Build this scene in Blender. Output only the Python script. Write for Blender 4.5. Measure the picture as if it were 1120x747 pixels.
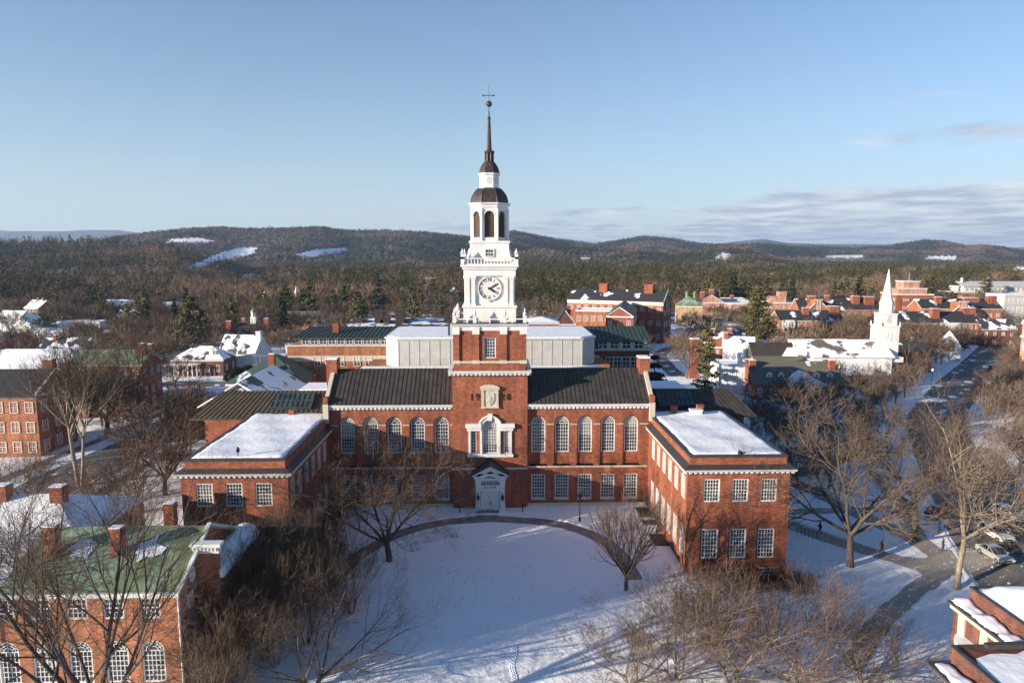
import bpy, math, random
import numpy as np
from mathutils import Vector, Matrix

for o in list(bpy.data.objects):
    bpy.data.objects.remove(o)
S = bpy.context.scene
COL = S.collection
R = math.radians

# ---------------------------------------------------------------- camera
CAMH = 36.0
FPX, PCX, PCY, PW = 747.0, 560.0, 373.5, 1120.0
PITCH = math.atan((PCY - 278) / FPX)
YAW = math.atan(20 / FPX * math.cos(PITCH))
FW = Vector((math.sin(YAW) * math.cos(PITCH), math.cos(YAW) * math.cos(PITCH), -math.sin(PITCH)))
RT = Vector((math.cos(YAW), -math.sin(YAW), 0))
UP = RT.cross(FW)
cam = bpy.data.cameras.new('camera')
cam.sensor_width = 36.0
cam.lens = 36.0 * FPX / PW
cam.clip_start = 0.5
cam.clip_end = 40000
camo = bpy.data.objects.new('camera', cam)
COL.objects.link(camo)
camo.matrix_world = Matrix((
    (RT.x, UP.x, -FW.x, 0), (RT.y, UP.y, -FW.y, 0), (RT.z, UP.z, -FW.z, CAMH), (0, 0, 0, 1)))
S.camera = camo

# ---------------------------------------------------------------- light
SUNV = Vector((1, 0.46, -0.25)).normalized()
ELEV = math.asin(-SUNV.z)
SUN_ROT = math.atan2(-SUNV.x, -SUNV.y)
sun = bpy.data.lights.new('sun', 'SUN')
sun.energy = 5.0
sun.angle = R(0.5)
sun.color = (1.0, 0.86, 0.70)
suno = bpy.data.objects.new('sun', sun)
COL.objects.link(suno)
suno.rotation_euler = SUNV.to_track_quat('-Z', 'Y').to_euler()
S.view_settings.view_transform = 'Standard'
S.view_settings.look = 'None'
S.view_settings.exposure = 1.06
S.view_settings.gamma = 1
S.view_settings.use_curve_mapping = False

W = bpy.data.worlds.new('World')
S.world = W
W.use_nodes = True
wn, wl = W.node_tree.nodes, W.node_tree.links
bg = wn['Background']
sky = wn.new('ShaderNodeTexSky')
sky.sky_type = 'NISHITA'
sky.sun_disc = False
sky.sun_elevation = ELEV
sky.sun_rotation = SUN_ROT
sky.air_density = 1.0
sky.dust_density = 0.0
sky.ozone_density = 3.2
SKYSTR = 0.084


def wmath(op, a, b=None, c=None):
    n = wn.new('ShaderNodeMath')
    n.operation = op
    for i, v in enumerate((a, b, c)):
        if v is None:
            continue
        if isinstance(v, (int, float)):
            n.inputs[i].default_value = v
        else:
            wl.new(v, n.inputs[i])
    return n.outputs[0]


tc = wn.new('ShaderNodeTexCoord')
sep = wn.new('ShaderNodeSeparateXYZ')
wl.new(tc.outputs['Generated'], sep.inputs[0])
dx, dy, dz = sep.outputs
el = wmath('MAXIMUM', dz, 0.0)
k = wmath('ADD', el, 0.06)
cmb = wn.new('ShaderNodeCombineXYZ')
wl.new(wmath('DIVIDE', dx, k), cmb.inputs[0])
wl.new(wmath('DIVIDE', dy, k), cmb.inputs[1])
nz = wn.new('ShaderNodeTexNoise')
nz.inputs['Scale'].default_value = 0.7
nz.inputs['Detail'].default_value = 7
nz.inputs['Roughness'].default_value = 0.55
nz.inputs['Distortion'].default_value = 0.3
wl.new(cmb.outputs[0], nz.inputs['Vector'])
tx = wmath('DIVIDE', dx, wmath('MAXIMUM', dy, 0.05))
tx = wmath('MAXIMUM', wmath('MINIMUM', tx, 0.9), -0.6)
# cloud cover: a band low on the right, thinning to the left
top = wmath('ADD', wmath('MULTIPLY', tx, 0.085), 0.062)
cov = wmath('DIVIDE', wmath('SUBTRACT', top, el), 0.045)
cov = wmath('MINIMUM', cov, wmath('DIVIDE', wmath('ADD', tx, 0.13), 0.09))
cov = wmath('MAXIMUM', wmath('MINIMUM', cov, 1.0), -1.0)
puff = wmath('SUBTRACT', 1.0, wmath('DIVIDE', wmath('ABSOLUTE', wmath('SUBTRACT', el, 0.14)), 0.05))
puff = wmath('MULTIPLY', wmath('MINIMUM', puff, wmath('DIVIDE', wmath('SUBTRACT', tx, 0.58), 0.12)), 0.45)
cov = wmath('MAXIMUM', cov, wmath('MAXIMUM', puff, -1.0))
thr = wmath('SUBTRACT', 0.585, wmath('MULTIPLY', cov, 0.235))
msk = wmath('DIVIDE', wmath('SUBTRACT', nz.outputs[0], thr), 0.14)
msk = wmath('MAXIMUM', wmath('MINIMUM', msk, 0.82), 0.0)
nz2 = wn.new('ShaderNodeTexNoise')
nz2.inputs['Scale'].default_value = 1.7
nz2.inputs['Detail'].default_value = 4
wl.new(cmb.outputs[0], nz2.inputs['Vector'])
cr = wn.new('ShaderNodeMix')
cr.data_type = 'RGBA'
cr.inputs[6].default_value = (2.7, 3.05, 3.8, 1)
cr.inputs[7].default_value = (5.0, 5.1, 5.4, 1)
wl.new(wmath('MINIMUM', wmath('MAXIMUM', wmath('MULTIPLY', wmath('SUBTRACT', nz2.outputs[0], 0.4), 4.0), 0.0), 1.0), cr.inputs[0])
mx = wn.new('ShaderNodeMix')
mx.data_type = 'RGBA'
wl.new(msk, mx.inputs[0])
mist = wmath('POWER', 2.718, wmath('MULTIPLY', el, -5.5))
mm = wn.new('ShaderNodeMix')
mm.data_type = 'RGBA'
north = wmath('MINIMUM', wmath('MAXIMUM', wmath('MULTIPLY', wmath('ADD', dy, 0.1), 2.0), 0.0), 1.0)
wl.new(wmath('MULTIPLY', wmath('MULTIPLY', mist, 0.88), north), mm.inputs[0])
tint = wn.new('ShaderNodeMix')
tint.data_type = 'RGBA'
tint.blend_type = 'MULTIPLY'
tint.inputs[0].default_value = 1.0
wl.new(sky.outputs[0], tint.inputs[6])
tint.inputs[7].default_value = (0.90, 0.965, 1.05, 1)
wl.new(tint.outputs[2], mm.inputs[6])
mm.inputs[7].default_value = (3.85, 4.3, 4.6, 1)
wl.new(mm.outputs[2], mx.inputs[6])
wl.new(cr.outputs[2], mx.inputs[7])
wl.new(mx.outputs[2], bg.inputs[0])
bg.inputs[1].default_value = SKYSTR


# ---------------------------------------------------------------- helpers
def ray(u, v):
    return FW + RT * ((u - PCX) / FPX) - UP * ((v - PCY) / FPX)


def at(u, v, Y):
    d = ray(u, v)
    t = Y / d.y
    return Vector((d.x * t, Y, CAMH + d.z * t))


def proj(x, y, z):
    q = Vector((x, y, z - CAMH))
    w = max(q.dot(FW), 0.1)
    return PCX + FPX * q.dot(RT) / w, PCY - FPX * q.dot(UP) / w


def sstep(t):
    t = np.clip(t, 0, 1)
    return t * t * (3 - 2 * t)


HILLS = [  # depth of crest, rise length, [(u, v)] crest incl. trees, tree height
    (1250, 620, [(-900, 270), (-300, 268), (0, 265), (60, 263), (130, 262), (180, 267), (235, 281), (300, 303), (360, 330), (5000, 330)], 13),
    (2500, 1250, [(-900, 276), (40, 275), (110, 264), (140, 257), (200, 253), (250, 248.5), (290, 250), (330, 249), (355, 246.5), (380, 249), (420, 251), (460, 254), (500, 257), (540, 261), (580, 270), (640, 290), (5000, 300)], 11),
    (2050, 900, [(-900, 310), (480, 300), (540, 279), (600, 268), (640, 270), (700, 273), (740, 277), (765, 272), (787, 267.5), (812, 272), (850, 280), (900, 290), (5000, 300)], 11),
    (3500, 1300, [(-900, 290), (440, 280), (500, 262), (540, 257), (562, 254.5), (585, 258), (610, 262), (650, 266), (680, 262), (703, 259), (735, 261), (760, 266), (790, 269), (830, 267), (860, 268.5), (900, 270), (935, 272), (970, 269), (990, 266), (1015, 262), (1040, 264.5), (1060, 269), (1080, 268.5), (1105, 271), (1130, 276), (1300, 273), (5000, 273)], 9),
    (8500, 3000, [(-900, 252), (-100, 249), (0, 251), (30, 252.5), (80, 253.5), (115, 251), (140, 251.5), (165, 256), (230, 266), (500, 266), (560, 263), (650, 267), (700, 264), (780, 267), (805, 265), (835, 263), (860, 266), (1000, 268), (1090, 272), (1120, 271), (5000, 271)], 0),
]


def ground(x, y):
    x = np.asarray(x, float)
    y = np.asarray(y, float)
    z = -0.5 * sstep((112 - y) / 14)
    near = sstep((130 - y) / 26)
    z = z - 0.045 * np.clip(94 - y, 0, 45) * near
    z = z - 0.12 * np.clip(x - 23, 0, 11) * near * sstep((70 - x) / 20)
    z = z + 0.05 * (np.sin(x * .31 + 1) * np.sin(y * .27) + np.sin(x * .83 + y * .5) * .5 + .5 * np.sin(x * 1.1 - y * 1.3))
    yy = np.maximum(y, 30)
    u = 540 + x / yy * 747
    wob = (np.sin(x * .011 + y * .004) + np.sin(x * .023 - y * .009 + 2) * .6 + np.sin(x * .051 + y * .031) * .35)
    h = np.zeros_like(z)
    for yc, wd, pts, th in HILLS:
        cu = np.array([p[0] for p in pts], float)
        cv = np.array([p[1] for p in pts], float)
        v = np.interp(u, cu, cv)
        zc = np.maximum(CAMH + yc * (278 - v) / 747 - th, 0)
        yw = yc * (1 + .05 * np.sin(u * .021) + .03 * np.sin(u * .05 + 1))
        b = np.where(y < yw, sstep((y - (yw - wd)) / wd) * .6 + .4 * np.clip((y - (yw - wd)) / wd, 0, 1) ** 1.6,
                     1 - .75 * sstep((y - yw) / (1.3 * wd)))
        rough = 1 + .05 * wob * np.clip(1 - np.abs(y - yw) / wd, 0, 1) * (np.abs(y - yw) > wd * .12)
        h = np.maximum(h, zc * b * rough)
    z = z + h
    return z


def gz(x, y):
    return float(ground(x, y))


def onground(u, v):
    d = ray(u, v)
    z = 0.0
    for _ in range(12):
        t = (z - CAMH) / d.z
        x, y = d.x * t, d.y * t
        z = gz(x, y)
    return Vector((x, y, z))


class MB:
    def __init__(s):
        s.v, s.f, s.m = [], [], []
        s.mi = 0

    def add(s, vs, fs):
        b = len(s.v)
        s.v.extend([tuple(p) for p in vs])
        for f in fs:
            s.f.append(tuple(i + b for i in f))
            s.m.append(s.mi)

    def box(s, x0, x1, y0, y1, z0, z1):
        s.add([(x0, y0, z0), (x1, y0, z0), (x1, y1, z0), (x0, y1, z0), (x0, y0, z1), (x1, y0, z1), (x1, y1, z1), (x0, y1, z1)],
              [(0, 3, 2, 1), (4, 5, 6, 7), (0, 1, 5, 4), (1, 2, 6, 5), (2, 3, 7, 6), (3, 0, 4, 7)])
        return s

    def bar(s, p, q, w, h, up=Vector((0, 0, 1))):
        p, q = Vector(p), Vector(q)
        d = (q - p).normalized()
        sx = d.cross(up)
        if sx.length < 1e-4:
            sx = Vector((1, 0, 0))
        sx = sx.normalized()
        su = sx.cross(d).normalized()
        a, b = sx * (w / 2), su * (h / 2)
        vs = [p - a - b, p + a - b, p + a + b, p - a + b, q - a - b, q + a - b, q + a + b, q - a + b]
        s.add(vs, [(0, 3, 2, 1), (4, 5, 6, 7), (0, 1, 5, 4), (1, 2, 6, 5), (2, 3, 7, 6), (3, 0, 4, 7)])

    def poly(s, pts):
        s.add(pts, [tuple(range(len(pts)))])

    def extrude(s, pts, vec):
        n = len(pts)
        vec = Vector(vec)
        a = [Vector(p) for p in pts]
        s.add(a + [p + vec for p in a], [tuple(range(n))[::-1], tuple(range(n, 2 * n))] +
              [(i, (i + 1) % n, n + (i + 1) % n, n + i) for i in range(n)])

    def slab(s, a, b, c, d, t):
        top = [Vector(p) for p in (a, b, c, d)]
        bot = [p - Vector((0, 0, t)) for p in top]
        s.add(top + bot, [(0, 1, 2, 3), (7, 6, 5, 4), (0, 4, 5, 1), (1, 5, 6, 2), (2, 6, 7, 3), (3, 7, 4, 0)])

    def lathe(s, prof, n=16, cx=0, cy=0, ph=0.0):
        vs, fs = [], []
        for r, z in prof:
            for i in range(n):
                a = ph + 2 * math.pi * i / n
                vs.append((cx + r * math.cos(a), cy + r * math.sin(a), z))
        for j in range(len(prof) - 1):
            for i in range(n):
                k2 = (i + 1) % n
                fs.append((j * n + i, j * n + k2, (j + 1) * n + k2, (j + 1) * n + i))
        fs.append(tuple(range(n))[::-1])
        fs.append(tuple((len(prof) - 1) * n + i for i in range(n)))
        s.add(vs, fs)

    def tube(s, pts, rads, k3):
        vs, fs = [], []
        n = len(pts)
        for i, (p, r) in enumerate(zip(pts, rads)):
            a = pts[min(i + 1, n - 1)]
            b = pts[max(i - 1, 0)]
            tx_, ty_, tz_ = a[0] - b[0], a[1] - b[1], a[2] - b[2]
            l = math.sqrt(tx_ * tx_ + ty_ * ty_ + tz_ * tz_) or 1
            tx_, ty_, tz_ = tx_ / l, ty_ / l, tz_ / l
            if abs(tz_) < .9:
                ux, uy, uz = -ty_, tx_, 0
            else:
                ux, uy, uz = 0, -tz_, ty_
            l = math.sqrt(ux * ux + uy * uy + uz * uz) or 1
            ux, uy, uz = ux / l, uy / l, uz / l
            wx, wy, wz = ty_ * uz - tz_ * uy, tz_ * ux - tx_ * uz, tx_ * uy - ty_ * ux
            for j in range(k3):
                c, q = r * COSK[k3][j], r * SINK[k3][j]
                vs.append((p[0] + ux * c + wx * q, p[1] + uy * c + wy * q, p[2] + uz * c + wz * q))
        for i in range(n - 1):
            for j in range(k3):
                j2 = (j + 1) % k3
                fs.append((i * k3 + j, i * k3 + j2, (i + 1) * k3 + j2, (i + 1) * k3 + j))
        s.add(vs, fs)

    def mesh(s, name, mat, smooth=False):
        me = bpy.data.meshes.new(name)
        me.from_pydata(s.v, [], s.f)
        for m in (mat if isinstance(mat, (list, tuple)) else [mat]):
            me.materials.append(m)
        if isinstance(mat, (list, tuple)):
            me.polygons.foreach_set('material_index', s.m)
        if smooth:
            me.polygons.foreach_set('use_smooth', [True] * len(me.polygons))
        me.update()
        return me

    def build(s, name, mat, parent=None, smooth=False, loc=None, rot=0):
        return link(name, s.mesh(name, mat, smooth), parent, loc, rot)


COSK = {k_: [math.cos(2 * math.pi * j / k_) for j in range(k_)] for k_ in range(3, 14)}
SINK = {k_: [math.sin(2 * math.pi * j / k_) for j in range(k_)] for k_ in range(3, 14)}


def link(name, me, parent=None, loc=None, rot=0):
    o = bpy.data.objects.new(name, me)
    COL.objects.link(o)
    if parent is not None:
        o.parent = parent
    if loc is not None:
        o.location = loc
    if rot:
        o.rotation_euler = (0, 0, rot)
    return o


def tag(o, label=None, cat=None, group=None, kind=None):
    if label:
        o['label'] = label
    if cat:
        o['category'] = cat
    if group:
        o['group'] = group
    if kind:
        o['kind'] = kind
    return o


def thing(name, label, cat, loc=(0, 0, 0), rot=0, group=None):
    o = bpy.data.objects.new(name, None)
    o.empty_display_size = .5
    COL.objects.link(o)
    o.location = loc
    o.rotation_euler = (0, 0, rot)
    return tag(o, label, cat, group)


def copy_tree(o, parent=None):
    c = o.copy()
    COL.objects.link(c)
    c.parent = parent
    for ch in list(o.children):
        copy_tree(ch, c)
    return c


# ---------------------------------------------------------------- materials
def newmat(name):
    m = bpy.data.materials.new(name)
    m.use_nodes = True
    nt = m.node_tree
    return m, nt, nt.nodes['Principled BSDF']


def plain(name, col, rough=.6, var=.12, scale=3.0, metal=0, bump=0, coords='Object', spec=.3):
    m, nt, b = newmat(name)
    b.inputs['Roughness'].default_value = rough
    b.inputs['Metallic'].default_value = metal
    b.inputs['Specular IOR Level'].default_value = spec
    t = nt.nodes.new('ShaderNodeTexCoord')
    n = nt.nodes.new('ShaderNodeTexNoise')
    n.inputs['Scale'].default_value = scale
    n.inputs['Detail'].default_value = 5
    nt.links.new(t.outputs[coords], n.inputs['Vector'])
    r = nt.nodes.new('ShaderNodeValToRGB')
    r.color_ramp.elements[0].position = .3
    r.color_ramp.elements[1].position = .7
    r.color_ramp.elements[0].color = tuple(c * (1 - var) for c in col) + (1,)
    r.color_ramp.elements[1].color = tuple(min(1, c * (1 + var)) for c in col) + (1,)
    nt.links.new(n.outputs[0], r.inputs[0])
    nt.links.new(r.outputs[0], b.inputs['Base Color'])
    if bump:
        bp = nt.nodes.new('ShaderNodeBump')
        bp.inputs['Strength'].default_value = bump
        bp.inputs['Distance'].default_value = .1
        nt.links.new(n.outputs[0], bp.inputs['Height'])
        nt.links.new(bp.outputs[0], b.inputs['Normal'])
    return m


def brickmat(name, col, mortar=(.36, .27, .22), var=.35):
    m, nt, b = newmat(name)
    N, L = nt.nodes.new, nt.links.new
    t = N('ShaderNodeTexCoord')
    sp = N('ShaderNodeSeparateXYZ')
    L(t.outputs['Object'], sp.inputs[0])
    ad = N('ShaderNodeMath')
    ad.operation = 'ADD'
    L(sp.outputs[0], ad.inputs[0])
    L(sp.outputs[1], ad.inputs[1])
    cb = N('ShaderNodeCombineXYZ')
    L(ad.outputs[0], cb.inputs[0])
    L(sp.outputs[2], cb.inputs[1])
    br = N('ShaderNodeTexBrick')
    br.inputs['Scale'].default_value = 1.0
    br.inputs['Brick Width'].default_value = .42
    br.inputs['Row Height'].default_value = .14
    br.inputs['Mortar Size'].default_value = .014
    br.inputs['Color1'].default_value = tuple(c * (1 - var) for c in col) + (1,)
    br.inputs['Color2'].default_value = tuple(c * (1 + var) for c in col) + (1,)
    br.inputs['Mortar'].default_value = mortar + (1,)
    L(cb.outputs[0], br.inputs['Vector'])
    n = N('ShaderNodeTexNoise')
    n.inputs['Scale'].default_value = .35
    n.inputs['Detail'].default_value = 6
    n.inputs['Roughness'].default_value = .65
    L(t.outputs['Object'], n.inputs['Vector'])
    mr = N('ShaderNodeMapRange')
    mr.inputs[1].default_value = .3
    mr.inputs[2].default_value = .7
    mr.inputs[3].default_value = .78
    mr.inputs[4].default_value = 1.18
    L(n.outputs[0], mr.inputs[0])
    mu = N('ShaderNodeMix')
    mu.data_type = 'RGBA'
    mu.blend_type = 'MULTIPLY'
    mu.inputs[0].default_value = 1
    L(br.outputs[0], mu.inputs[6])
    L(mr.outputs[0], mu.inputs[7])
    mp2 = N('ShaderNodeMapping')
    mp2.inputs['Scale'].default_value = (1.1, 1.1, .12)
    L(t.outputs['Object'], mp2.inputs[0])
    n2 = N('ShaderNodeTexNoise')
    n2.inputs['Scale'].default_value = 1.0
    n2.inputs['Detail'].default_value = 4
    L(mp2.outputs[0], n2.inputs['Vector'])
    mr2 = N('ShaderNodeMapRange')
    mr2.inputs[1].default_value = .35
    mr2.inputs[2].default_value = .6
    mr2.inputs[3].default_value = .74
    mr2.inputs[4].default_value = 1.06
    L(n2.outputs[0], mr2.inputs[0])
    mu2 = N('ShaderNodeMix')
    mu2.data_type = 'RGBA'
    mu2.blend_type = 'MULTIPLY'
    mu2.inputs[0].default_value = 1
    L(mu.outputs[2], mu2.inputs[6])
    L(mr2.outputs[0], mu2.inputs[7])
    L(mu2.outputs[2], b.inputs['Base Color'])
    b.inputs['Roughness'].default_value = .85
    b.inputs['Specular IOR Level'].default_value = .2
    return m


def snowmix(name, col, snow_frac, scale=.35, rough=.6, seed=0.0):
    """roof covering with patches of lying snow of their own shape"""
    m, nt, b = newmat(name)
    N, L = nt.nodes.new, nt.links.new
    t = N('ShaderNodeTexCoord')
    mp = N('ShaderNodeMapping')
    mp.inputs['Location'].default_value = (seed, seed * .7, 0)
    L(t.outputs['Object'], mp.inputs[0])
    n = N('ShaderNodeTexNoise')
    n.inputs['Scale'].default_value = scale
    n.inputs['Detail'].default_value = 4
    L(mp.outputs[0], n.inputs['Vector'])
    th = .5 + (.5 - snow_frac) * .5
    mr = N('ShaderNodeMapRange')
    mr.inputs[1].default_value = th - .015
    mr.inputs[2].default_value = th + .015
    L(n.outputs[0], mr.inputs[0])
    n2 = N('ShaderNodeTexNoise')
    n2.inputs['Scale'].default_value = 5
    L(t.outputs['Object'], n2.inputs['Vector'])
    c0 = N('ShaderNodeMix')
    c0.data_type = 'RGBA'
    L(n2.outputs[0], c0.inputs[0])
    c0.inputs[6].default_value = tuple(c * .75 for c in col) + (1,)
    c0.inputs[7].default_value = tuple(c * 1.25 for c in col) + (1,)
    mx_ = N('ShaderNodeMix')
    mx_.data_type = 'RGBA'
    L(mr.outputs[0], mx_.inputs[0])
    L(c0.outputs[2], mx_.inputs[6])
    mx_.inputs[7].default_value = (.84, .85, .88, 1)
    L(mx_.outputs[2], b.inputs['Base Color'])
    b.inputs['Roughness'].default_value = rough
    return m


M = {}
M['brick'] = brickmat('red_brick', (.275, .073, .034), (.26, .16, .115))
M['brick_o'] = brickmat('orange_brick', (.35, .125, .058), (.32, .21, .15))
M['brick_d'] = brickmat('dark_brick', (.15, .05, .034), (.2, .14, .11))
M['brick_p'] = brickmat('pink_brick', (.45, .23, .16))
M['brick_y'] = brickmat('yellow_brick', (.46, .31, .15))
M['white'] = plain('white_paint', (.65, .645, .625), .5, .10, .9)
M['clap'] = plain('white_clapboard', (.66, .655, .64), .6, .06, 1.0)
M['stone'] = plain('limestone', (.50, .45, .36), .8, .12, 2.5, bump=.15)
M['roofd'] = plain('dark_standing_seam_metal', (.052, .044, .038), .55, .3, .9)
M['roofb'] = plain('brown_standing_seam_metal', (.085, .066, .045), .5, .2, .9)
M['coping'] = plain('dark_coping_metal', (.05, .045, .045), .5, .2, 2)
M['copper'] = plain('dark_bronze_copper', (.05, .039, .034), .5, .35, 1.2, metal=.15)
M['slate'] = plain('black_slate', (.035, .033, .035), .7, .3, 4)
M['green'] = plain('green_copper_patina', (.13, .21, .165), .6, .3, .8)
M['greend'] = plain('dark_green_metal', (.042, .06, .048), .5, .25, .9)
M['olive'] = plain('olive_shingle', (.12, .115, .085), .8, .25, 2)
M['grey'] = plain('pale_grey_panel', (.43, .425, .40), .6, .10, .7)
M['greyroof'] = plain('light_grey_roof', (.5, .5, .48), .6, .08, .5)
M['asph'] = plain('asphalt', (.055, .053, .052), .85, .35, .7, bump=.2)
M['stonepath'] = plain('worn_path_paving', (.20, .192, .182), .85, .35, 1.1, bump=.3)
M['bark'] = plain('bare_bark', (.125, .098, .075), .9, .35, 5, bump=.5)
M['barkd'] = plain('dark_bark', (.07, .055, .045), .9, .35, 5, bump=.5)
M['barkl'] = plain('pale_bark', (.25, .205, .15), .9, .3, 5, bump=.4)
M['twig'] = plain('brown_twigs', (.10, .068, .048), .9, .35, .5)
M['twigr'] = plain('russet_twigs', (.125, .075, .05), .9, .35, .5)
M['twigl'] = plain('tan_twigs', (.14, .10, .07), .9, .3, .5)
M['pine'] = plain('pine_needles', (.105, .098, .036), .85, .55, .35)
M['pined'] = plain('dark_spruce_needles', (.03, .042, .02), .85, .5, .35)
M['black'] = plain('black_iron', (.018, .018, .02), .5, .2, 5)
M['ink'] = plain('dark_bronze_lettering', (.03, .025, .022), .6, .2, 5)
M['louver'] = plain('brown_louvre_slats', (.09, .06, .045), .7, .3, 4)
M['door'] = plain('white_door_paint', (.70, .70, .68), .45, .05, 2)
M['tyre'] = plain('tyre_rubber', (.02, .02, .02), .8, .2, 6)
M['chrome'] = plain('alloy_metal', (.5, .5, .52), .3, .1, 6, metal=.8)
M['silver'] = plain('silver_car_paint', (.46, .46, .45), .25, .05, 3, metal=.4, spec=.5)
M['whitecar'] = plain('white_car_paint', (.66, .65, .62), .25, .05, 3, spec=.5)
M['redcar'] = plain('red_car_paint', (.35, .02, .02), .3, .05, 3, spec=.5)
M['darkcar'] = plain('dark_car_paint', (.03, .035, .045), .25, .1, 3, spec=.5)
M['lens'] = plain('headlight_lens', (.7, .72, .74), .1, .05, 3, spec=.6)
M['coat'] = plain('dark_coat_cloth', (.02, .02, .026), .9, .3, 9)
M['coat2'] = plain('brown_coat_cloth', (.09, .05, .035), .9, .3, 9)
M['trouser'] = plain('dark_trouser_cloth', (.03, .032, .04), .9, .3, 9)
M['skin'] = plain('skin', (.45, .28, .2), .6, .1, 9)
M['hair'] = plain('dark_hair', (.03, .02, .015), .7, .2, 9)
M['globe'] = plain('frosted_lamp_glass', (.72, .71, .66), .3, .05, 3)
M['gold'] = plain('gilded_metal', (.55, .38, .10), .35, .15, 3, metal=.6)
M['yellowgreen'] = plain('fluorescent_sign_face', (.55, .75, .05), .5, .03, 3)
M['fabric'] = plain('faded_red_and_white_cloth', (.55, .30, .32), .9, .2, 3)


def glassmat(name, col, rough=.08, var=.5):
    m, nt, b = newmat(name)
    N, L = nt.nodes.new, nt.links.new
    t = N('ShaderNodeTexCoord')
    oi = N('ShaderNodeObjectInfo')
    ad = N('ShaderNodeVectorMath')
    L(t.outputs['Object'], ad.inputs[0])
    mu = N('ShaderNodeVectorMath')
    mu.operation = 'SCALE'
    mu.inputs[0].default_value = (37, 11, 53)
    L(oi.outputs['Random'], mu.inputs['Scale'])
    L(mu.outputs[0], ad.inputs[1])
    n = N('ShaderNodeTexNoise')
    n.inputs['Scale'].default_value = 1.1
    n.inputs['Detail'].default_value = 3
    L(ad.outputs[0], n.inputs['Vector'])
    r = N('ShaderNodeValToRGB')
    r.color_ramp.elements[0].position = .42
    r.color_ramp.elements[1].position = .66
    r.color_ramp.elements[0].color = tuple(c * (1 - var) for c in col) + (1,)
    r.color_ramp.elements[1].color = tuple(c * (1 + var * 3) for c in col) + (1,)
    L(n.outputs[0], r.inputs[0])
    sp = N('ShaderNodeSeparateXYZ')
    L(t.outputs['Object'], sp.inputs[0])
    th = N('ShaderNodeMath')
    th.operation = 'MULTIPLY_ADD'
    L(oi.outputs['Random'], th.inputs[0])
    th.inputs[1].default_value = 9.0
    th.inputs[2].default_value = .6
    gt = N('ShaderNodeMath')
    gt.operation = 'GREATER_THAN'
    L(sp.outputs[2], gt.inputs[0])
    L(th.outputs[0], gt.inputs[1])
    bl_ = N('ShaderNodeMix')
    bl_.data_type = 'RGBA'
    L(gt.outputs[0], bl_.inputs[0])
    L(r.outputs[0], bl_.inputs[6])
    bl_.inputs[7].default_value = (.30, .285, .25, 1)      # a drawn blind
    L(bl_.outputs[2], b.inputs['Base Color'])
    b.inputs['Roughness'].default_value = rough
    b.inputs['Specular IOR Level'].default_value = .6
    return m


M['glass'] = glassmat('window_glass', (.045, .05, .058))
M['glassd'] = glassmat('dark_window_glass', (.02, .022, .028))
M['skyl'] = plain('skylight_glass', (.035, .06, .062), .12, .5, 1.2, spec=.6)


def snowmat(name, base=(.85, .86, .89), bumps=((.9, .35), (5.0, .12)), dirt=0.0):
    m, nt, b = newmat(name)
    N, L = nt.nodes.new, nt.links.new
    t = N('ShaderNodeTexCoord')
    prev = None
    for sc, st in bumps:
        n = N('ShaderNodeTexNoise')
        n.inputs['Scale'].default_value = sc
        n.inputs['Detail'].default_value = 4
        L(t.outputs['Object'], n.inputs['Vector'])
        bp = N('ShaderNodeBump')
        bp.inputs['Strength'].default_value = st
        bp.inputs['Distance'].default_value = .25 / sc
        L(n.outputs[0], bp.inputs['Height'])
        if prev:
            L(prev, bp.inputs['Normal'])
        prev = bp.outputs[0]
    L(prev, b.inputs['Normal'])
    n = N('ShaderNodeTexNoise')
    n.inputs['Scale'].default_value = .23
    n.inputs['Detail'].default_value = 8
    n.inputs['Roughness'].default_value = .7
    L(t.outputs['Object'], n.inputs['Vector'])
    r = N('ShaderNodeValToRGB')
    r.color_ramp.elements[0].position = .25
    r.color_ramp.elements[1].position = .6
    r.color_ramp.elements[0].color = tuple(c * (.92 - dirt) for c in base) + (1,)
    r.color_ramp.elements[1].color = base + (1,)
    L(n.outputs[0], r.inputs[0])
    L(r.outputs[0], b.inputs['Base Color'])
    b.inputs['Roughness'].default_value = .75
    b.inputs['Specular IOR Level'].default_value = .25
    return m


M['snow'] = snowmat('roof_snow')
M['bank'] = snowmat('shovelled_snow', (.78, .78, .79), ((2.0, .6), (7.0, .3)), .1)


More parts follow.
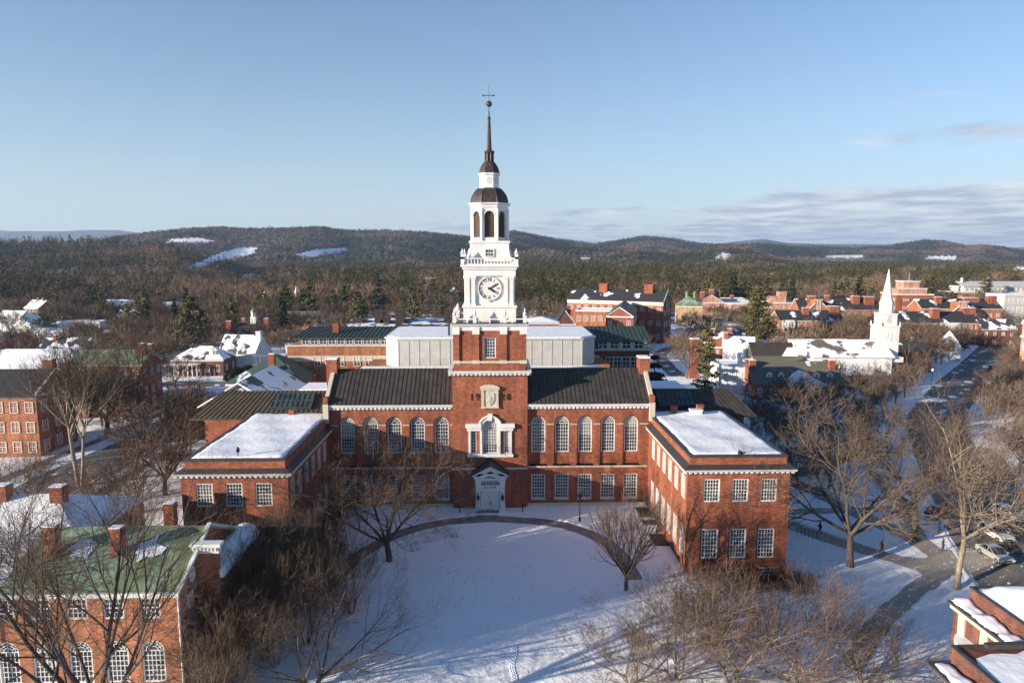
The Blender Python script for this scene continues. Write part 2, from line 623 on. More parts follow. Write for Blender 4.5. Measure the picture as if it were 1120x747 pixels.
def groundmat():
    m, nt, b = newmat('snowy_ground')
    N, L = nt.nodes.new, nt.links.new
    t = N('ShaderNodeTexCoord')

    def noise(sc, det=6, ro=.6):
        n = N('ShaderNodeTexNoise')
        n.inputs['Scale'].default_value = sc
        n.inputs['Detail'].default_value = det
        n.inputs['Roughness'].default_value = ro
        L(t.outputs['Object'], n.inputs['Vector'])
        return n.outputs[0]

    def rng(x, a, b_, c, d):
        r_ = N('ShaderNodeMapRange')
        for i, v in enumerate((a, b_, c, d)):
            r_.inputs[i + 1].default_value = v
        L(x, r_.inputs[0])
        return r_.outputs[0]

    def mth(op, a, b_):
        n = N('ShaderNodeMath')
        n.operation = op
        for i, v in enumerate((a, b_)):
            if isinstance(v, (int, float)):
                n.inputs[i].default_value = v
            else:
                L(v, n.inputs[i])
        return n.outputs[0]
    sp = N('ShaderNodeSeparateXYZ')
    L(t.outputs['Object'], sp.inputs[0])
    # bare soil and leaf litter: rare near the lawn, common in the woods
    far = rng(sp.outputs[1], 120, 380, 0, 1)
    vfar = rng(sp.outputs[1], 450, 1300, 0, 1)
    n1 = noise(.09)
    n2 = noise(.012)
    th = mth('SUBTRACT', .74, mth('MULTIPLY', far, .24))
    d1 = mth('DIVIDE', mth('SUBTRACT', n1, th), .05)
    d1 = mth('MINIMUM', mth('MAXIMUM', d1, 0.0), 1.0)
    d2 = mth('MULTIPLY', vfar, .93)
    dirt = mth('MAXIMUM', d1, d2)
    # specks of leaf and grass on the lawn
    spk = mth('MULTIPLY', rng(noise(2.2, 3, .5), .63, .70, 0, .6), rng(n1, .48, .62, 0, 1))
    dirt = mth('MAXIMUM', dirt, spk)
    c1 = N('ShaderNodeMix')
    c1.data_type = 'RGBA'
    L(rng(n2, .42, .58, 0, 1), c1.inputs[0])
    c1.inputs[6].default_value = (.04, .042, .03, 1)
    c1.inputs[7].default_value = (.10, .075, .058, 1)
    c2 = N('ShaderNodeMix')
    c2.data_type = 'RGBA'
    L(dirt, c2.inputs[0])
    c2.inputs[6].default_value = (.84, .85, .88, 1)
    L(c1.outputs[2], c2.inputs[7])
    L(c2.outputs[2], b.inputs['Base Color'])
    b.inputs['Roughness'].default_value = .8
    b.inputs['Specular IOR Level'].default_value = .2
    prev = None
    for sc, st, ds in ((.35, .6, .4), (1.6, .5, .16), (6, .45, .05)):
        bp = N('ShaderNodeBump')
        bp.inputs['Strength'].default_value = st
        bp.inputs['Distance'].default_value = ds
        L(noise(sc, 4), bp.inputs['Height'])
        if prev:
            L(prev, bp.inputs['Normal'])
        prev = bp.outputs[0]
    L(prev, b.inputs['Normal'])
    return m


M['ground'] = groundmat()
M['slush'] = snowmix('slushy_path', (.30, .268, .23), .2, 2.2, .8, seed=11)
M['street'] = snowmix('snow_dusted_asphalt', (.135, .125, .113), .16, 1.9, .85, seed=13)
M['r_snow'] = snowmix('roof_mostly_snow', (.07, .066, .06), .68, .28)
M['r_half'] = snowmix('roof_half_snow', (.045, .045, .048), .5, .3, seed=3)
M['r_some'] = snowmix('roof_some_snow', (.035, .034, .036), .26, .22, seed=9)
M['r_olive'] = snowmix('olive_roof_snow', (.14, .125, .09), .68, .18, seed=5)
M['r_olive2'] = snowmix('olive_roof_little_snow', (.12, .115, .085), .12, .25, seed=7)
M['r_green'] = snowmix('green_roof_snow', (.06, .10, .08), .3, .2, seed=2)
M['r_greensnow'] = snowmix('green_roof_deep_snow', (.05, .075, .06), .78, .12, seed=6)


# ---------------------------------------------------------------- the ground: one sheet out to the horizon
def build_ground():
    s_ = np.concatenate([np.linspace(-1.3, -.95, 20)[:-1], np.linspace(-.95, .95, 420), np.linspace(.95, 1.3, 20)[1:]])
    ys = np.concatenate([np.arange(-180, 30, 15), np.arange(30, 150, 1.5), np.arange(150, 300, 5), np.geomspace(300, 11800, 190)])
    SS, YY = np.meshgrid(s_, ys)
    XX = SS * (YY + 200) * np.where(YY > 300, 1.0, 1.0)
    ZZ = ground(XX, YY)
    n, m_ = XX.shape
    v = np.stack([XX, YY, ZZ], -1).reshape(-1, 3)
    idx = np.arange(n * m_).reshape(n, m_)
    q = np.stack([idx[:-1, :-1], idx[:-1, 1:], idx[1:, 1:], idx[1:, :-1]], -1).reshape(-1, 4)
    me = bpy.data.meshes.new('ground')
    me.vertices.add(len(v))
    me.vertices.foreach_set('co', v.ravel())
    me.loops.add(q.size)
    me.loops.foreach_set('vertex_index', q.ravel())
    me.polygons.add(len(q))
    me.polygons.foreach_set('loop_start', np.arange(len(q)) * 4)
    me.polygons.foreach_set('use_smooth', np.ones(len(q), bool))
    me.update(calc_edges=True)
    me.materials.append(M['ground'])
    return tag(link('ground', me), kind='structure')


build_ground()


def ribbon(name, pts, width, mat, lift=.05, kind='structure', wob=0.0, sub=1.0, edge=0.0):
    P = [Vector((p[0], p[1], 0)) for p in pts]
    # Catmull-Rom smoothing
    out = []
    for i in range(len(P) - 1):
        p0, p1, p2, p3 = P[max(i - 1, 0)], P[i], P[i + 1], P[min(i + 2, len(P) - 1)]
        n = max(2, int((p2 - p1).length / sub))
        for j in range(n):
            t = j / n
            out.append(.5 * ((2 * p1) + (p2 - p0) * t + (2 * p0 - 5 * p1 + 4 * p2 - p3) * t * t + (3 * p1 - p0 - 3 * p2 + p3) * t ** 3))
    out.append(P[-1])
    vs, fs = [], []
    nc = max(2, int(width / 1.2) + 1)
    rr = random.Random(len(pts) * 7 + int(width * 10))
    for i, p in enumerate(out):
        d = (out[min(i + 1, len(out) - 1)] - out[max(i - 1, 0)]).normalized()
        s2 = Vector((d.y, -d.x, 0))
        w1 = width / 2 * (1 + wob * (rr.random() - .5))
        w2 = width / 2 * (1 + wob * (rr.random() - .5))
        for j in range(nc):
            q = p + s2 * (-w1 + (w1 + w2) * j / (nc - 1))
            vs.append((q.x, q.y, gz(q.x, q.y) + lift))
    for i in range(len(out) - 1):
        for j in range(nc - 1):
            a = i * nc + j
            fs.append((a, a + 1, a + nc + 1, a + nc))
    mb = MB()
    mb.add(vs, fs)
    o = mb.build(name, mat)
    tag(o, kind=kind)
    return o, out


def gp(*uv):
    return [onground(u, v) for u, v in uv]

# ---------------------------------------------------------------- windows and walls
WCACHE = {}


def window_mesh(w, h, cols, rows, arch=False, ft=.13, mt=.05, frame='white', glass='glass', sash=True):
    key = (round(w, 3), round(h, 3), cols, rows, arch, ft, mt, frame, glass)
    if key in WCACHE:
        return WCACHE[key]
    fr, pn = MB(), MB()
    y0, y1 = -.05, .10
    hw = w / 2
    if arch:
        sp_ = h - hw
        n = 14
        outer = [(-hw, 0), (hw, 0)] + [(hw * math.cos(math.pi * i / n), sp_ + hw * math.sin(math.pi * i / n)) for i in range(n + 1)]
        ri = hw - ft
        inner = [(-ri, ft), (ri, ft)] + [(ri * math.cos(math.pi * i / n), sp_ + ri * math.sin(math.pi * i / n)) for i in range(n + 1)]
        N = len(outer)
        vs = [(x, y0, z) for x, z in outer] + [(x, y0, z) for x, z in inner] + [(x, y1, z) for x, z in outer] + [(x, y1, z) for x, z in inner]
        fs = []
        for i in range(N):
            j = (i + 1) % N
            fs += [(i, j, N + j, N + i), (i, 2 * N + i, 2 * N + j, j), (N + i, N + j, 3 * N + j, 3 * N + i)]
        fr.add(vs, fs)
        iw = 2 * ri
        for c in range(1, cols):
            x = -ri + iw * c / cols
            fr.box(x - mt / 2, x + mt / 2, 0, .05, ft, sp_ + .02)
        for r in range(1, rows + 1):
            z = ft + (sp_ - ft) * r / rows
            t = mt * (1.6 if r == rows else 1)
            fr.box(-ri, ri, .002, .052, z - t / 2, z + t / 2)
        for rr in (ri * .45, ri * .75):
            for i in range(10):
                a, b = math.pi * i / 10, math.pi * (i + 1) / 10
                fr.bar((rr * math.cos(a), .026, sp_ + rr * math.sin(a)), (rr * math.cos(b), .026, sp_ + rr * math.sin(b)), mt * .9, .05, Vector((0, 1, 0)))
        for i in range(1, 6):
            a = math.pi * i / 6
            fr.bar((ri * .45 * math.cos(a), .027, sp_ + ri * .45 * math.sin(a)), (ri * math.cos(a), .027, sp_ + ri * math.sin(a)), mt * .9, .05, Vector((0, 1, 0)))
        pn.poly([(x, .075, z) for x, z in inner])
    else:
        fr.box(-hw, -hw + ft, y0, y1, 0, h)
        fr.box(hw - ft, hw, y0, y1, 0, h)
        fr.box(-hw + ft, hw - ft, y0 - .03, y1, 0, ft)
        fr.box(-hw + ft, hw - ft, y0, y1, h - ft, h)
        iw, ih = w - 2 * ft, h - 2 * ft
        for c in range(1, cols):
            x = -iw / 2 + iw * c / cols
            fr.box(x - mt / 2, x + mt / 2, 0, .05, ft, h - ft)
        for r in range(1, rows):
            z = ft + ih * r / rows
            t = mt * (1.8 if (sash and r == rows // 2) else 1)
            fr.box(-iw / 2, iw / 2, .002, .052, z - t / 2, z + t / 2)
        pn.poly([(-hw + ft, .075, ft), (hw - ft, .075, ft), (hw - ft, .075, h - ft), (-hw + ft, .075, h - ft)])
    r_ = (fr.mesh('window', M[frame]), pn.mesh('pane', M[glass]))
    WCACHE[key] = r_
    return r_


def add_window(parent, x, y, z, rot, spec, name='window'):
    me = window_mesh(**spec)
    f = link(name, me[0], parent, (x, y, z), rot)
    link('pane', me[1], f)
    return f


def wall_holes(mb, p0, d, L, z0, z1, ops, depth=.18, back=None):
    """ops: (u0, u1, v0, v1, arch) along direction d from p0; outward normal (d.y, -d.x)"""
    dx_, dy_ = d
    nx, ny = dy_, -dx_

    def P(u, z, o=0.0):
        return (p0[0] + dx_ * u - nx * o, p0[1] + dy_ * u - ny * o, z)
    us = sorted(set([0, L] + [o[0] for o in ops] + [o[1] for o in ops]))
    zs = sorted(set([z0, z1] + [o[2] for o in ops] + [o[3] for o in ops]))
    for i in range(len(us) - 1):
        for j in range(len(zs) - 1):
            uc, zc = (us[i] + us[i + 1]) / 2, (zs[j] + zs[j + 1]) / 2
            if any(o[0] < uc < o[1] and o[2] < zc < o[3] for o in ops):
                continue
            mb.poly([P(us[i], zs[j]), P(us[i + 1], zs[j]), P(us[i + 1], zs[j + 1]), P(us[i], zs[j + 1])])
    for u0, u1, v0, v1, arch in ops:
        if not arch:
            ring = [(u0, v0), (u1, v0), (u1, v1), (u0, v1)]
        else:
            r = (u1 - u0) / 2
            um, sp_ = (u0 + u1) / 2, v1 - r
            n = 14
            arc = [(um + r * math.cos(math.pi * i / n), sp_ + r * math.sin(math.pi * i / n)) for i in range(n + 1)]
            ring = [(u0, v0), (u1, v0)] + arc
            for i in range(n):
                a, b = arc[i], arc[i + 1]
                mb.poly([P(*a), P(a[0], v1), P(b[0], v1), P(*b)])
        for i in range(len(ring)):
            a, b = ring[i], ring[(i + 1) % len(ring)]
            if abs(a[0] - b[0]) + abs(a[1] - b[1]) < 1e-6:
                continue
            mb.poly([P(*a), P(*b), P(b[0], b[1], depth), P(a[0], a[1], depth)])


def dentils(mb, p, q, z0, z1, out, size, gap):
    """row of dentil blocks from p to q (2D) standing 'out' in front"""
    p, q = Vector(p), Vector(q)
    d = (q - p)
    L = d.length
    d.normalize()
    n = Vector((d.y, -d.x))
    k2 = max(1, int(L / (size + gap)))
    st = L / k2
    for i in range(k2):
        a = p + d * (i * st)
        b = a + d * size
        mb.add([(a.x, a.y, z0), (b.x, b.y, z0), (b.x + n.x * out, b.y + n.y * out, z0), (a.x + n.x * out, a.y + n.y * out, z0),
                (a.x, a.y, z1), (b.x, b.y, z1), (b.x + n.x * out, b.y + n.y * out, z1), (a.x + n.x * out, a.y + n.y * out, z1)],
               [(0, 1, 2, 3), (7, 6, 5, 4), (0, 4, 5, 1), (1, 5, 6, 2), (2, 6, 7, 3), (3, 7, 4, 0)])


def cornice(mb, p, q, z, proj_, h, dent=.16, ends=.0):
    """classical cornice along p->q, outward normal to the right-hand side (d.y,-d.x)"""
    p, q = Vector(p), Vector(q)
    d = (q - p).normalized()
    n = Vector((d.y, -d.x))
    p = p - d * ends
    q = q + d * ends

    def prof(pt):
        return [(pt.x, pt.y, z), (pt.x + n.x * proj_ * .25, pt.y + n.y * proj_ * .25, z),
                (pt.x + n.x * proj_ * .3, pt.y + n.y * proj_ * .3, z + h * .42), (pt.x + n.x * proj_ * .8, pt.y + n.y * proj_ * .8, z + h * .5),
                (pt.x + n.x * proj_, pt.y + n.y * proj_, z + h), (pt.x, pt.y, z + h)]
    v = Vector((q.x - p.x, q.y - p.y, 0))
    mb.extrude(prof(p), v)
    if dent:
        o = n * (proj_ * .27)
        dentils(mb, p + o, q + o, z + h * .06, z + h * .44, proj_ * .42, dent, dent * .95)


def text_mesh(body, size, depth, name, mat, thin=0.0):
    cu = bpy.data.curves.new(name, 'FONT')
    cu.body = body
    cu.size = size
    cu.extrude = depth
    cu.offset = thin
    cu.align_x = 'CENTER'
    cu.align_y = 'CENTER'
    o = bpy.data.objects.new(name, cu)
    COL.objects.link(o)
    dg = bpy.context.evaluated_depsgraph_get()
    me = bpy.data.meshes.new_from_object(o.evaluated_get(dg))
    me.name = name
    bpy.data.objects.remove(o)
    me.materials.clear()
    me.materials.append(mat)
    return me


ROT_TEXT = Matrix(((1, 0, 0), (0, 0, -1), (0, 1, 0))).to_4x4()   # text lying in xy -> standing, facing -y



def patina(name):
    m, nt, b = newmat(name)
    N, L = nt.nodes.new, nt.links.new
    t = N('ShaderNodeTexCoord')
    mp = N('ShaderNodeMapping')
    mp.inputs['Scale'].default_value = (1, .35, 1)
    L(t.outputs['Object'], mp.inputs[0])
    n = N('ShaderNodeTexNoise')
    n.inputs['Scale'].default_value = .22
    n.inputs['Detail'].default_value = 7
    n.inputs['Roughness'].default_value = .65
    L(mp.outputs[0], n.inputs['Vector'])
    r = N('ShaderNodeValToRGB')
    e = r.color_ramp.elements
    e[0].position, e[0].color = .36, (.09, .11, .055, 1)
    e[1].position, e[1].color = .64, (.26, .40, .31, 1)
    x = e.new(.5)
    x.color = (.16, .21, .115, 1)
    L(n.outputs[0], r.inputs[0])
    L(r.outputs[0], b.inputs['Base Color'])
    b.inputs['Roughness'].default_value = .6
    return m


M['greenroof'] = patina('mottled_patina_roof')

# ================================================================ THE LIBRARY
LX, LY = -0.6, 96.0
lib = thing('library_building', 'long red brick library with a white clock tower, dark spire and two snow-roofed wings', 'library', (LX, LY, 0))
UPW = dict(w=2.0, h=5.25, cols=5, rows=8, arch=True)
LOW = dict(w=2.0, h=3.65, cols=5, rows=7)
WIN_U = dict(w=1.9, h=2.75, cols=5, rows=6)
WIN_L = dict(w=1.95, h=3.6, cols=5, rows=7)
cols5 = [6.98, 10.4, 13.75, 17.1, 20.45]

wm = MB()
for sgn in (-1, 1):
    xs = sorted(sgn * c for c in cols5)
    xa, xb = (5.33, 23.0) if sgn > 0 else (-23.0, -5.33)
    ops = [(x - xa - 1.17, x - xa + 1.17, 5.75, 12.95, True) for x in xs]
    ops += [(x - xa - 1.0, x - xa + 1.0, .6, 4.25, False) for x in xs]
    wall_holes(wm, (xa, 0), (1, 0), xb - xa, -1.2, 14.15, ops, depth=.22)
    for x in xs:   # recessed panel under and round the arched window
        wall_holes(wm, (x - 1.17, .22), (1, 0), 2.34, 5.75, 12.95, [(.17, 2.17, 7.5, 12.75, True)], depth=.2)
        add_window(lib, x, .34, 7.5, 0, UPW)
        add_window(lib, x, .12, .6, 0, LOW)
# rear and gable end walls of the main block
for sgn in (-1, 1):
    x0, x1 = (22.98, 23.3) if sgn > 0 else (-23.3, -22.98)
    wm.extrude([(x0, .02, -1.2), (x0, 11, -1.2), (x0, 11, 14.4), (x0, 5.5, 19.2), (x0, .02, 14.4)], (x1 - x0, 0, 0))
wm.box(-23, -5.35, 10.8, 11, -1.2, 14.4)
wm.box(5.35, 23, 10.8, 11, -1.2, 14.4)
# brick tower shaft and panelled brick stage above the lower cornice
wall_holes(wm, (-5.33, -.65), (1, 0), 10.66, -1.2, 19.3, [(3.55, 7.11, -1.2, 4.0, False), (2.55, 3.35, 7.6, 11.0, False), (4.25, 6.41, 7.6, 12.6, True), (7.31, 8.11, 7.6, 11.0, False)], depth=.4)
wm.box(-5.33, -5.0, -.64, 10, -1.2, 19.3)
wm.box(5.0, 5.33, -.64, 10, -1.2, 19.3)
wm.box(-5.3, 5.3, 9.7, 10, -1.2, 19.3)
wm.box(-5.1, 5.1, -.35, 9.95, 19.6, 20.9)
wall_holes(wm, (-4.9, -.2), (1, 0), 9.8, 20.9, 25.3, [(4.05, 5.75, 21.35, 24.3, False)], depth=.3)
wm.box(-4.92, -4.6, -.19, 9.8, 20.9, 25.3)
wm.box(4.6, 4.92, -.19, 9.8, 20.9, 25.3)
wm.box(-4.6, 4.6, 9.5, 9.8, 20.9, 25.3)
for x in (-4.75, -1.95, 1.95, 4.75):
    wm.box(x - .42, x + .42, -.42, -.19, 21.1, 25.0)
for sgn in (-1, 1):
    for y in (.25, 3.3, 6.4, 9.3):
        wm.box(sgn * 4.9 - .22, sgn * 4.9 + .22, y - .42, y + .42, 21.1, 25.0)
wm.build('wall', M['brick'], lib)
add_window(lib, 0, .03, 21.35, 0, dict(w=1.7, h=2.95, cols=4, rows=6))

# dark room behind the windows is not needed: panes are opaque dark glass
for sgn in (-1, 1):
    st = MB()   # stone plinth, string courses and sills
    xa, xb = (5.4, 22.9) if sgn > 0 else (-22.9, -5.4)
    st.box(xa, xb, -.12, .02, -1.2, -.05)
    st.box(xa, xb, -.06, .02, 5.25, 5.5)
    xs = [sgn * c for c in cols5]
    for x in xs:
        st.box(x - 1.1, x + 1.1, -.1, .1, .42, .6)
        st.box(x - 1.3, x + 1.3, .0, .2, 5.55, 5.75)
    xe = sorted([xa] + [x - 1.19 for x in xs] + [x + 1.19 for x in xs] + [xb])
    for i in range(0, len(xe), 2):
        st.box(xe[i], xe[i + 1], -.03, .01, 11.62, 11.76)
    st.build('stone_trim', M['stone'], lib)
st = MB()
st.box(-5.38, 5.38, -.7, -.6, 5.25, 5.5)
st.build('string_course', M['stone'], lib)
st = MB()
st.box(-5.18, 5.18, -.5, -.34, 20.7, 21.0)
for x in (-4.75, -1.95, 1.95, 4.75):
    st.box(x - .52, x + .52, -.52, -.3, 20.62, 21.1)
st.box(-5.2, -5.08, -.4, 9.9, 20.7, 21.0)
st.box(5.08, 5.2, -.4, 9.9, 20.7, 21.0)
st.build('stone_trim', M['stone'], lib)

wt = MB()   # white cornices
for sgn in (-1, 1):
    xa, xb = (5.36, 23.5) if sgn > 0 else (-23.5, -5.36)
    cornice(wt, (xa, 0), (xb, 0), 14.0, .6, .74, .30)
cornice(wt, (-5.33, -.65), (5.33, -.65), 19.0, .6, .66, .30, ends=.5)
cornice(wt, (5.33, -.65), (5.33, 10), 19.0, .6, .66, .30, ends=.1)
cornice(wt, (-5.33, 10), (-5.33, -.65), 19.0, .6, .66, .30, ends=.1)
# entablature of the brick stage with capital blocks
wt.box(-5.05, 5.05, -.32, 9.9, 25.3, 25.9)
cornice(wt, (-5.0, -.3), (5.0, -.3), 25.85, .5, .42, 0, ends=.45)
cornice(wt, (5.0, -.3), (5.0, 9.9), 25.85, .5, .42, 0)
cornice(wt, (-5.0, 9.9), (-5.0, -.3), 25.85, .5, .42, 0)
for x in (-4.75, -1.95, 1.95, 4.75):
    wt.box(x - .5, x + .5, -.5, -.3, 24.8, 25.84)
wt.build('cornice', M['white'], lib)

# tower deck and pinnacled balustrade on the brick stage
dk = MB()
dk.box(-5.35, 5.35, -.7, 10.2, 26.27, 26.42)
dk.build('tower_deck', M['coping'], lib)


def urn_mesh(h):
    mb = MB()
    mb.box(-.24, .24, -.24, .24, 0, h * .40)
    mb.box(-.30, .30, -.30, .30, h * .40, h * .46)
    mb.lathe([(.10, h * .46), (.22, h * .52), (.27, h * .6), (.2, h * .68), (.09, h * .72), (.14, h * .76), (.10, h * .84), (.05, h * .92), (.02, h)], 10)
    return mb.mesh('urn', M['white'])


UR = urn_mesh(2.1)
for i, t in enumerate((-4.95, -2.1, 2.1, 4.95)):
    link('urn', UR, lib, (t, -.35, 26.42))
    link('urn', UR, lib, (t, 9.75, 26.42))
    if i in (1, 2):
        for sx in (-4.95, 4.95):
            link('urn', UR, lib, (sx, 4.7 + t * 1.02, 26.42))
bl = MB()


def balustrade(mb, p, q, z, h, n):
    p, q = Vector((p[0], p[1], 0)), Vector((q[0], q[1], 0))
    for zz, hh in ((z, .14), (z + h - .12, .14)):
        mb.bar(p + Vector((0, 0, zz + hh / 2)), q + Vector((0, 0, zz + hh / 2)), .2, hh)
    for i in range(n):
        c = p.lerp(q, (i + .5) / n)
        mb.lathe([(.05, z + .1), (.09, z + h * .35), (.05, z + h * .6), (.07, z + h - .1)], 6, c.x, c.y)


for a, b in (((-4.75, -.35), (4.75, -.35)), ((-4.75, 9.75), (4.75, 9.75)), ((-4.95, -.1), (-4.95, 9.5)), ((4.95, -.1), (4.95, 9.5))):
    P0, P1 = Vector(a), Vector(b)
    bl.bar((a[0], a[1], 26.95), (b[0], b[1], 26.95), .16, .16)
    for i in range(1, 6):
        c = P0.lerp(P1, i / 6)
        bl.box(c.x - .1, c.x + .1, c.y - .1, c.y + .1, 26.42, 26.9)
bl.build('railing', M['white'], lib)

# white wooden clock stage
TC = 4.65
ck = MB()
hb = 3.74
ck.box(-hb, hb, TC - hb, TC + hb, 26.42, 28.45)
ck.box(-hb - .16, hb + .16, TC - hb - .16, TC + hb + .16, 28.45, 28.75)
hc = 3.32
ck.box(-hc, hc, TC - hc, TC + hc, 28.75, 33.1)
for sx, sy in ((0, -1), (1, 0), (0, 1), (-1, 0)):
    for t in (-3.1, -2.32, 2.32, 3.1):
        c = Vector((sx * hc + (t if sy else 0), TC + sy * hc + (t if sx else 0)))
        e = .27
        ck.box(c.x - e, c.x + e, c.y - e, c.y + e, 29.1, 32.35)
        ck.box(c.x - e - .08, c.x + e + .08, c.y - e - .08, c.y + e + .08, 28.75, 29.1)
        ck.box(c.x - e - .05, c.x + e + .05, c.y - e - .05, c.y + e + .05, 32.35, 32.55)
        ck.box(c.x - e - .14, c.x + e + .14, c.y - e - .14, c.y + e + .14, 32.62, 32.95)
        ck.box(c.x - e - .03, c.x + e + .03, c.y - e - .03, c.y + e + .03, 32.55, 32.62)
ck.box(-3.68, 3.68, TC - 3.68, TC + 3.68, 32.95, 33.85)
ck.box(-3.85, 3.85, TC - 3.85, TC + 3.85, 33.85, 34.2)
ck.box(-4.08, 4.08, TC - 4.08, TC + 4.08, 34.2, 34.5)
ck.build('clock_stage', M['white'], lib)

# clock
CY_ = TC - hc
clock = MB()
ring = [(1.66 * math.cos(2 * math.pi * i / 40), CY_ - .1, 31.15 + 1.66 * math.sin(2 * math.pi * i / 40)) for i in range(40)]
clock.extrude(ring, (0, .1, 0))
M['dial'] = plain('pale_dial', (.66, .60, .57), .5, .04, 2)
cface = clock.build('clock_face', M['dial'], lib)
rg = MB()
for i in range(40):
    a, b = 2 * math.pi * i / 40, 2 * math.pi * (i + 1) / 40
    rg.bar((1.62 * math.cos(a), CY_ - .16, 31.15 + 1.62 * math.sin(a)), (1.62 * math.cos(b), CY_ - .16, 31.15 + 1.62 * math.sin(b)), .12, .14, Vector((0, 1, 0)))
rg.build('rim', M['white'], cface)
RN = ['XII', 'I', 'II', 'III', 'IIII', 'V', 'VI', 'VII', 'VIII', 'IX', 'X', 'XI']
for i, s_ in enumerate(RN):
    nmb = MB()
    me = text_mesh(s_, .60, .01, 'numeral', M['ink'], .006)
    a = -2 * math.pi * i / 12
    mt_ = Matrix.Translation((0, CY_ - .115, 31.15)) @ Matrix.Rotation(-a, 4, 'Y') @ Matrix.Translation((0, 0, 1.24)) @ ROT_TEXT @ Matrix.Diagonal((.8, 1.15, 1, 1))
    nmb.add([mt_ @ v.co for v in me.vertices], [tuple(p.vertices) for p in me.polygons])
    nmb.build('numeral', M['ink'], cface)
for ang, ln, wd in ((58, 1.38, .13), (123, 1.02, .2)):
    a = R(ang)
    hm = MB()
    d = Vector((math.sin(a), 0, math.cos(a)))
    c = Vector((0, CY_ - .15 - (.03 if ln > 1.2 else 0), 31.15))
    s2 = Vector((d.z, 0, -d.x))
    hm.extrude([c - d * .25 - s2 * wd * .5, c - d * .25 + s2 * wd * .5, c + d * ln * .75 + s2 * wd * .8, c + d * ln, c + d * ln * .75 - s2 * wd * .8], (0, -.025, 0))
    hm.build('clock_hand', M['black'], cface)
for z in (29.33, 32.86):
    fm = MB()
    fm.lathe([(.02, z - .12), (.12, z - .04), (.12, z + .05), (.02, z + .14)], 8, 0, CY_ - .12)
    fm.build('gilt_ornament', M['gold'], cface)

# balustraded deck above the clock
bm = MB()
for a, b in (((-3.7, TC - 3.8), (3.7, TC - 3.8)), ((3.8, TC - 3.7), (3.8, TC + 3.7)), ((-3.7, TC + 3.8), (3.7, TC + 3.8)), ((-3.8, TC - 3.7), (-3.8, TC + 3.7))):
    balustrade(bm, a, b, 34.5, .95, 16)
for sx in (-1, 1):
    for sy in (-1, 1):
        bm.box(sx * 3.8 - .24, sx * 3.8 + .24, TC + sy * 3.8 - .24, TC + sy * 3.8 + .24, 34.5, 35.6)
bm.build('balustrade', M['white'], lib)
U2 = urn_mesh(1.5)
for sx in (-1, 1):
    for sy in (-1, 1):
        link('urn', U2, lib, (sx * 3.8, TC + sy * 3.8, 35.3))
s1 = MB()
s1.box(-2.78, 2.78, TC - 2.78, TC + 2.78, 34.5, 37.55)
s1.box(-2.92, 2.92, TC - 2.92, TC + 2.92, 37.55, 37.85)
for sx in (-1, 1):      # scroll consoles at the corners
    for sy in (-1, 1):
        s1.extrude([(sx * 2.6, TC + sy * 2.6, 34.5), (sx * 3.5, TC + sy * 3.5, 34.5), (sx * 3.3, TC + sy * 3.3, 35.2), (sx * 2.9, TC + sy * 2.9, 35.7), (sx * 2.75, TC + sy * 2.75, 36.6), (sx * 2.6, TC + sy * 2.6, 36.8)],
                   (.25 * sx, -.25 * sy, 0))
s1.build('belfry_base', M['white'], lib)
add_window(lib, 0, TC - 2.86, 35.6, 0, dict(w=1.35, h=1.15, cols=3, rows=2))

# octagonal belfry with arched louvred openings
def octa(ap):
    return ap / math.cos(math.pi / 8)


bf, lv = MB(), MB()
ap = 2.58
side = 2 * ap * math.tan(math.pi / 8)
for kx in range(8):
    th = kx * math.pi / 4
    n = Vector((math.sin(th), -math.cos(th)))
    d = Vector((math.cos(th), math.sin(th)))
    p0 = Vector((0, TC)) + n * ap - d * side / 2
    wall_holes(bf, p0, (d.x, d.y), side, 37.85, 42.55, [(side / 2 - .70, side / 2 + .70, 38.35, 42.05, True)], depth=.35)
    c = Vector((0, TC)) + n * (ap - .33)
    a, b = c - d * .8, c + d * .8
    lv.poly([(a.x, a.y, 38.2), (b.x, b.y, 38.2), (b.x, b.y, 42.3), (a.x, a.y, 42.3)])
    for j in range(14):
        z = 38.5 + j * .26
        o = n * .12
        lv.add([(a.x, a.y, z + .16), (b.x, b.y, z + .16), (b.x + o.x, b.y + o.y, z), (a.x + o.x, a.y + o.y, z)], [(0, 1, 2, 3)])
    # corner pilasters and archivolt
    e = Vector((0, TC)) + n * ap + d * side / 2
    bf.bar((e.x, e.y, 37.85), (e.x, e.y, 42.4), .34, .34, Vector((n.x, n.y, 0)))
    for i in range(10):
        t0, t1 = math.pi * i / 10, math.pi * (i + 1) / 10
        q = Vector((0, TC)) + n * (ap + .02)
        bf.bar((q.x + d.x * .78 * math.cos(t0), q.y + d.y * .78 * math.cos(t0), 41.35 + .78 * math.sin(t0)),
               (q.x + d.x * .78 * math.cos(t1), q.y + d.y * .78 * math.cos(t1), 41.35 + .78 * math.sin(t1)), .12, .12, Vector((n.x, n.y, 0)))
bf.lathe([(octa(2.62), 42.5), (octa(2.72), 42.6), (octa(2.75), 42.9), (octa(3.0), 43.0), (octa(3.05), 43.2), (octa(2.5), 43.22)], 8, 0, TC, math.pi / 8)
belf = bf.build('belfry', M['white'], lib)
lv.build('louvre', M['louver'], belf)
dm = MB()
dm.lathe([(octa(2.66), 43.2), (octa(2.62), 43.6), (octa(2.45), 44.2), (octa(2.12), 44.75), (octa(1.75), 45.15), (octa(1.42), 45.35), (octa(1.2), 45.4)], 8, 0, TC, math.pi / 8)
for kx in range(8):
    th = math.pi / 8 + kx * math.pi / 4
    pts = [(octa(r_) * math.cos(th), TC + octa(r_) * math.sin(th), z) for r_, z in ((2.67, 43.2), (2.63, 43.6), (2.46, 44.2), (2.13, 44.75), (1.76, 45.15), (1.43, 45.36))]
    dm.tube(pts, [.06] * 6, 5)
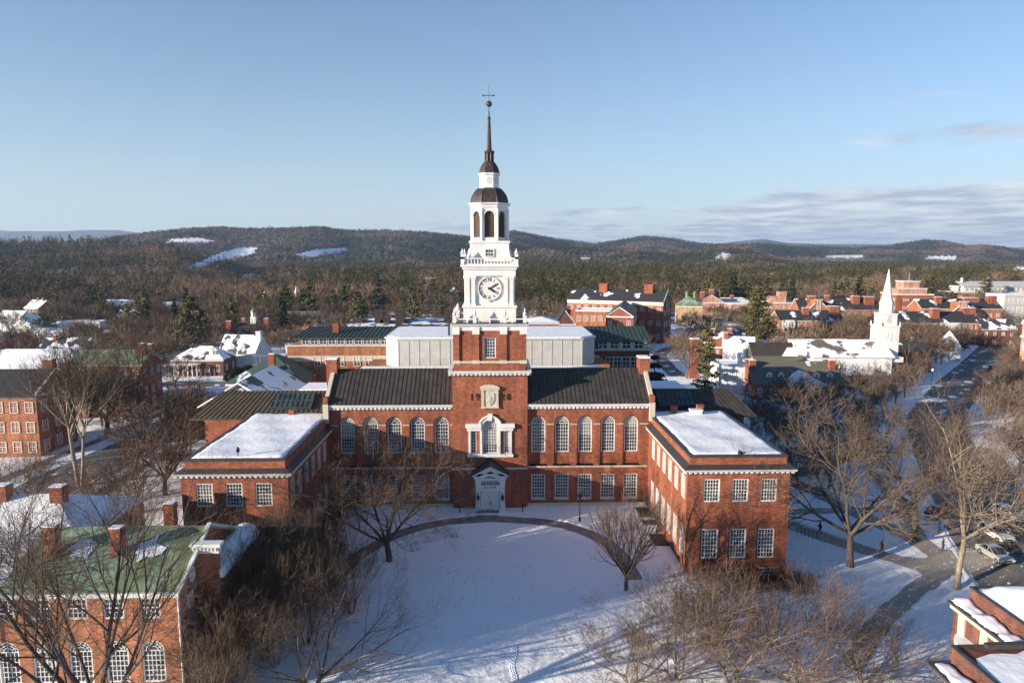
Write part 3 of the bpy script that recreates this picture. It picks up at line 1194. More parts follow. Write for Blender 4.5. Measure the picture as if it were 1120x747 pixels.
dm.build('dome', M['copper'], lib)
ln = MB()
ln.lathe([(octa(1.42), 45.38), (octa(1.42), 45.6), (octa(1.36), 45.65), (octa(1.36), 47.15), (octa(1.5), 47.2), (octa(1.55), 47.45), (octa(1.3), 47.46)], 8, 0, TC, math.pi / 8)
lant = ln.build('lantern', M['white'], lib)
M['greypane'] = plain('grey_oval_panel', (.5, .5, .5), .5, .1, 2)
for kx in range(8):
    th = kx * math.pi / 4
    n = Vector((math.sin(th), -math.cos(th)))
    d = Vector((math.cos(th), math.sin(th)))
    q = Vector((0, TC)) + n * 1.36
    ov = MB()
    ov.extrude([(q.x + d.x * .36 * math.cos(t), q.y + d.y * .36 * math.cos(t), 46.4 + .5 * math.sin(t)) for t in [2 * math.pi * i / 16 for i in range(16)]], (n.x * .03, n.y * .03, 0))
    o = ov.build('oval_window', M['greypane'], lant)
d2 = MB()
d2.lathe([(octa(1.47), 47.46), (octa(1.42), 47.8), (octa(1.25), 48.3), (octa(.95), 48.8), (octa(.7), 49.1), (octa(.6), 49.15)], 8, 0, TC, math.pi / 8)
d2.lathe([(octa(.62), 49.1), (octa(.62), 49.2), (octa(.52), 49.25), (octa(.52), 50.2), (octa(.72), 50.35), (octa(.76), 50.6), (octa(.5), 50.62)], 8, 0, TC, math.pi / 8)
for kx in range(8):
    th = math.pi / 8 + kx * math.pi / 4
    d2.tube([(octa(.6) * math.cos(th), TC + octa(.6) * math.sin(th), 49.15), (octa(.6) * math.cos(th), TC + octa(.6) * math.sin(th), 50.3)], [.08, .08], 5)
d2.build('upper_dome', M['copper'], lib)
sp2 = MB()
sp2.lathe([(octa(.5), 50.6), (octa(.38), 50.75), (octa(.34), 51.2), (octa(.19), 55.0), (octa(.24), 55.1), (octa(.22), 55.3), (octa(.1), 55.4), (octa(.07), 55.9), (octa(.13), 56.0), (octa(.05), 56.1), (octa(.05), 56.9)], 8, 0, TC, math.pi / 8)
spire = sp2.build('spire', M['copper'], lib)
bll = MB()
bll.lathe([(.43 * math.sin(math.pi * i / 12) + .001, 57.15 - .43 * math.cos(math.pi * i / 12)) for i in range(13)], 16, 0, TC)
bll.build('ball', M['copper'], spire, smooth=True)
vn = MB()
vn.tube([(0, TC, 57.5), (0, TC, 59.75)], [.05, .025], 6)
vn.bar((-.85, TC, 58.3), (.85, TC, 58.3), .05, .08)
vn.extrude([(.85, TC, 58.3), (.55, TC, 58.47), (.55, TC, 58.13)], (0, .04, 0))
vn.extrude([(-.9, TC, 58.5), (-.6, TC, 58.3), (-.9, TC, 58.1)], (0, .04, 0))
vn.bar((0, TC - .5, 58.3), (0, TC + .5, 58.3), .05, .06)
vn.build('weathervane', M['black'], spire)

# main roofs with standing seams
def seam_roof(parent, name, a, b, c, d, t, mat, pitch=.62, rib=.07, snow=None):
    """a,b eave left/right; c,d ridge right/left"""
    mb = MB()
    a, b, c, d = map(Vector, (a, b, c, d))
    mb.slab(a, b, c, d, t)
    L = (b - a).length
    n = int(L / pitch)
    nrm = (b - a).cross(d - a).normalized()
    for i in range(n + 1):
        f = i / n
        p, q = a.lerp(b, f), d.lerp(c, f)
        mb.bar(p + nrm * rib * .45, q + nrm * rib * .45, .05, rib, nrm)
    return mb.build(name, mat, parent)


for sgn in (-1, 1):
    xa, xb = (5.33, 23.05) if sgn > 0 else (-23.05, -5.33)
    seam_roof(lib, 'roof', (xa, -.5, 14.78), (xb, -.5, 14.78), (xb, 5.5, 19.0), (xa, 5.5, 19.0), .15, M['roofd'])
    seam_roof(lib, 'roof', (xb, 11.4, 14.78), (xa, 11.4, 14.78), (xa, 5.52, 19.0), (xb, 5.52, 19.0), .15, M['roofd'])
    # stone gable coping, kneeler and chimney
    cp = MB()
    x0, x1 = (23.0, 23.55) if sgn > 0 else (-23.55, -23.0)
    cp.extrude([(x0, -.55, 14.6), (x0, -.55, 15.2), (x0, 5.5, 19.5), (x0, 11.5, 15.2), (x0, 11.5, 14.6), (x0, 5.5, 19.0)], (x1 - x0, 0, 0))
    cp.box(x0 - .1, x1 + .1, -.75, -.2, 12.2, 14.9)
    cp.build('gable_coping', M['stone'], lib)
    ch = MB()
    ch.box(x0 - .65, x1 + .35, 4.3, 6.5, 15.5, 20.3)
    ch.box(x0 - .72, x1 + .42, 4.22, 6.58, 20.3, 20.55)
    ch.box(x0 - .05, x1 + .05, -.65, .3, 14.9, 15.9)
    cho = ch.build('chimney', M['brick'], lib)
    sc = MB()
    sc.box(x0 - .66, x1 + .36, 4.28, 6.52, 20.55, 20.75)
    sc.build('snow_cap', M['snow'], cho)

# Palladian window on the tower front
pl = MB()
y = -.65
for xa, xb in ((-3.05, -.98 - .28), (1.26, 3.05)):
    pl.box(xa - .25 if xa < 0 else xa, xb if xa < 0 else xb + .25, y - .28, y + .05, 11.0, 11.45)
    pl.box(xa - .45 if xa < 0 else xa, xb if xa < 0 else xb + .45, y - .5, y + .05, 11.45, 12.05)
for x in (-2.95, -1.32, 1.32, 2.95):
    pl.box(x - .15, x + .15, y - .2, y + .05, 7.6, 11.0)
pl.box(-3.3, 3.3, y - .35, y + .08, 7.15, 7.6)
for i in range(14):
    a, b = math.pi * i / 14, math.pi * (i + 1) / 14
    for ro, wdt, yy in ((1.33, .5, .22), (1.62, .2, .34)):
        pl.bar((ro * math.cos(a), y - yy / 2, 11.52 + ro * math.sin(a)), (ro * math.cos(b), y - yy / 2, 11.52 + ro * math.sin(b)), wdt, yy + .1, Vector((0, 1, 0)))
pl.extrude([(-.24, y - .45, 12.5), (.24, y - .45, 12.5), (.36, y - .45, 13.5), (-.36, y - .45, 13.5)], (0, .45, 0))
pl.box(-1.3, -1.08, y - .14, y + .05, 7.6, 11.5)
pl.box(1.08, 1.3, y - .14, y + .05, 7.6, 11.5)
pal = pl.build('palladian_surround', M['white'], lib)
add_window(lib, 0, y + .2, 7.6, 0, dict(w=2.16, h=5.0, cols=5, rows=9, arch=True))
add_window(lib, -2.38, y + .2, 7.6, 0, dict(w=.8, h=3.4, cols=2, rows=7))
add_window(lib, 2.38, y + .2, 7.6, 0, dict(w=.8, h=3.4, cols=2, rows=7))

# date and shield
for s_, x in (('1 9', -2.2), ('2 8', 2.2)):
    me = text_mesh(s_, 1.32, .05, 'date_numerals', M['ink'], 0.0)
    o = link('date_numerals', me, lib, (x, -.7, 15.85))
    o.rotation_euler = (R(90), 0, 0)
    o.scale = (.84, 1.02, 1)
sh = MB()
sh.box(-1.05, 1.05, -.82, -.62, 14.35, 17.0)
sh.box(-1.2, -.85, -.95, -.8, 14.55, 16.9)
sh.box(.85, 1.2, -.95, -.8, 14.55, 16.9)
sh.box(-1.25, 1.25, -1.0, -.62, 14.3, 14.55)
sh.box(-1.3, 1.3, -1.05, -.62, 16.9, 17.15)
sh.extrude([(-1.4, -1.1, 17.15)] + [(1.4 * math.cos(math.pi * (1 - i / 10)), -1.1, 17.15 + .55 * math.sin(math.pi * i / 10)) for i in range(1, 10)] + [(1.4, -1.1, 17.15)], (0, .5, 0))
shield = sh.build('shield_tablet', M['stone'], lib)
es = MB()
es.extrude([(-.62, -.93, 16.45), (-.62, -.93, 15.5), (-.45, -.93, 15.05), (0, -.93, 14.72), (.45, -.93, 15.05), (.62, -.93, 15.5), (.62, -.93, 16.45), (.3, -.93, 16.6), (0, -.93, 16.4), (-.3, -.93, 16.6)], (0, .15, 0))
es.extrude([(0, -.99, 16.1), (-.32, -.99, 15.3), (.32, -.99, 15.3)], (0, .07, 0))
es.box(-.05, .05, -.99, -.9, 15.0, 15.35)
es.build('shield', M['stone'], shield)

# entrance portal
po = MB()
py = -1.75
for sx in (-1, 1):
    po.box(sx * 1.75 - .34, sx * 1.75 + .34, py - .1, -.6, -.7, 3.95)
    po.box(sx * 1.75 - .4, sx * 1.75 + .4, py - .18, -.6, -.7, .05)
    po.box(sx * 1.75 - .4, sx * 1.75 + .4, py - .16, -.6, 3.55, 3.8)
po.box(-2.15, 2.15, py - .05, -.6, 3.95, 4.25)
wall_holes(po, (-2.1, py), (1, 0), 4.2, 2.4, 4.95, [(.75, 3.45, 3.3, 4.62, True)], depth=.5)
po.box(-1.45, 1.45, py + .02, -.62, 2.4, 3.3)
po.box(-2.35, -1.35, py - .2, -.6, 4.25, 4.6)
po.box(1.35, 2.35, py - .2, -.6, 4.25, 4.6)
po.extrude([(-2.55, py - .3, 4.6), (-2.55, py - .3, 4.8), (0, py - .3, 6.1), (2.55, py - .3, 4.8), (2.55, py - .3, 4.6), (0, py - .3, 5.85)], (0, 1.7, 0))
po.extrude([(-2.2, py, 4.62), (0, py, 5.8), (2.2, py, 4.62), (1.5, py, 4.62), (0, py, 5.3), (-1.5, py, 4.62)], (0, .3, 0))
port = po.build('portal', M['door'], lib)
prf_ = MB()
prf_.slab((-2.75, -.64, 5.0), (-2.6, py - .32, 4.86), (0, py - .32, 6.16), (0, -.64, 6.95), .06)
prf_.slab((2.6, py - .32, 4.86), (2.75, -.64, 5.0), (0, -.64, 6.95), (0, py - .32, 6.16), .06)
prf_.build('portal_roof', M['coping'], port)
fl = MB()
for i in range(1, 8):
    a = math.pi * i / 8
    fl.bar((.25 * math.cos(a), py + .16, 3.35 + .25 * math.sin(a)), (1.3 * math.cos(a), py + .16, 3.35 + 1.26 * math.sin(a)), .05, .05, Vector((0, 1, 0)))
for rr in (.28, .7, 1.05):
    for i in range(12):
        a, b = math.pi * i / 12, math.pi * (i + 1) / 12
        fl.bar((rr * math.cos(a), py + .16, 3.35 + rr * math.sin(a)), (rr * math.cos(b), py + .16, 3.35 + rr * math.sin(b)), .05, .05, Vector((0, 1, 0)))
fan = fl.build('fanlight', M['white'], port)
fp = MB()
fp.poly([(-1.4, py + .25, 3.25), (1.4, py + .25, 3.25), (1.4, py + .25, 4.7), (-1.4, py + .25, 4.7)])
fp.build('fanlight_pane', M['glassd'], port)
dr = MB()
dr.box(-1.36, -.01, py + .3, py + .4, -.62, 2.38)
dr.box(.01, 1.36, py + .3, py + .4, -.62, 2.38)
for sx in (-1, 1):
    for z0, z1 in ((-.4, .5), (.7, 1.3), (1.5, 2.2)):
        for x0, x1 in ((.14, .62), (.76, 1.24)):
            a, b = (sx * x0, sx * x1) if sx > 0 else (-x1, -x0)
            dr.box(a, b, py + .26, py + .31, z0, z1)
door = dr.build('door', M['door'], port)
hd = MB()
for sx in (-1, 1):
    hd.box(sx * .14 - .04, sx * .14 + .04, py + .16, py + .27, .35, .75)
hd.build('handle', M['black'], port)
lt = text_mesh('B A K E R', .42, .03, 'lettering', M['ink'])
o = link('lettering', lt, port, (0, py - .01, 2.95))
o.rotation_euler = (R(90), 0, 0)
lg = MB()
for sx in (-1, 1):
    x = sx * 1.75
    lg.lathe([(.05, 1.1), (.16, 1.25), (.2, 1.75), (.08, 1.95), (.03, 2.1)], 6, x, py - .42)
    lg.box(x - .03, x + .03, py - .4, py - .1, 1.05, 1.12)
    lg.box(x - .3, x + .3, py - .14, py - .09, 1.5, 1.56)
    lg.box(x - .05, x + .05, py - .16, py - .09, .9, 2.2)
lg.build('wall_lantern', M['black'], port)

# wings
for sgn in (-1, 1):
    xi, xo = 23.0, 35.05
    x0, x1 = (xi, xo) if sgn > 0 else (-xo, -xi)
    ww = MB()
    cx = (x0 + x1) / 2 + (.2 if sgn > 0 else -.1)
    cxs = [cx - 3.35, cx, cx + 3.35]
    ops = [(c - x0 - .95, c - x0 + .95, 7.35, 10.1, False) for c in cxs]
    ops += [(c - x0 - 1.2, c - x0 + 1.2, .3, 5.3, True) for c in cxs]
    ops += [(c - x0 - .75, c - x0 + .75, -1.75, -.75, False) for c in cxs[1:]]
    wall_holes(ww, (x0, -20), (1, 0), x1 - x0, -4, 11.0, ops, depth=.1)
    for c in cxs:
        wall_holes(ww, (c - 1.2, -19.9), (1, 0), 2.4, .3, 5.3, [(.22, 2.18, .4, 4.0, False)], depth=.2)
        add_window(lib, c, -19.9, 7.35, 0, WIN_U)
        add_window(lib, c, -19.78, .4, 0, WIN_L)
    for c in cxs[1:]:
        add_window(lib, c, -19.9, -1.75, 0, dict(w=1.5, h=1.0, cols=4, rows=2))
    inner = x0 if sgn > 0 else x1
    ys = [-18.2 + 3.05 * i for i in range(6)]
    L = 19.98
    if sgn > 0:      # west-facing inner wall, walking from back to front
        ops = [(-.02 - y_ - .9, -.02 - y_ + .9, 7.35, 10.1, False) for y_ in ys] + [(-.02 - y_ - .95, -.02 - y_ + .95, .4, 4.0, False) for y_ in ys]
        wall_holes(ww, (inner, -.02), (0, -1), L, -4, 11.0, ops, depth=.2)
        rt_ = R(-90)
    else:
        ops = [(y_ + 20 - .9, y_ + 20 + .9, 7.35, 10.1, False) for y_ in ys] + [(y_ + 20 - .95, y_ + 20 + .95, .4, 4.0, False) for y_ in ys]
        wall_holes(ww, (inner, -20), (0, 1), L, -4, 11.0, ops, depth=.2)
        rt_ = R(90)
    for y_ in ys:
        add_window(lib, inner + sgn * .1, y_, 7.35, rt_, dict(w=1.8, h=2.75, cols=5, rows=6))
        add_window(lib, inner + sgn * .1, y_, .4, rt_, dict(w=1.9, h=3.6, cols=5, rows=7))
    outer = x1 if sgn > 0 else x0
    ww.box(min(outer, outer - sgn * .3), max(outer, outer - sgn * .3), -19.98, 3.4, -4, 11.0)
    ww.box(x0 + .3, x1 - .3, 3.1, 3.38, -4, 11.0)
    if sgn > 0:
        ww.box(x0 + .01, x0 + .3, 0, 3.38, -4, 11.0)
    else:
        ww.box(x1 - .3, x1 - .01, 0, 3.38, -4, 11.0)
    # set-back brick parapet
    ww.box(x0 + .35, x1 - .35, -19.65, -19.3, 11.0, 12.6)
    ww.box(x0 + .35, x0 + .7, -19.3, 3.3, 11.0, 12.6)
    ww.box(x1 - .7, x1 - .35, -19.3, 3.3, 11.0, 12.6)
    ww.box(x0 + .7, x1 - .7, 3.0, 3.3, 11.0, 12.6)
    ww.build('wing_wall', M['brick'], lib)
    wc = MB()
    cornice(wc, (x0, -20), (x1, -20), 10.85, .62, .5, .30, ends=.55)
    if sgn > 0:
        cornice(wc, (x0, -.1), (x0, -20), 10.85, .62, .5, .30)
        cornice(wc, (x1, -20), (x1, 3.4), 10.85, .62, .5, 0)
    else:
        cornice(wc, (x1, -20), (x1, -.1), 10.85, .62, .5, .30)
        cornice(wc, (x0, 3.4), (x0, -20), 10.85, .62, .5, 0)
    wc.build('wing_cornice', M['white'], lib)
    cp = MB()   # dark metal skirt and coping
    cp.slab((x0 - .55, -20.55, 11.38), (x1 + .55, -20.55, 11.38), (x1 - .3, -19.62, 11.75), (x0 + .3, -19.62, 11.75), .06)
    cp.slab((x0 - .55, -.1, 11.38), (x0 - .55, -20.55, 11.38), (x0 + .37, -19.62, 11.75), (x0 + .37, -.1, 11.75), .06)
    cp.slab((x1 + .55, -20.55, 11.383), (x1 + .55, 3.3, 11.383), (x1 - .37, 3.3, 11.753), (x1 - .37, -19.62, 11.753), .06)
    cp.box(x0 + .25, x1 - .25, -19.75, -19.2, 12.6, 12.82)
    cp.box(x0 + .25, x0 + .8, -19.2, 3.35, 12.6, 12.818)
    cp.box(x1 - .8, x1 - .25, -19.2, 3.35, 12.6, 12.818)
    cp.box(x0 + .8, x1 - .8, 2.95, 3.35, 12.6, 12.816)
    cp.build('coping', M['coping'], lib)
    # snow lying on the flat roof, with an uneven edge
    sn = MB()
    nx_, ny_ = 26, 46
    rr = random.Random(5 + sgn)
    ax0, ax1, ay0, ay1 = x0 + .62, x1 - .42, -19.38, 3.2
    gv = []
    for j in range(ny_ + 1):
        for i in range(nx_ + 1):
            x = ax0 + (ax1 - ax0) * i / nx_
            y_ = ay0 + (ay1 - ay0) * j / ny_
            e = min(i, nx_ - i, j, ny_ - j)
            z = 12.88 + .05 * math.sin(x * .9 + y_ * .4) + .04 * math.sin(y_ * 1.3) + rr.random() * .02 + (-.28 if e == 0 else 0)
            if e == 0:
                x += (rr.random() - .5) * .5
                y_ += (rr.random() - .5) * .35
            gv.append((x, y_, z))
    sn.add(gv, [(j * (nx_ + 1) + i, j * (nx_ + 1) + i + 1, (j + 1) * (nx_ + 1) + i + 1, (j + 1) * (nx_ + 1) + i) for j in range(ny_) for i in range(nx_)])
    sn.build('roof_snow', M['snow'], lib, smooth=True)
    # roof vents
    if sgn > 0:
        for x, y_, a, h_ in ((26.9, 1.6, .45, .95), (31.0, 2.2, .45, .95)):
            vb = MB()
            vb.box(x - a, x + a, y_ - a, y_ + a, 12.8, 12.9 + h_)
            vb.box(x - a - .06, x + a + .06, y_ - a - .06, y_ + a + .06, 12.9 + h_, 13.0 + h_)
            vb.build('chimney', M['brick'], lib)
        vb = MB()
        vb.box(29.2, 30.8, .3, 1.3, 12.8, 13.4)
        vb.box(29.1, 30.9, .2, 1.4, 13.4, 13.6)
        vb.build('roof_hatch', M['clap'], lib)
        vb = MB()
        vb.lathe([(.3, 12.8), (.3, 13.05), (.12, 13.15)], 8, 29.4, -19.0)
        vb.build('roof_vent', M['black'], lib)
    else:
        vb = MB()
        vb.box(-29.2, -28.4, 1.6, 2.4, 12.8, 13.6)
        vb.build('chimney', M['brick'], lib)
        vb = MB()
        vb.lathe([(.06, 12.8), (.06, 13.3), (.22, 13.4), (.22, 13.7), (.1, 13.95)], 8, -29.0, -18.6)
        vb.build('roof_vent', M['black'], lib)
    # lean-to brown roof behind the wing, with a skylight and a snowy flat roof
    lo, hi = (23.6, 38.5) if sgn > 0 else (-42, -23.6)
    e0, e1 = (23.6, 40.0) if sgn > 0 else (-44.3, -23.6)
    t0, t1 = (23.6, 37.2) if sgn > 0 else (-41.0, -23.6)
    mbt = M['roofb'] if sgn < 0 else M['roofd']
    seam_roof(lib, 'rear_roof', (e0, 3.5, 11.9), (e1, 3.5, 11.9), (t1, 8.5, 15.1), (t0, 8.5, 15.1), .2, mbt, .75, .09)
    rw = MB()
    rw.box(min(lo, hi) + .3, max(lo, hi) - .3, 3.6, 22, -1, 11.7)
    rw.build('rear_wall', M['brick'], lib)
    sx0, sx1 = (25.6, 31.2) if sgn > 0 else (-32.8, -26.8)
    sk = MB()
    sk.slab((sx0, 4.9, 13.25), (sx1, 4.9, 13.25), (sx1, 7.4, 14.85), (sx0, 7.4, 14.85), .3)
    sko = sk.build('skylight', M['skyl'], lib)
    sb = MB()
    for i in range(9):
        x = sx0 + (sx1 - sx0) * i / 8
        sb.bar((x, 4.9, 13.3), (x, 7.4, 14.9), .08, .1)
    for a, b in (((sx0, 4.85, 13.3), (sx1, 4.85, 13.3)), ((sx0, 7.42, 14.92), (sx1, 7.42, 14.92)), ((sx0, 6.1, 14.1), (sx1, 6.1, 14.1))):
        sb.bar(a, b, .12, .14)
    sb.build('skylight_bars', M['greend'], sko)
    sn = MB()
    fx0, fx1 = (23.7, 30.6) if sgn > 0 else (-29.6, -23.7)
    sn.box(fx0, fx1, 8.6, 14.5, 13.0, 15.25)
    sn.build('rear_snow_roof', M['snow'], lib)
# snowy flat roof strip between the main roof and the grey penthouse
fs = MB()
fs.box(-22, -5.4, 11.3, 20.5, 12, 16.9)
fs.box(5.4, 19, 11.3, 20.5, 12, 16.9)
fs.build('rear_snow_roof', M['snow'], lib)

# grey panelled penthouse behind the tower
gp_ = MB()
gx, gy0, gy1 = 16.0, 22.0, 41.0
out8 = [(-gx, gy0), (gx, gy0), (gx + 2.6, gy0 + 3), (gx + 2.6, gy1), (-gx - 2.6, gy1), (-gx - 2.6, gy0 + 3)]
gp_.extrude([(x, y_, 10) for x, y_ in out8], (0, 0, 11.2))
for i in range(19):
    x = -gx + 2 * gx * i / 18
    gp_.box(x - .05, x + .05, gy0 - .06, gy0 + .02, 14, 21.15)
gp_.box(-gx, gx, gy0 - .05, gy0 + .02, 17.9, 18.0)
gp_.extrude([(x * 1.012, y_ + (-.2 if y_ < 30 else .2), 21.2) for x, y_ in out8], (0, 0, .25))
annex = thing('grey_penthouse', 'wide pale grey panelled roof block with snow on top behind the brick tower', 'penthouse', (LX, LY, 0))
gp_.build('panelled_wall', M['grey'], annex)
sn = MB()
sn.extrude([(x * .985, y_ + (.25 if y_ < 30 else -.25), 21.45) for x, y_ in out8], (0, 0, .16))
sn.build('roof_snow', M['snow'], annex)
lb = MB()
lb.box(-gx - 6, -gx + .0, gy0 + 1.0, gy0 + 10, 10, 16.4)
lb.box(gx - .2, gx + 5, gy0 + .8, gy0 + 10, 10, 16.6)
lb.build('side_wall', M['brick_o'], annex)
pv = MB()
pv.lathe([(.18, 21.5), (.18, 24.0), (.24, 24.0), (.24, 24.2)], 8, -7.4, 25)
pv.build('vent_pipe', M['black'], annex)

# ================================================================ TREES
def perp(d, rr):
    v = Vector((rr.gauss(0, 1), rr.gauss(0, 1), rr.gauss(0, 1)))
    v = v - d * v.dot(d)
    return v.normalized() if v.length > 1e-5 else Vector((1, 0, 0))


def gen_tree(seed, th, r0, nmain, ang, L0, kids=(5, 5, 4), ratio=.62, trop=.1, wig=.16, stems=1, stemspread=.3, twr=.012, lean=(0, 0), thick=2, angk=(28, 62), leader=False, flat=1.0):
    rr = random.Random(seed)
    T, Cn = MB(), MB()
    nl = len(kids)

    def grow(p, d, L, r, lev):
        ns = (5, 5, 4, 3, 2, 2)[min(lev, 5)]
        pts, rads, dirs = [tuple(p)], [r], [d.copy()]
        q = p.copy()
        rend = max(twr * .6, r * (.42 if lev < nl else .5))
        for i in range(ns):
            d = d + perp(d, rr) * wig * (1 if lev else .5) + Vector((0, 0, trop * (1 if lev else .3)))
            d.normalize()
            q = q + d * (L / ns)
            pts.append(tuple(q))
            rads.append(r + (rend - r) * (i + 1) / ns)
            dirs.append(d.copy())
        ra = r
        k3 = 8 if ra > .2 else (6 if ra > .09 else (4 if ra > .035 else 3))
        (T if lev < thick else Cn).tube(pts, rads, k3)
        if lev >= nl:
            return
        n = kids[lev]
        for c in range(n):
            f = .28 + .72 * (c + rr.random() * .8) / n
            f = min(f, .98)
            ii = f * ns
            i0 = min(int(ii), ns - 1)
            fr = ii - i0
            b = Vector(pts[i0]).lerp(Vector(pts[i0 + 1]), fr)
            a = R(rr.uniform(*angk)) * (1.0 if c < n - 1 else .45)
            pv_ = perp(dirs[i0], rr)
            pv_.z *= flat
            nd = (dirs[i0] * math.cos(a) + pv_ * math.sin(a)).normalized()
            rl = rads[i0] + (rads[i0 + 1] - rads[i0]) * fr
            grow(b, nd, L * ratio * (1.15 - .45 * f) * rr.uniform(.8, 1.2), max(twr, rl * rr.uniform(.5, .68)), lev + 1)

    for s_ in range(stems):
        a0 = rr.uniform(0, 6.28) if stems == 1 else 2 * math.pi * s_ / stems + rr.uniform(-.4, .4)
        d0 = Vector((lean[0], lean[1], 1))
        if stems > 1:
            d0 += Vector((math.cos(a0), math.sin(a0), 0)) * stemspread * rr.uniform(.6, 1.3)
        d0.normalize()
        rs = r0 * (1 if stems == 1 else rr.uniform(.7, 1.0))
        p = Vector((math.cos(a0) * r0 * .8, math.sin(a0) * r0 * .8, -.5)) if stems > 1 else Vector((0, 0, -.5))
        ns = 5
        pts, rads = [tuple(p)], [rs * 1.35]
        q = p.copy()
        d = d0.copy()
        for i in range(ns):
            d = (d + perp(d, rr) * wig * .35).normalized()
            q = q + d * ((th + .5) / ns)
            pts.append(tuple(q))
            rads.append(rs * (1.08 - .28 * (i + 1) / ns))
        T.tube(pts, rads, 10)
        for m_ in range(nmain):
            az = 2 * math.pi * (m_ + rr.uniform(-.25, .25)) / nmain + seed
            a = R(ang) * rr.uniform(.65, 1.25)
            if leader and m_ == 0:
                a *= .15
            side = Vector((math.cos(az), math.sin(az), 0))
            side = (side - d * side.dot(d)).normalized()
            nd = (d * math.cos(a) + side * math.sin(a)).normalized()
            b = q if rr.random() < .55 or m_ == 0 else Vector(pts[-2]).lerp(q, rr.random())
            grow(b.copy(), nd, L0 * rr.uniform(.8, 1.2) * (1.25 if leader and m_ == 0 else 1), rads[-1] * rr.uniform(.5, .72), 0)
    return T, Cn


def tree_thing(label, loc, T, Cn, bark='bark', twig='twig', rot=0, scale=1, group=None, name='bare_tree', cat='tree'):
    t = thing(name, label, cat, loc, rot, group)
    t.scale = (scale,) * 3
    T.build('trunk', M[bark], t, smooth=True)
    Cn.build('crown', M[twig], t)
    return t


def conifer(seed, H, rad, n_whorl, nb, tuft, tsz, kind='pine', base=.15):
    rr = random.Random(seed)
    T, Cn = MB(), MB()
    T.tube([(0, 0, -.5), (rr.uniform(-.1, .1), 0, H * .5), (0, 0, H * .97)], [H * .018, H * .012, .04], 7)
    for w in range(n_whorl):
        f = base + (1 - base) * (w + rr.random() * .5) / n_whorl
        z = H * f
        if kind == 'pine':
            rmax = rad * (1 - f ** 2.2) ** .8 * rr.uniform(.55, 1.2) + .25
        else:
            rmax = rad * (1 - f) ** .85 * rr.uniform(.8, 1.1) + .15
        for b in range(nb):
            az = rr.uniform(0, 6.283)
            L = rmax * rr.uniform(.65, 1.1)
            dz = L * (rr.uniform(.0, .35) if kind == 'pine' else rr.uniform(-.35, -.05))
            ex, ey = math.cos(az) * L, math.sin(az) * L
            T.tube([(0, 0, z), (ex * .6, ey * .6, z + dz * .4), (ex, ey, z + dz)], [.06 * H / 18, .04 * H / 18, .015], 3)
            for t in range(tuft):
                g = rr.uniform(.3, 1.05)
                c = Vector((ex * g, ey * g, z + dz * g * g))
                c += Vector((rr.gauss(0, 1), rr.gauss(0, 1), rr.gauss(0, .5))) * (.10 * L + .12)
                s_ = tsz * rr.uniform(.6, 1.3)
                u = Vector((rr.gauss(0, 1), rr.gauss(0, 1), rr.gauss(0, .6))).normalized()
                v = perp(u, rr)
                Cn.add([c + u * s_, c - u * s_ * .5 + v * s_ * .6, c - u * s_ * .5 - v * s_ * .6], [(0, 1, 2)])
    return T, Cn


# ---- far woods as one mesh each
def tpl_ever(seed, n, sz, pine=True):
    rr = np.random.RandomState(seed)
    f = rr.rand(n) ** .75
    prof = (1 - f ** 2) if pine else (1 - f)
    rad_ = prof * (.30 if pine else .22) * (.75 + .5 * rr.rand(n)) + .02
    az = rr.rand(n) * 6.283
    rad_ *= np.sqrt(.35 + .65 * rr.rand(n)) * (1 + .25 * np.sin(az * 3 + seed + f * 9))
    c = np.stack([np.cos(az) * rad_, np.sin(az) * rad_, .12 + .86 * f], -1)
    u = rr.randn(n, 3)
    u[:, 2] *= .5
    u /= np.linalg.norm(u, axis=1)[:, None]
    v = np.cross(u, rr.randn(n, 3))
    v /= np.linalg.norm(v, axis=1)[:, None]
    s_ = (sz * (.6 + .8 * rr.rand(n)) * (1.1 - .6 * f))[:, None]
    return np.stack([c + u * s_, c - u * s_ * .5 + v * s_ * .6, c - u * s_ * .5 - v * s_ * .6], 1)


def tpl_bare(seed, n, w, spread=.3):
    rr = np.random.RandomState(seed)
    az = rr.rand(n) * 6.283
    e = np.arccos(1 - rr.rand(n) * 1.25)
    d = np.stack([np.cos(az) * np.sin(e) * spread * 2, np.sin(az) * np.sin(e) * spread * 2, np.cos(e) * .62], -1)
    base = np.array([0, 0, .32])
    t = (.3 + .45 * rr.rand(n))[:, None]
    a = base + d * t * .75 + rr.randn(n, 3) * .03
    b = base + d * (t * .75 + .42) + rr.randn(n, 3) * .07
    s_ = np.cross(d, rr.randn(n, 3))
    s_ /= np.linalg.norm(s_, axis=1)[:, None]
    tri = np.stack([a + s_ * w, a - s_ * w, b], 1)
    tr = np.array([[[.02, 0, 0], [-.02, 0, 0], [0, 0, .6]], [[0, .02, 0], [0, -.02, 0], [.05, 0, .6]]])
    return np.concatenate([tri, tr])


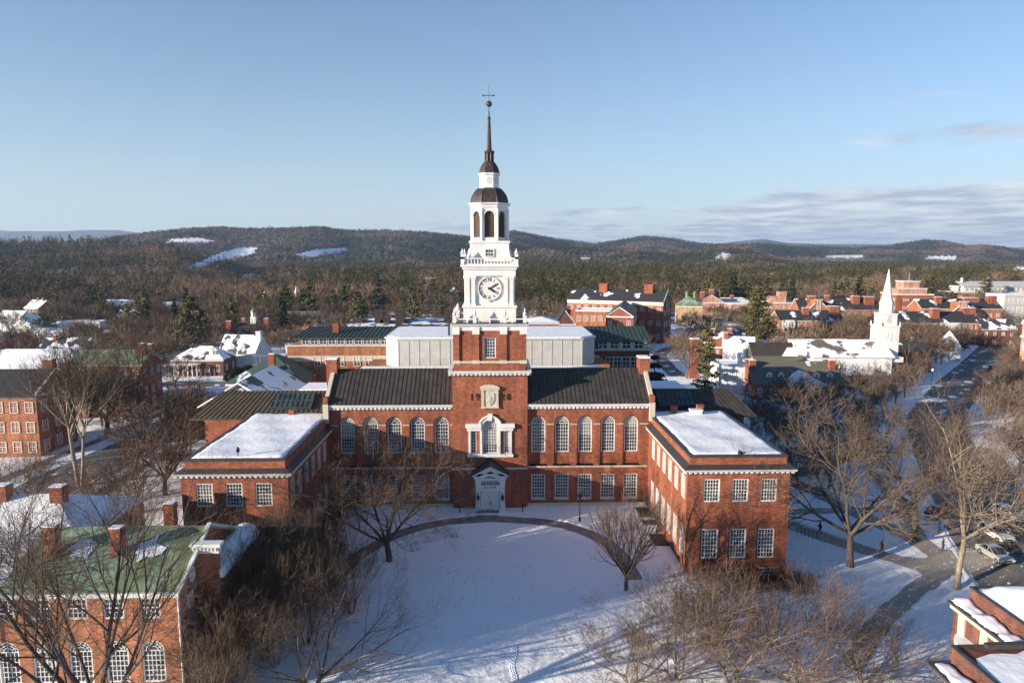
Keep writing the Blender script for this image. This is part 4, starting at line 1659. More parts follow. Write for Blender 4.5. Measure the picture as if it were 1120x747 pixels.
def merge_forest(name, tpls, P, H, Wd, mat, seed, label, cat):
    rr = np.random.RandomState(seed)
    n = len(P)
    if n == 0:
        return
    which = rr.randint(0, len(tpls), n)
    rot = rr.rand(n) * 6.283
    parts = []
    for t, tp in enumerate(tpls):
        m_ = which == t
        k2 = m_.sum()
        if k2 == 0:
            continue
        c, s_ = np.cos(rot[m_])[:, None], np.sin(rot[m_])[:, None]
        V = tp.reshape(-1, 3)
        x = (V[None, :, 0] * c - V[None, :, 1] * s_) * Wd[m_][:, None] + P[m_, 0:1]
        y = (V[None, :, 0] * s_ + V[None, :, 1] * c) * Wd[m_][:, None] + P[m_, 1:2]
        z = V[None, :, 2] * H[m_][:, None] + P[m_, 2:3]
        parts.append(np.stack([x, y, z], -1).reshape(-1, 3))
    v = np.concatenate(parts).astype(np.float32)
    nt = len(v) // 3
    me = bpy.data.meshes.new(name)
    me.vertices.add(len(v))
    me.vertices.foreach_set('co', v.ravel())
    me.loops.add(len(v))
    me.loops.foreach_set('vertex_index', np.arange(len(v), dtype=np.int32))
    me.polygons.add(nt)
    me.polygons.foreach_set('loop_start', np.arange(nt, dtype=np.int32) * 3)
    me.update(calc_edges=True)
    me.materials.append(mat)
    return tag(link(name, me), label, cat, kind='stuff')


def forestmat(name, cols, sc=.06, lo=.35, hi=.65):
    m, nt, b = newmat(name)
    N, L = nt.nodes.new, nt.links.new
    t = N('ShaderNodeTexCoord')
    n = N('ShaderNodeTexNoise')
    n.inputs['Scale'].default_value = sc
    n.inputs['Detail'].default_value = 3
    n.inputs['Roughness'].default_value = .7
    L(t.outputs['Object'], n.inputs['Vector'])
    r = N('ShaderNodeValToRGB')
    e = r.color_ramp.elements
    while len(e) < len(cols):
        e.new(.5)
    for i, c in enumerate(cols):
        e[i].position = lo + (hi - lo) * i / (len(cols) - 1)
        e[i].color = c + (1,)
    L(n.outputs[0], r.inputs[0])
    L(r.outputs[0], b.inputs['Base Color'])
    b.inputs['Roughness'].default_value = .95
    b.inputs['Specular IOR Level'].default_value = .05
    return m


M['far_ever'] = forestmat('far_evergreens', [(.026, .029, .015), (.078, .070, .028), (.04, .042, .02), (.105, .09, .04)])
M['far_bare'] = forestmat('far_bare_crowns', [(.115, .078, .054), (.21, .148, .102), (.145, .094, .06), (.26, .19, .135)])

M['hill_bare'] = forestmat('hill_bare_crowns', [(.088, .067, .053), (.135, .102, .08), (.10, .074, .057), (.155, .118, .092)], .02)
M['hill_ever'] = forestmat('hill_evergreens', [(.02, .026, .016), (.042, .045, .024), (.03, .036, .02)], .02)
PATCH = [  # open snow fields on the hills, as image outlines used only to thin the trees
    [(195, 300), (215, 288), (240, 277), (262, 271), (282, 271), (280, 278), (245, 288), (222, 298), (205, 303)],
    [(322, 279), (345, 273), (378, 271), (384, 275), (350, 281), (330, 284)],
    [(180, 267), (186, 262), (215, 260), (238, 264), (225, 268)],
    [(780, 284), (790, 276), (800, 279), (798, 287)],
    [(1010, 285), (1015, 280), (1048, 280), (1045, 286)],
    [(900, 284), (905, 279), (945, 279), (945, 284)],
    [(255, 303), (276, 299), (290, 303), (285, 312), (262, 314)],
]


def snow_fields():
    dirs = []
    for k2, pt in enumerate(PATCH):
        us = np.arange(min(p[0] for p in pt) - 1, max(p[0] for p in pt) + 2, 1.0)
        vs = np.arange(min(p[1] for p in pt) - 1, max(p[1] for p in pt) + 1.6, .75)
        U, V = np.meshgrid(us, vs)
        d = np.array(FW)[None, None] + np.array(RT) * ((U - PCX) / FPX)[..., None] - np.array(UP) * ((V - PCY) / FPX)[..., None]
        hit = np.zeros(U.shape)
        for t in np.geomspace(700, 4600, 700):
            p = d * t
            below = (p[..., 2] + CAMH) < ground(p[..., 0], p[..., 1])
            hit = np.where((hit == 0) & below, t, hit)
        p = d * hit[..., None]
        g = ground(p[..., 0], p[..., 1]) + 1.2
        wob = 1.2 * np.sin(U * .9 + k2) * np.cos(V * 1.3)
        ins = inpoly(U + wob, V + .5 * wob, pt) & (hit > 0)
        vv, fs, idx = [], [], {}
        n, m_ = U.shape
        for i in range(n - 1):
            for j in range(m_ - 1):
                q = ((i, j), (i, j + 1), (i + 1, j + 1), (i + 1, j))
                if not all(ins[a] for a in q):
                    continue
                if max(hit[a] for a in q) - min(hit[a] for a in q) > 260:
                    continue
                f = []
                for a in q:
                    if a not in idx:
                        idx[a] = len(vv)
                        vv.append((p[a][0], p[a][1], g[a]))
                    f.append(idx[a])
                fs.append(tuple(f))
        if fs:
            mb = MB()
            mb.add(vv, fs)
            tag(mb.build('snow_field', M['snow'], smooth=True), kind='structure')


def inpoly(u, v, poly):
    r_ = np.zeros(u.shape, bool)
    n = len(poly)
    for i in range(n):
        x1, y1 = poly[i]
        x2, y2 = poly[(i + 1) % n]
        c = (y1 > v) != (y2 > v)
        xi = (x2 - x1) * (v - y1) / ((y2 - y1) if y2 != y1 else 1e-9) + x1
        r_ ^= c & (u < xi)
    return r_


def projv(P):
    q = P - np.array([0, 0, CAMH])
    w = q @ np.array(FW)
    return PCX + FPX * (q @ np.array(RT)) / w, PCY - FPX * (q @ np.array(UP)) / w


def vnoise(x, y, s_, seed):
    return (np.sin(x / s_ + seed) * np.cos(y / s_ * 1.3 + seed * 2) + .6 * np.sin(x / s_ * 2.3 - y / s_ * 1.7 + seed * 3) + .4 * np.cos(x / s_ * 4.1 + y / s_ * 3.7 + seed)) / 2


def sample(n, y0, y1, u0, u1, seed):
    rr = np.random.RandomState(seed)
    Y = np.sqrt(rr.rand(n) * (y1 ** 2 - y0 ** 2) + y0 ** 2)
    U = u0 + (u1 - u0) * rr.rand(n)
    X = (U - 540) / 747 * Y
    return np.stack([X, Y, ground(X, Y)], -1), U, rr


def far_woods():
    ev = [tpl_ever(i, 210, .042, i % 3 != 0) for i in range(10)]
    ba = [tpl_bare(20 + i, 230, .009, .3) for i in range(8)]
    ev2 = [tpl_ever(40 + i, 55, .08, i % 2 == 0) for i in range(8)]
    ba2 = [tpl_bare(60 + i, 60, .02, .32) for i in range(6)]
    # the wooded plain beyond the town
    P, U, rr = sample(21000, 430, 1500, -110, 1230, 1)
    pe = np.interp(U, [-100, 150, 230, 330, 420, 540, 600, 760, 900, 1230], [.45, .30, .2, .26, .36, .38, .56, .38, .33, .28]) + .55 * vnoise(P[:, 0], P[:, 1], 60, 1) + .35 * vnoise(P[:, 0], P[:, 1], 21, 8)
    e = rr.rand(len(P)) < (pe - .42) * 3.2 + .45
    pu, pv = projv(P)
    ok = np.ones(len(P), bool)
    for pt in PATCH:
        ok &= ~inpoly(pu, pv, pt)
    for (cx, cy, rad_) in CLEAR:
        ok &= (P[:, 0] - cx) ** 2 + (P[:, 1] - cy) ** 2 > rad_ ** 2
    nearf = P[:, 1] < 800
    for nm, msk, tp, hh, ww, mt, lab, cat in (
            ('evergreen_forest', e & nearf, ev, (9, 26), (.7, 1.35), M['far_ever'], 'tall dark green pine wood beyond the town below the hills', 'forest'),
            ('bare_forest', ~e & nearf, ba, (10, 18), (.8, 1.3), M['far_bare'], 'leafless brown wood between the houses and the hills', 'forest'),
            ('evergreen_forest', e & ~nearf, ev2, (10, 24), (.8, 1.3), M['far_ever'], 'farther band of dark evergreen wood along the foot of the hills', 'forest'),
            ('bare_forest', ~e & ~nearf, ba2, (10, 16), (.9, 1.4), M['far_bare'], 'farther band of brown leafless wood along the foot of the hills', 'forest')):
        k2 = msk & ok
        H = hh[0] + (hh[1] - hh[0]) * rr.rand(k2.sum())
        merge_forest(nm, tp, P[k2], H, H * (ww[0] + (ww[1] - ww[0]) * rr.rand(k2.sum())), mt, 5, lab, cat)
    # wooded hills
    P, U, rr = sample(90000, 1500, 4700, -110, 1230, 2)
    vv = projv(P)[1]
    dark = ((U > 375) & (U < 515) & (vv > 262)) * 1.3 + (U < 200) * (P[:, 1] < 1900) * .8 + (U > 540) * .35  # first term: extra evergreens stand in for shade on the middle slope
    pe = .16 + dark + .7 * vnoise(P[:, 0], P[:, 1], 190, 4) + .4 * vnoise(P[:, 0], P[:, 1], 60, 9)
    e = rr.rand(len(P)) < (pe - .45) * 3.0 + .42
    pu, pv = projv(P)
    ok = np.ones(len(P), bool)
    for pt in PATCH:
        ok &= ~inpoly(pu, pv, pt)
    ev3 = [tpl_ever(80 + i, 12, .2, True) for i in range(5)]
    ba3 = [tpl_bare(90 + i, 16, .06, .36) for i in range(5)]
    for nm, msk, tp, mt, lab in (('hill_evergreens', e, ev3, M['hill_ever'], 'dark evergreen woods clothing the far hills'),
                                 ('hill_bare_woods', ~e, ba3, M['hill_bare'], 'brown leafless woods clothing the far hills')):
        k2 = msk & ok
        H = 9 + 7 * rr.rand(k2.sum())
        big = 1 + .35 * (P[k2, 1] > 2800)
        merge_forest(nm, tp, P[k2], H * big ** .5, H * big * (1.1 + .5 * rr.rand(k2.sum())), mt, 6, lab, 'woods')

# ================================================================ TOWN BUILDINGS
FOOT = []      # footprints (centre x, centre y, half diag) kept free of trees
CLEAR = []


def wx(u, Y):
    return at(u, 278 + 20000.0 / Y if Y > 60 else 600, Y).x


def hz(v, Y):
    return at(540, v, Y).z


def house(label, x, y, w, d, h, rise, roof='gx', rot=0, wall='clap', roofm='r_snow', rows=2, cols=5, side=3, name='house', cat='house',
          win=(1.0, 1.5), glass='glassd', chim=(), chimm='brick', over=.35, trim=True, gable_win=False, z0=None, para=None, group=None, wz0=1.0, snowslab=False, frame='white', sidesnow=None):
    """building whose front-left corner is (x,y), local x along the front, local y to the back"""
    zb = gz(x, y) if z0 is None else z0
    t = thing(name, label, cat, (x, y, zb), rot, group)
    c = Vector((math.cos(rot), math.sin(rot)))
    FOOT.append((x, y, c.x, c.y, w, d))
    mb = MB()
    b = -2.5
    if roof == 'gx':
        ya = d / 2
        mb.extrude([(0, 0, b), (0, d, b), (0, d, h), (0, ya, h + rise), (0, 0, h)], (w, 0, 0))
    elif roof == 'gy':
        mb.extrude([(0, 0, b), (w, 0, b), (w, 0, h), (w / 2, 0, h + rise), (0, 0, h)], (0, d, 0))
    else:
        mb.box(0, w, 0, d, b, h)
    mb.build('wall', M[wall], t)
    rm = MB()
    o, tk = over, .22
    if roof == 'gx':
        s_ = rise / (d / 2)
        e = h - o * s_ + tk
        rm.slab((-o, -o, e), (w + o, -o, e), (w + o, d / 2, h + rise + tk), (-o, d / 2, h + rise + tk), tk)
        rm.slab((w + o, d + o, e), (-o, d + o, e), (-o, d / 2 + .01, h + rise + tk), (w + o, d / 2 + .01, h + rise + tk), tk)
    elif roof == 'gy':
        s_ = rise / (w / 2)
        e = h - o * s_ + tk
        rm.slab((-o, d + o, e), (-o, -o, e), (w / 2, -o, h + rise + tk), (w / 2, d + o, h + rise + tk), tk)
        rm.slab((w + o, -o, e), (w + o, d + o, e), (w / 2 + .01, d + o, h + rise + tk), (w / 2 + .01, -o, h + rise + tk), tk)
    elif roof == 'hip':
        k2 = min(w, d) / 2
        A = [(-o, -o, h + .05), (w + o, -o, h + .05), (w + o, d + o, h + .05), (-o, d + o, h + .05)]
        if w >= d:
            r1, r2 = (k2, d / 2, h + rise), (w - k2 + .02, d / 2, h + rise)
            rm.add(A + [r1, r2], [(0, 1, 5, 4), (1, 2, 5), (2, 3, 4, 5), (3, 0, 4), (3, 2, 1, 0)])
        else:
            r1, r2 = (w / 2, k2, h + rise), (w / 2, d - k2 + .02, h + rise)
            rm.add(A + [r1, r2], [(0, 1, 4), (1, 2, 5, 4), (2, 3, 5), (3, 0, 4, 5), (3, 2, 1, 0)])
    else:
        pw = .35
        ph = para if para is not None else .5
        rm.box(pw, w - pw, pw, d - pw, h - .2, h + ph * .45)
    rm.build('roof', M[roofm], t)
    if roof == 'flat':
        pm = MB()
        for a in ((-.08, w + .08, -.08, .36), (-.08, w + .08, d - .36, d + .08), (-.08, .36, .36, d - .36), (w - .36, w + .08, .36, d - .36)):
            pm.box(a[0], a[1], a[2], a[3], h + .002, h + ph)
        pm.build('parapet', M[frame if trim else wall], t)
    elif trim:
        tm = MB()
        tm.box(-.12, w + .12, -.14, -.02, h - .5, h - .08)
        if roof == 'gy':
            tm.bar((-.1, -.1, h - .2), (w / 2, -.1, h + rise - .2), .2, .35)
            tm.bar((w + .1, -.1, h - .2), (w / 2, -.1, h + rise - .2), .2, .35)
        if roof == 'gx':
            for xx in (-.1, w + .1):
                tm.bar((xx, -.1, h - .2), (xx, d / 2, h + rise - .2), .2, .35)
                tm.bar((xx, d + .1, h - .2), (xx, d / 2, h + rise - .2), .2, .35)
        tm.build('eaves_board', M[frame], t)
    spec = dict(w=win[0], h=win[1], cols=2, rows=4, ft=.12, mt=.06, glass=glass, frame=frame)
    if rows:
        sh_ = (h - .4) / rows
        for r in range(rows):
            z = sh_ * r + max(.3, (sh_ - win[1]) * .5)
            for i in range(cols):
                add_window(t, w * (i + .5) / cols, -.06, z, 0, spec)
            for i in range(side):
                yy = d * (i + .5) / side
                if x > 0 and rot > -.2:
                    add_window(t, -.06, yy, z, R(-90), spec)
                else:
                    add_window(t, w + .06, yy, z, R(90), spec)
    for (cx, cy, cw, chh) in chim:
        cm = MB()
        top = h + rise + chh
        cm.box(cx - cw, cx + cw, cy - cw * .8, cy + cw * .8, h - .5, top)
        cm.box(cx - cw - .08, cx + cw + .08, cy - cw * .8 - .08, cy + cw * .8 + .08, top, top + .18)
        co = cm.build('chimney', M[chimm], t)
        s2 = MB()
        s2.box(cx - cw, cx + cw, cy - cw * .8, cy + cw * .8, top + .18, top + .28)
        s2.build('snow_cap', M['snow'], co)
    return t


def dormer(t, x, y, z, w=1.6, h=1.7, dep=2.2, wall='white', roofm='r_olive'):
    d_ = MB()
    d_.extrude([(x - w / 2, y, z), (x + w / 2, y, z), (x + w / 2, y, z + h), (x, y, z + h + w * .38), (x - w / 2, y, z + h)], (0, dep, 0))
    o = d_.build('dormer', M[wall], t)
    r_ = MB()
    r_.slab((x - w / 2 - .15, y + dep, z + h), (x - w / 2 - .15, y - .15, z + h), (x, y - .15, z + h + w * .42 + .1), (x, y + dep, z + h + w * .42 + .1), .1)
    r_.slab((x + w / 2 + .15, y - .15, z + h), (x + w / 2 + .15, y + dep, z + h), (x, y + dep, z + h + w * .42 + .1), (x, y - .15, z + h + w * .42 + .1), .1)
    r_.build('dormer_roof', M[roofm], o)
    f = link('dormer_window', window_mesh(w * .62, h * .8, 2, 4, ft=.1, mt=.05, glass='glassd')[0], o, (x, y - .08, z + .2))
    me = window_mesh(w * .62, h * .8, 2, 4, ft=.1, mt=.05, glass='glassd')[1].copy()
    me.transform(Matrix.Translation((x, y - .08, z + .2)))
    link('dormer_pane', me, o)


def pedi(t, x0, x1, y, z, rise, dep=.5, mat='white', base=.35, name='pediment'):
    p_ = MB()
    p_.extrude([(x0, y, z), (x1, y, z), (x1, y, z + base), ((x0 + x1) / 2, y, z + base + rise), (x0, y, z + base)], (0, dep, 0))
    for a, b in (((x0 - .2, y - .1, z + base), ((x0 + x1) / 2, y - .1, z + base + rise + .1)), ((x1 + .2, y - .1, z + base), ((x0 + x1) / 2, y - .1, z + base + rise + .1))):
        p_.bar(a, b, .4, .3)
    p_.box(x0 - .2, x1 + .2, y - .2, y + .1, z - .02, z + base)
    return p_.build(name, M[mat], t)


# ---- the two near buildings ----------------------------------------------------
def green_hall():
    yf, x1, x0 = 53.4, -25.9, -54
    t = thing('brick_hall', 'near brick hall with a streaked green copper roof and arched windows at lower left', 'building', (x0, yf, 0))
    w, d, h, rise = x1 - x0, 12.0, 8.8, 3.1
    FOOT.append((x0, yf, 1, 0, w, d))
    mb = MB()
    cxs = [w - 2.3 - 2.95 * i for i in range(9)]
    ops = [(c - .85, c + .85, 6.4, 8.2, False) for c in cxs] + [(c - .95, c + .95, .8, 4.5, True) for c in cxs]
    wall_holes(mb, (0, 0), (1, 0), w, -4, h, ops, depth=.2)
    ops = [(1.2, 3.0, .2, 6.0, True)]
    wall_holes(mb, (w, 0), (0, 1), d, -4, h, ops, depth=.2)
    mb.box(0, .3, .01, d, -4, h)
    mb.box(.3, w, d - .3, d, -4, h - .01)
    mb.extrude([(w - .3, .01, h), (w - .3, d, h), (w - .3, d / 2, h + rise - .2)], (.295, 0, 0))
    mb.build('wall', M['brick_o'], t)
    for c in cxs:
        add_window(t, c, .12, 6.4, 0, dict(w=1.7, h=1.8, cols=4, rows=4))
        add_window(t, c, .12, .8, 0, dict(w=1.9, h=3.7, cols=5, rows=6, arch=True))
    add_window(t, w - .12, 2.1, .2, R(90), dict(w=1.8, h=5.8, cols=4, rows=9, arch=True))
    for yy in (2.1,):
        add_window(t, w + .05, yy, 6.4, R(90), dict(w=1.0, h=1.2, cols=3, rows=4))
    ov = MB()
    ov.extrude([(w + .02, 2.7 + .55 * math.cos(a), 8.9 + .7 * math.sin(a)) for a in [2 * math.pi * i / 18 for i in range(18)]], (.06, 0, 0))
    ov.build('oval_window', M['white'], t)
    hx = 21.0 - 0.0
    rm = MB()
    a0 = 14.0      # hip on the left
    rm.slab((a0 - .2, -.5, h + .1), (w + .3, -.5, h + .1), (w + .3, d / 2, h + rise), (a0, d / 2, h + rise), .2)
    rm.slab((w + .3, d + .5, h + .1), (a0 - .2, d + .5, h + .1), (a0, d / 2 + .01, h + rise), (w + .3, d / 2 + .01, h + rise), .2)
    rm.add([(a0 - .2, -.5, h + .1), (a0, d / 2, h + rise), (a0 - .2, d + .5, h + .1)], [(0, 1, 2)])
    rm.build('roof', M['greenroof'], t)
    rf = MB()
    rf.box(-.3, a0 - .25, -.3, d + .3, h - .05, h + .3)
    rf.build('roof_snow', M['snow'], t)
    sm = MB()     # drifts lying behind the chimneys
    for cx in (16.6, 22.2):
        sm = MB()
        n = 14
        pts = []
        rr = random.Random(int(cx))
        for i in range(n):
            a = 2 * math.pi * i / n
            r_ = rr.uniform(.55, 1.25)
            xx, yy = cx + 1.9 + 1.3 * r_ * math.cos(a), 3.6 + 1.2 * r_ * math.sin(a)
            pts.append((xx, yy, h + .1 + (yy + .5) / 6.5 * (rise - .1) + .1))
        sm.poly(pts)
        sm.build('roof_snow', M['snow'], t)
    gm = MB()
    gm.box(a0 - .3, w + .4, -.72, -.5, h - .22, h + .12)
    gm.box(0, w + .1, -.35, -.02, h - .35, h - .0)
    for a, b in (((w + .32, -.6, h + .12), (w + .32, d / 2, h + rise + .1)), ((w + .32, d + .6, h + .12), (w + .32, d / 2, h + rise + .1))):
        gm.bar(a, b, .3, .3)
    gm.build('gutter', M['white'], t)
    dp = MB()
    for x in (a0 - .5, w + .1):
        dp.tube([(x, -.15, h - .3), (x, -.15, -3)], [.09, .09], 6)
    dp.build('downpipe', M['white'], t)
    for cx, cy, tp in ((16.3, 3.2, 13.0), (21.8, 3.2, 12.8), (22.4, 11.4, 11.9)):
        cm = MB()
        cm.box(cx - .5, cx + .5, cy - .4, cy + .4, 8.0, tp)
        cm.box(cx - .56, cx + .56, cy - .46, cy + .46, tp - .35, tp - .15)
        cm.box(cx - .54, cx + .54, cy - .44, cy + .44, tp, tp + .12)
        co = cm.build('chimney', M['brick'], t)
        cs = MB()
        cs.box(cx - .49, cx + .49, cy - .39, cy + .39, tp + .12, tp + .22)
        cs.build('snow_cap', M['snow'], co)
    # short link with a barrel roof under snow and a small cornice end
    lk = MB()
    X0, X1, Y0, Y1 = w - .2, w + 1.9, 4.2, 13.0
    lk.box(X0, X1, Y0, Y1, -4, 8.0)
    lk.build('link_wall', M['brick_o'], t)
    bs = MB()
    pr_ = [(X0 - .3 + (X1 - X0 + .6) * (1 - math.cos(math.pi * i / 12)) / 2, 0, 8.0 + 1.2 * math.sin(math.pi * i / 12)) for i in range(13)]
    bs.extrude([(p[0], Y0 - .4, p[2]) for p in pr_], (0, Y1 - Y0 + .6, 0))
    bs.build('link_snow_roof', M['snow'], t)
    lc = MB()
    X0 = w + .1
    lc.box(X0 - .2, X0 + 2.0, 3.4, 4.0, 10.4, 11.0)
    lc.box(X0 - .4, X0 + 2.2, 3.2, 4.1, 11.0, 11.3)
    dentils(lc, (X0 - .2, 3.4), (X0 + 2.0, 3.4), 10.7, 10.95, .18, .16, .14)
    lc.build('cornice', M['white'], t)
    lw = MB()
    lw.box(X0 - .05, X0 + 1.8, 3.6, 4.15, -3, 10.42)
    lw.build('link_pier', M['brick_o'], t)
    # snow roofed range behind
    return t


green_hall()
house('low brick house with a wide hipped roof under snow behind the green copper roof', -64, 64, 24, 12, 10.2, 2.9, 'hip', wall='brick_o', roofm='snow', rows=2, cols=8, side=3,
      name='brick_house', cat='house', chim=((19, 5.2, .65, .9), (13.2, 5.4, .65, 1.0)))


def corner_hall():
    x, y = 36.1, 43.0
    t = thing('corner_building', 'snow-capped brick building with stepped eaves and a curved wall at lower right', 'building', (x, y, 0))
    FOOT.append((x - 7, y - 20, 1, 0, 40, 28))
    mb = MB()
    mb.box(1.3, 30, 0.02, 6.8, -4, 10.0)
    mb.box(.15, 30, -20, 6.9, -4, 8.7)
    mb.box(-4.9, 30, -25, -1.2, -4, 8.3)
    mb.box(-5.1, 30, -25, -.5, 8.3, 9.6)
    mb.build('wall', M['brick_d'], t)
    cu = MB()
    n = 18
    pts = [(0.5 + 1.5 * math.cos(math.pi / 2 + math.pi * i / n), 3.6 + 2.5 * math.sin(math.pi / 2 + math.pi * i / n)) for i in range(n + 1)]
    cu.extrude([(px, py, -4) for px, py in pts], (0, 0, 10.4))
    cu.build('apse_wall', M['brick'], t)
    cs = MB()
    cs.extrude([(px * 1.06 - .15, py, 6.42) for px, py in pts], (0, 0, .3))
    cs.build('apse_snow', M['snow'], t)
    ed = MB()
    ed.box(-.3, .2, -.2, 7.1, 8.72, 8.92)
    ed.box(.2, 30, 6.95, 7.1, 8.72, 8.92)
    ed.box(-6.7, -6.3, -25, -.25, 8.3, 8.5)
    ed.box(-6.3, -.32, -.5, -.25, 8.3, 8.5)
    ed.box(1.2, 1.42, -.4, 6.9, 10.0, 10.12)
    ed.box(1.42, 30, 6.7, 6.9, 10.0, 10.12)
    ed.box(-5.2, -4.9, -25, -.4, 9.6, 9.72)
    ed.box(-4.9, 30, -.62, -.4, 9.6, 9.72)
    ed.build('dark_eaves', M['coping'], t)
    wt_ = MB()
    wt_.box(-.16, .1, -.1, 6.95, 8.35, 8.7)
    wt_.box(-6.5, -4.95, -25, -.3, 8.1, 8.29)
    for yy in (1.0, 3.4, 5.8):
        wt_.box(.0, .14, yy - .35, yy + .35, 5.4, 8.35)
    wt_.build('cornice', M['stone'], t)
    sn = MB()
    rr = random.Random(3)

    def patch(x0, x1, y0, y1, z, f, nx=14, ny=14):
        gv = []
        for j in range(ny + 1):
            for i in range(nx + 1):
                e = min(i, nx - i, j, ny - j) == 0
                X = x0 + (x1 - x0) * i / nx + (rr.random() - .5) * .16 * e
                Y = y0 + (y1 - y0) * j / ny + (rr.random() - .5) * .16 * e
                gv.append((X, Y, z + f(X, Y) + rr.random() * .04 + (-.12 if e else .1)))
        sn.add(gv, [(j * (nx + 1) + i, j * (nx + 1) + i + 1, (j + 1) * (nx + 1) + i + 1, (j + 1) * (nx + 1) + i) for j in range(ny) for i in range(nx)])
    patch(1.5, 30, -.3, 6.6, 10.1, lambda X, Y: min((X - 1.5) * .3, (6.8 - Y) * .45, 2.2, (Y + .4) * .9 + .4) * .8, 24, 14)
    patch(-.2, 1.28, -.3, 6.95, 8.97, lambda X, Y: .12 * math.sin(Y * 2.1) + .05 * math.sin(Y * 5), 6, 30)
    patch(-4.85, 30, -25, -.7, 9.7, lambda X, Y: .1 * math.sin(X * .7) + .05 * math.sin(Y), 20, 20)
    patch(-6.55, -5.25, -25, -.35, 8.55, lambda X, Y: .1 * math.sin(Y * 1.3) + .05 * math.sin(Y * 3.7), 6, 60)
    sn.build('roof_snow', M['snow'], t, smooth=True)
    rg_ = MB()
    rg_.bar((-3.2, -1.0, 9.95), (9, -.9, 10.1), .4, .3)
    rg_.build('ridge_flashing', M['coping'], t)


corner_hall()

# ---- left side of the street ----------------------------------------------------
b1 = house('three-storey brick hall, black roofed with a fanlit gable, at the left edge', wx(-60, 121), 121, wx(40, 121) - wx(-60, 121), 11, 11.2, 3.6, 'gx', 0, 'brick_o', 'slate', 3, 6, 3,
           'brick_hall', 'building', win=(1.5, 2.0), glass='glass', chim=((14.6, 6.4, .9, 1.7), (15.6, 9.2, .7, .8)), over=.5)
pf = MB()
w1 = wx(40, 121) - wx(-60, 121)
pf.extrude([(w1 + .02, 5.5 + 1.1 * math.cos(a), 12.2 + 1.1 * math.sin(a)) for a in [math.pi * i / 12 for i in range(13)]], (.1, 0, 0))
pf.build('fanlight', M['glassd'], b1)
pe_ = MB()
pe_.box(w1 - .02, w1 + .35, -.3, 11.3, 10.95, 11.4)
pe_.bar((w1 + .3, -.4, 11.4), (w1 + .3, 5.5, 14.9), .35, .4)
pe_.bar((w1 + .3, 11.4, 11.4), (w1 + .3, 5.5, 14.9), .35, .4)
pe_.build('pediment_moulding', M['white'], b1)
house('large brick hall with a hipped green roof deep in snow, left edge', wx(-95, 148), 150, wx(92, 150) - wx(-95, 148), 15, 10.4, 4.1, 'hip', 0, 'brick_o', 'r_greensnow', 3, 9, 3, 'brick_hall', 'building', over=.6)
house('brick hall with a mottled green roof and paired brick chimneys behind the bare street trees', wx(78, 151), 151, wx(155, 151) - wx(78, 151), 9, 12, 2.4, 'gx', 0, 'brick', 'greenroof', 3, 6, 3, 'brick_hall', 'building',
      win=(1.2, 1.8), chim=((14.4, 3, .7, 1.6), (14.4, 6.6, .6, 1.0)))
b3 = house('brick house with a snow-covered hipped roof and a white columned porch across the street', wx(186, 203), 203, wx(243, 203) - wx(186, 203), 10, 4.9, 3.5, 'hip', 0, 'brick_d', 'r_snow', 1, 5, 2, 'brick_house', 'house', win=(1.1, 2.0))
pm = MB()
for i in range(7):
    x = .3 + 1.35 * i
    pm.lathe([(.2, 0), (.16, 3.2), (.24, 3.3), (.24, 3.5)], 8, x, -2.2)
pm.box(.0, 8.8, -2.5, -.05, 3.5, 4.0)
pm.build('porch', M['white'], b3)
dormer(b3, 12.2, 1.6, 5.9, roofm='r_snow')
b4 = house('white clapboard house with a snowy roof, dormers and a tall white chimney', wx(238, 217), 217, 12.5, 9, 5.2, 5.0, 'gx', R(-12), 'clap', 'r_snow', 2, 5, 3, 'white_house', 'house', chim=((12.0, 4.0, .8, 1.2),), chimm='white')
dormer(b4, 4.4, 1.0, 6.0, 1.5, 1.3, roofm='r_snow')
dormer(b4, 8.0, 1.0, 6.0, 1.5, 1.3, roofm='r_snow')
b5 = house('dark-roofed brick hall topped by a small white cupola with a green dome', wx(243, 275), 275, wx(294, 275) - wx(243, 275), 12, 4.4, 3.9, 'hip', 0, 'brick_o', 'slate', 1, 6, 3, 'brick_hall', 'building', chim=((1.5, 3, 1.0, .6), (15.6, 6, .9, 1.4), (5.6, 8, .7, 1.2)))
cu_ = MB()
cu_.box(9.3, 11.5, 5, 7.2, 7, 10.6)
cu_.lathe([(1.0, 10.6), (1.0, 12.2), (1.2, 12.2), (1.2, 12.4)], 8, 10.4, 6.1)
cuo = cu_.build('cupola', M['white'], b5)
cd = MB()
cd.lathe([(1.1, 12.4), (1.0, 13.0), (.6, 13.6), (.15, 13.9), (.06, 14.8)], 10, 10.4, 6.1)
cd.build('cupola_dome', M['greenroof'], cuo)
b6 = house('white house with a black mansard roof and a row of small white dormers', wx(311, 243), 243, 12, 9, 5.0, 3.6, 'gx', 0, 'clap', 'slate', 2, 5, 2, 'white_house', 'house')
for i in range(5):
    dormer(b6, 1.4 + 2.3 * i, .7, 5.5, 1.0, 1.1, 1.5, roofm='slate')
house('small white gabled cottage with a bright snow roof beside the utility pole', wx(300, 192), 192, 7, 9, 3.6, 3.2, 'gy', 0, 'clap', 'snow', 1, 2, 2, 'cottage', 'house')
house('little white shed with a snowy roof leaning against the brown thicket', wx(280, 196), 197, 4.2, 5, 2.6, 2.4, 'gy', R(10), 'clap', 'snow', 1, 1, 1, 'shed', 'shed')
house('pink-roofed long house far behind the black mansard', wx(312, 330), 330, 15, 9, 5, 3.2, 'gx', 0, 'brick_p', 'olive', 1, 6, 2, 'house', 'house')
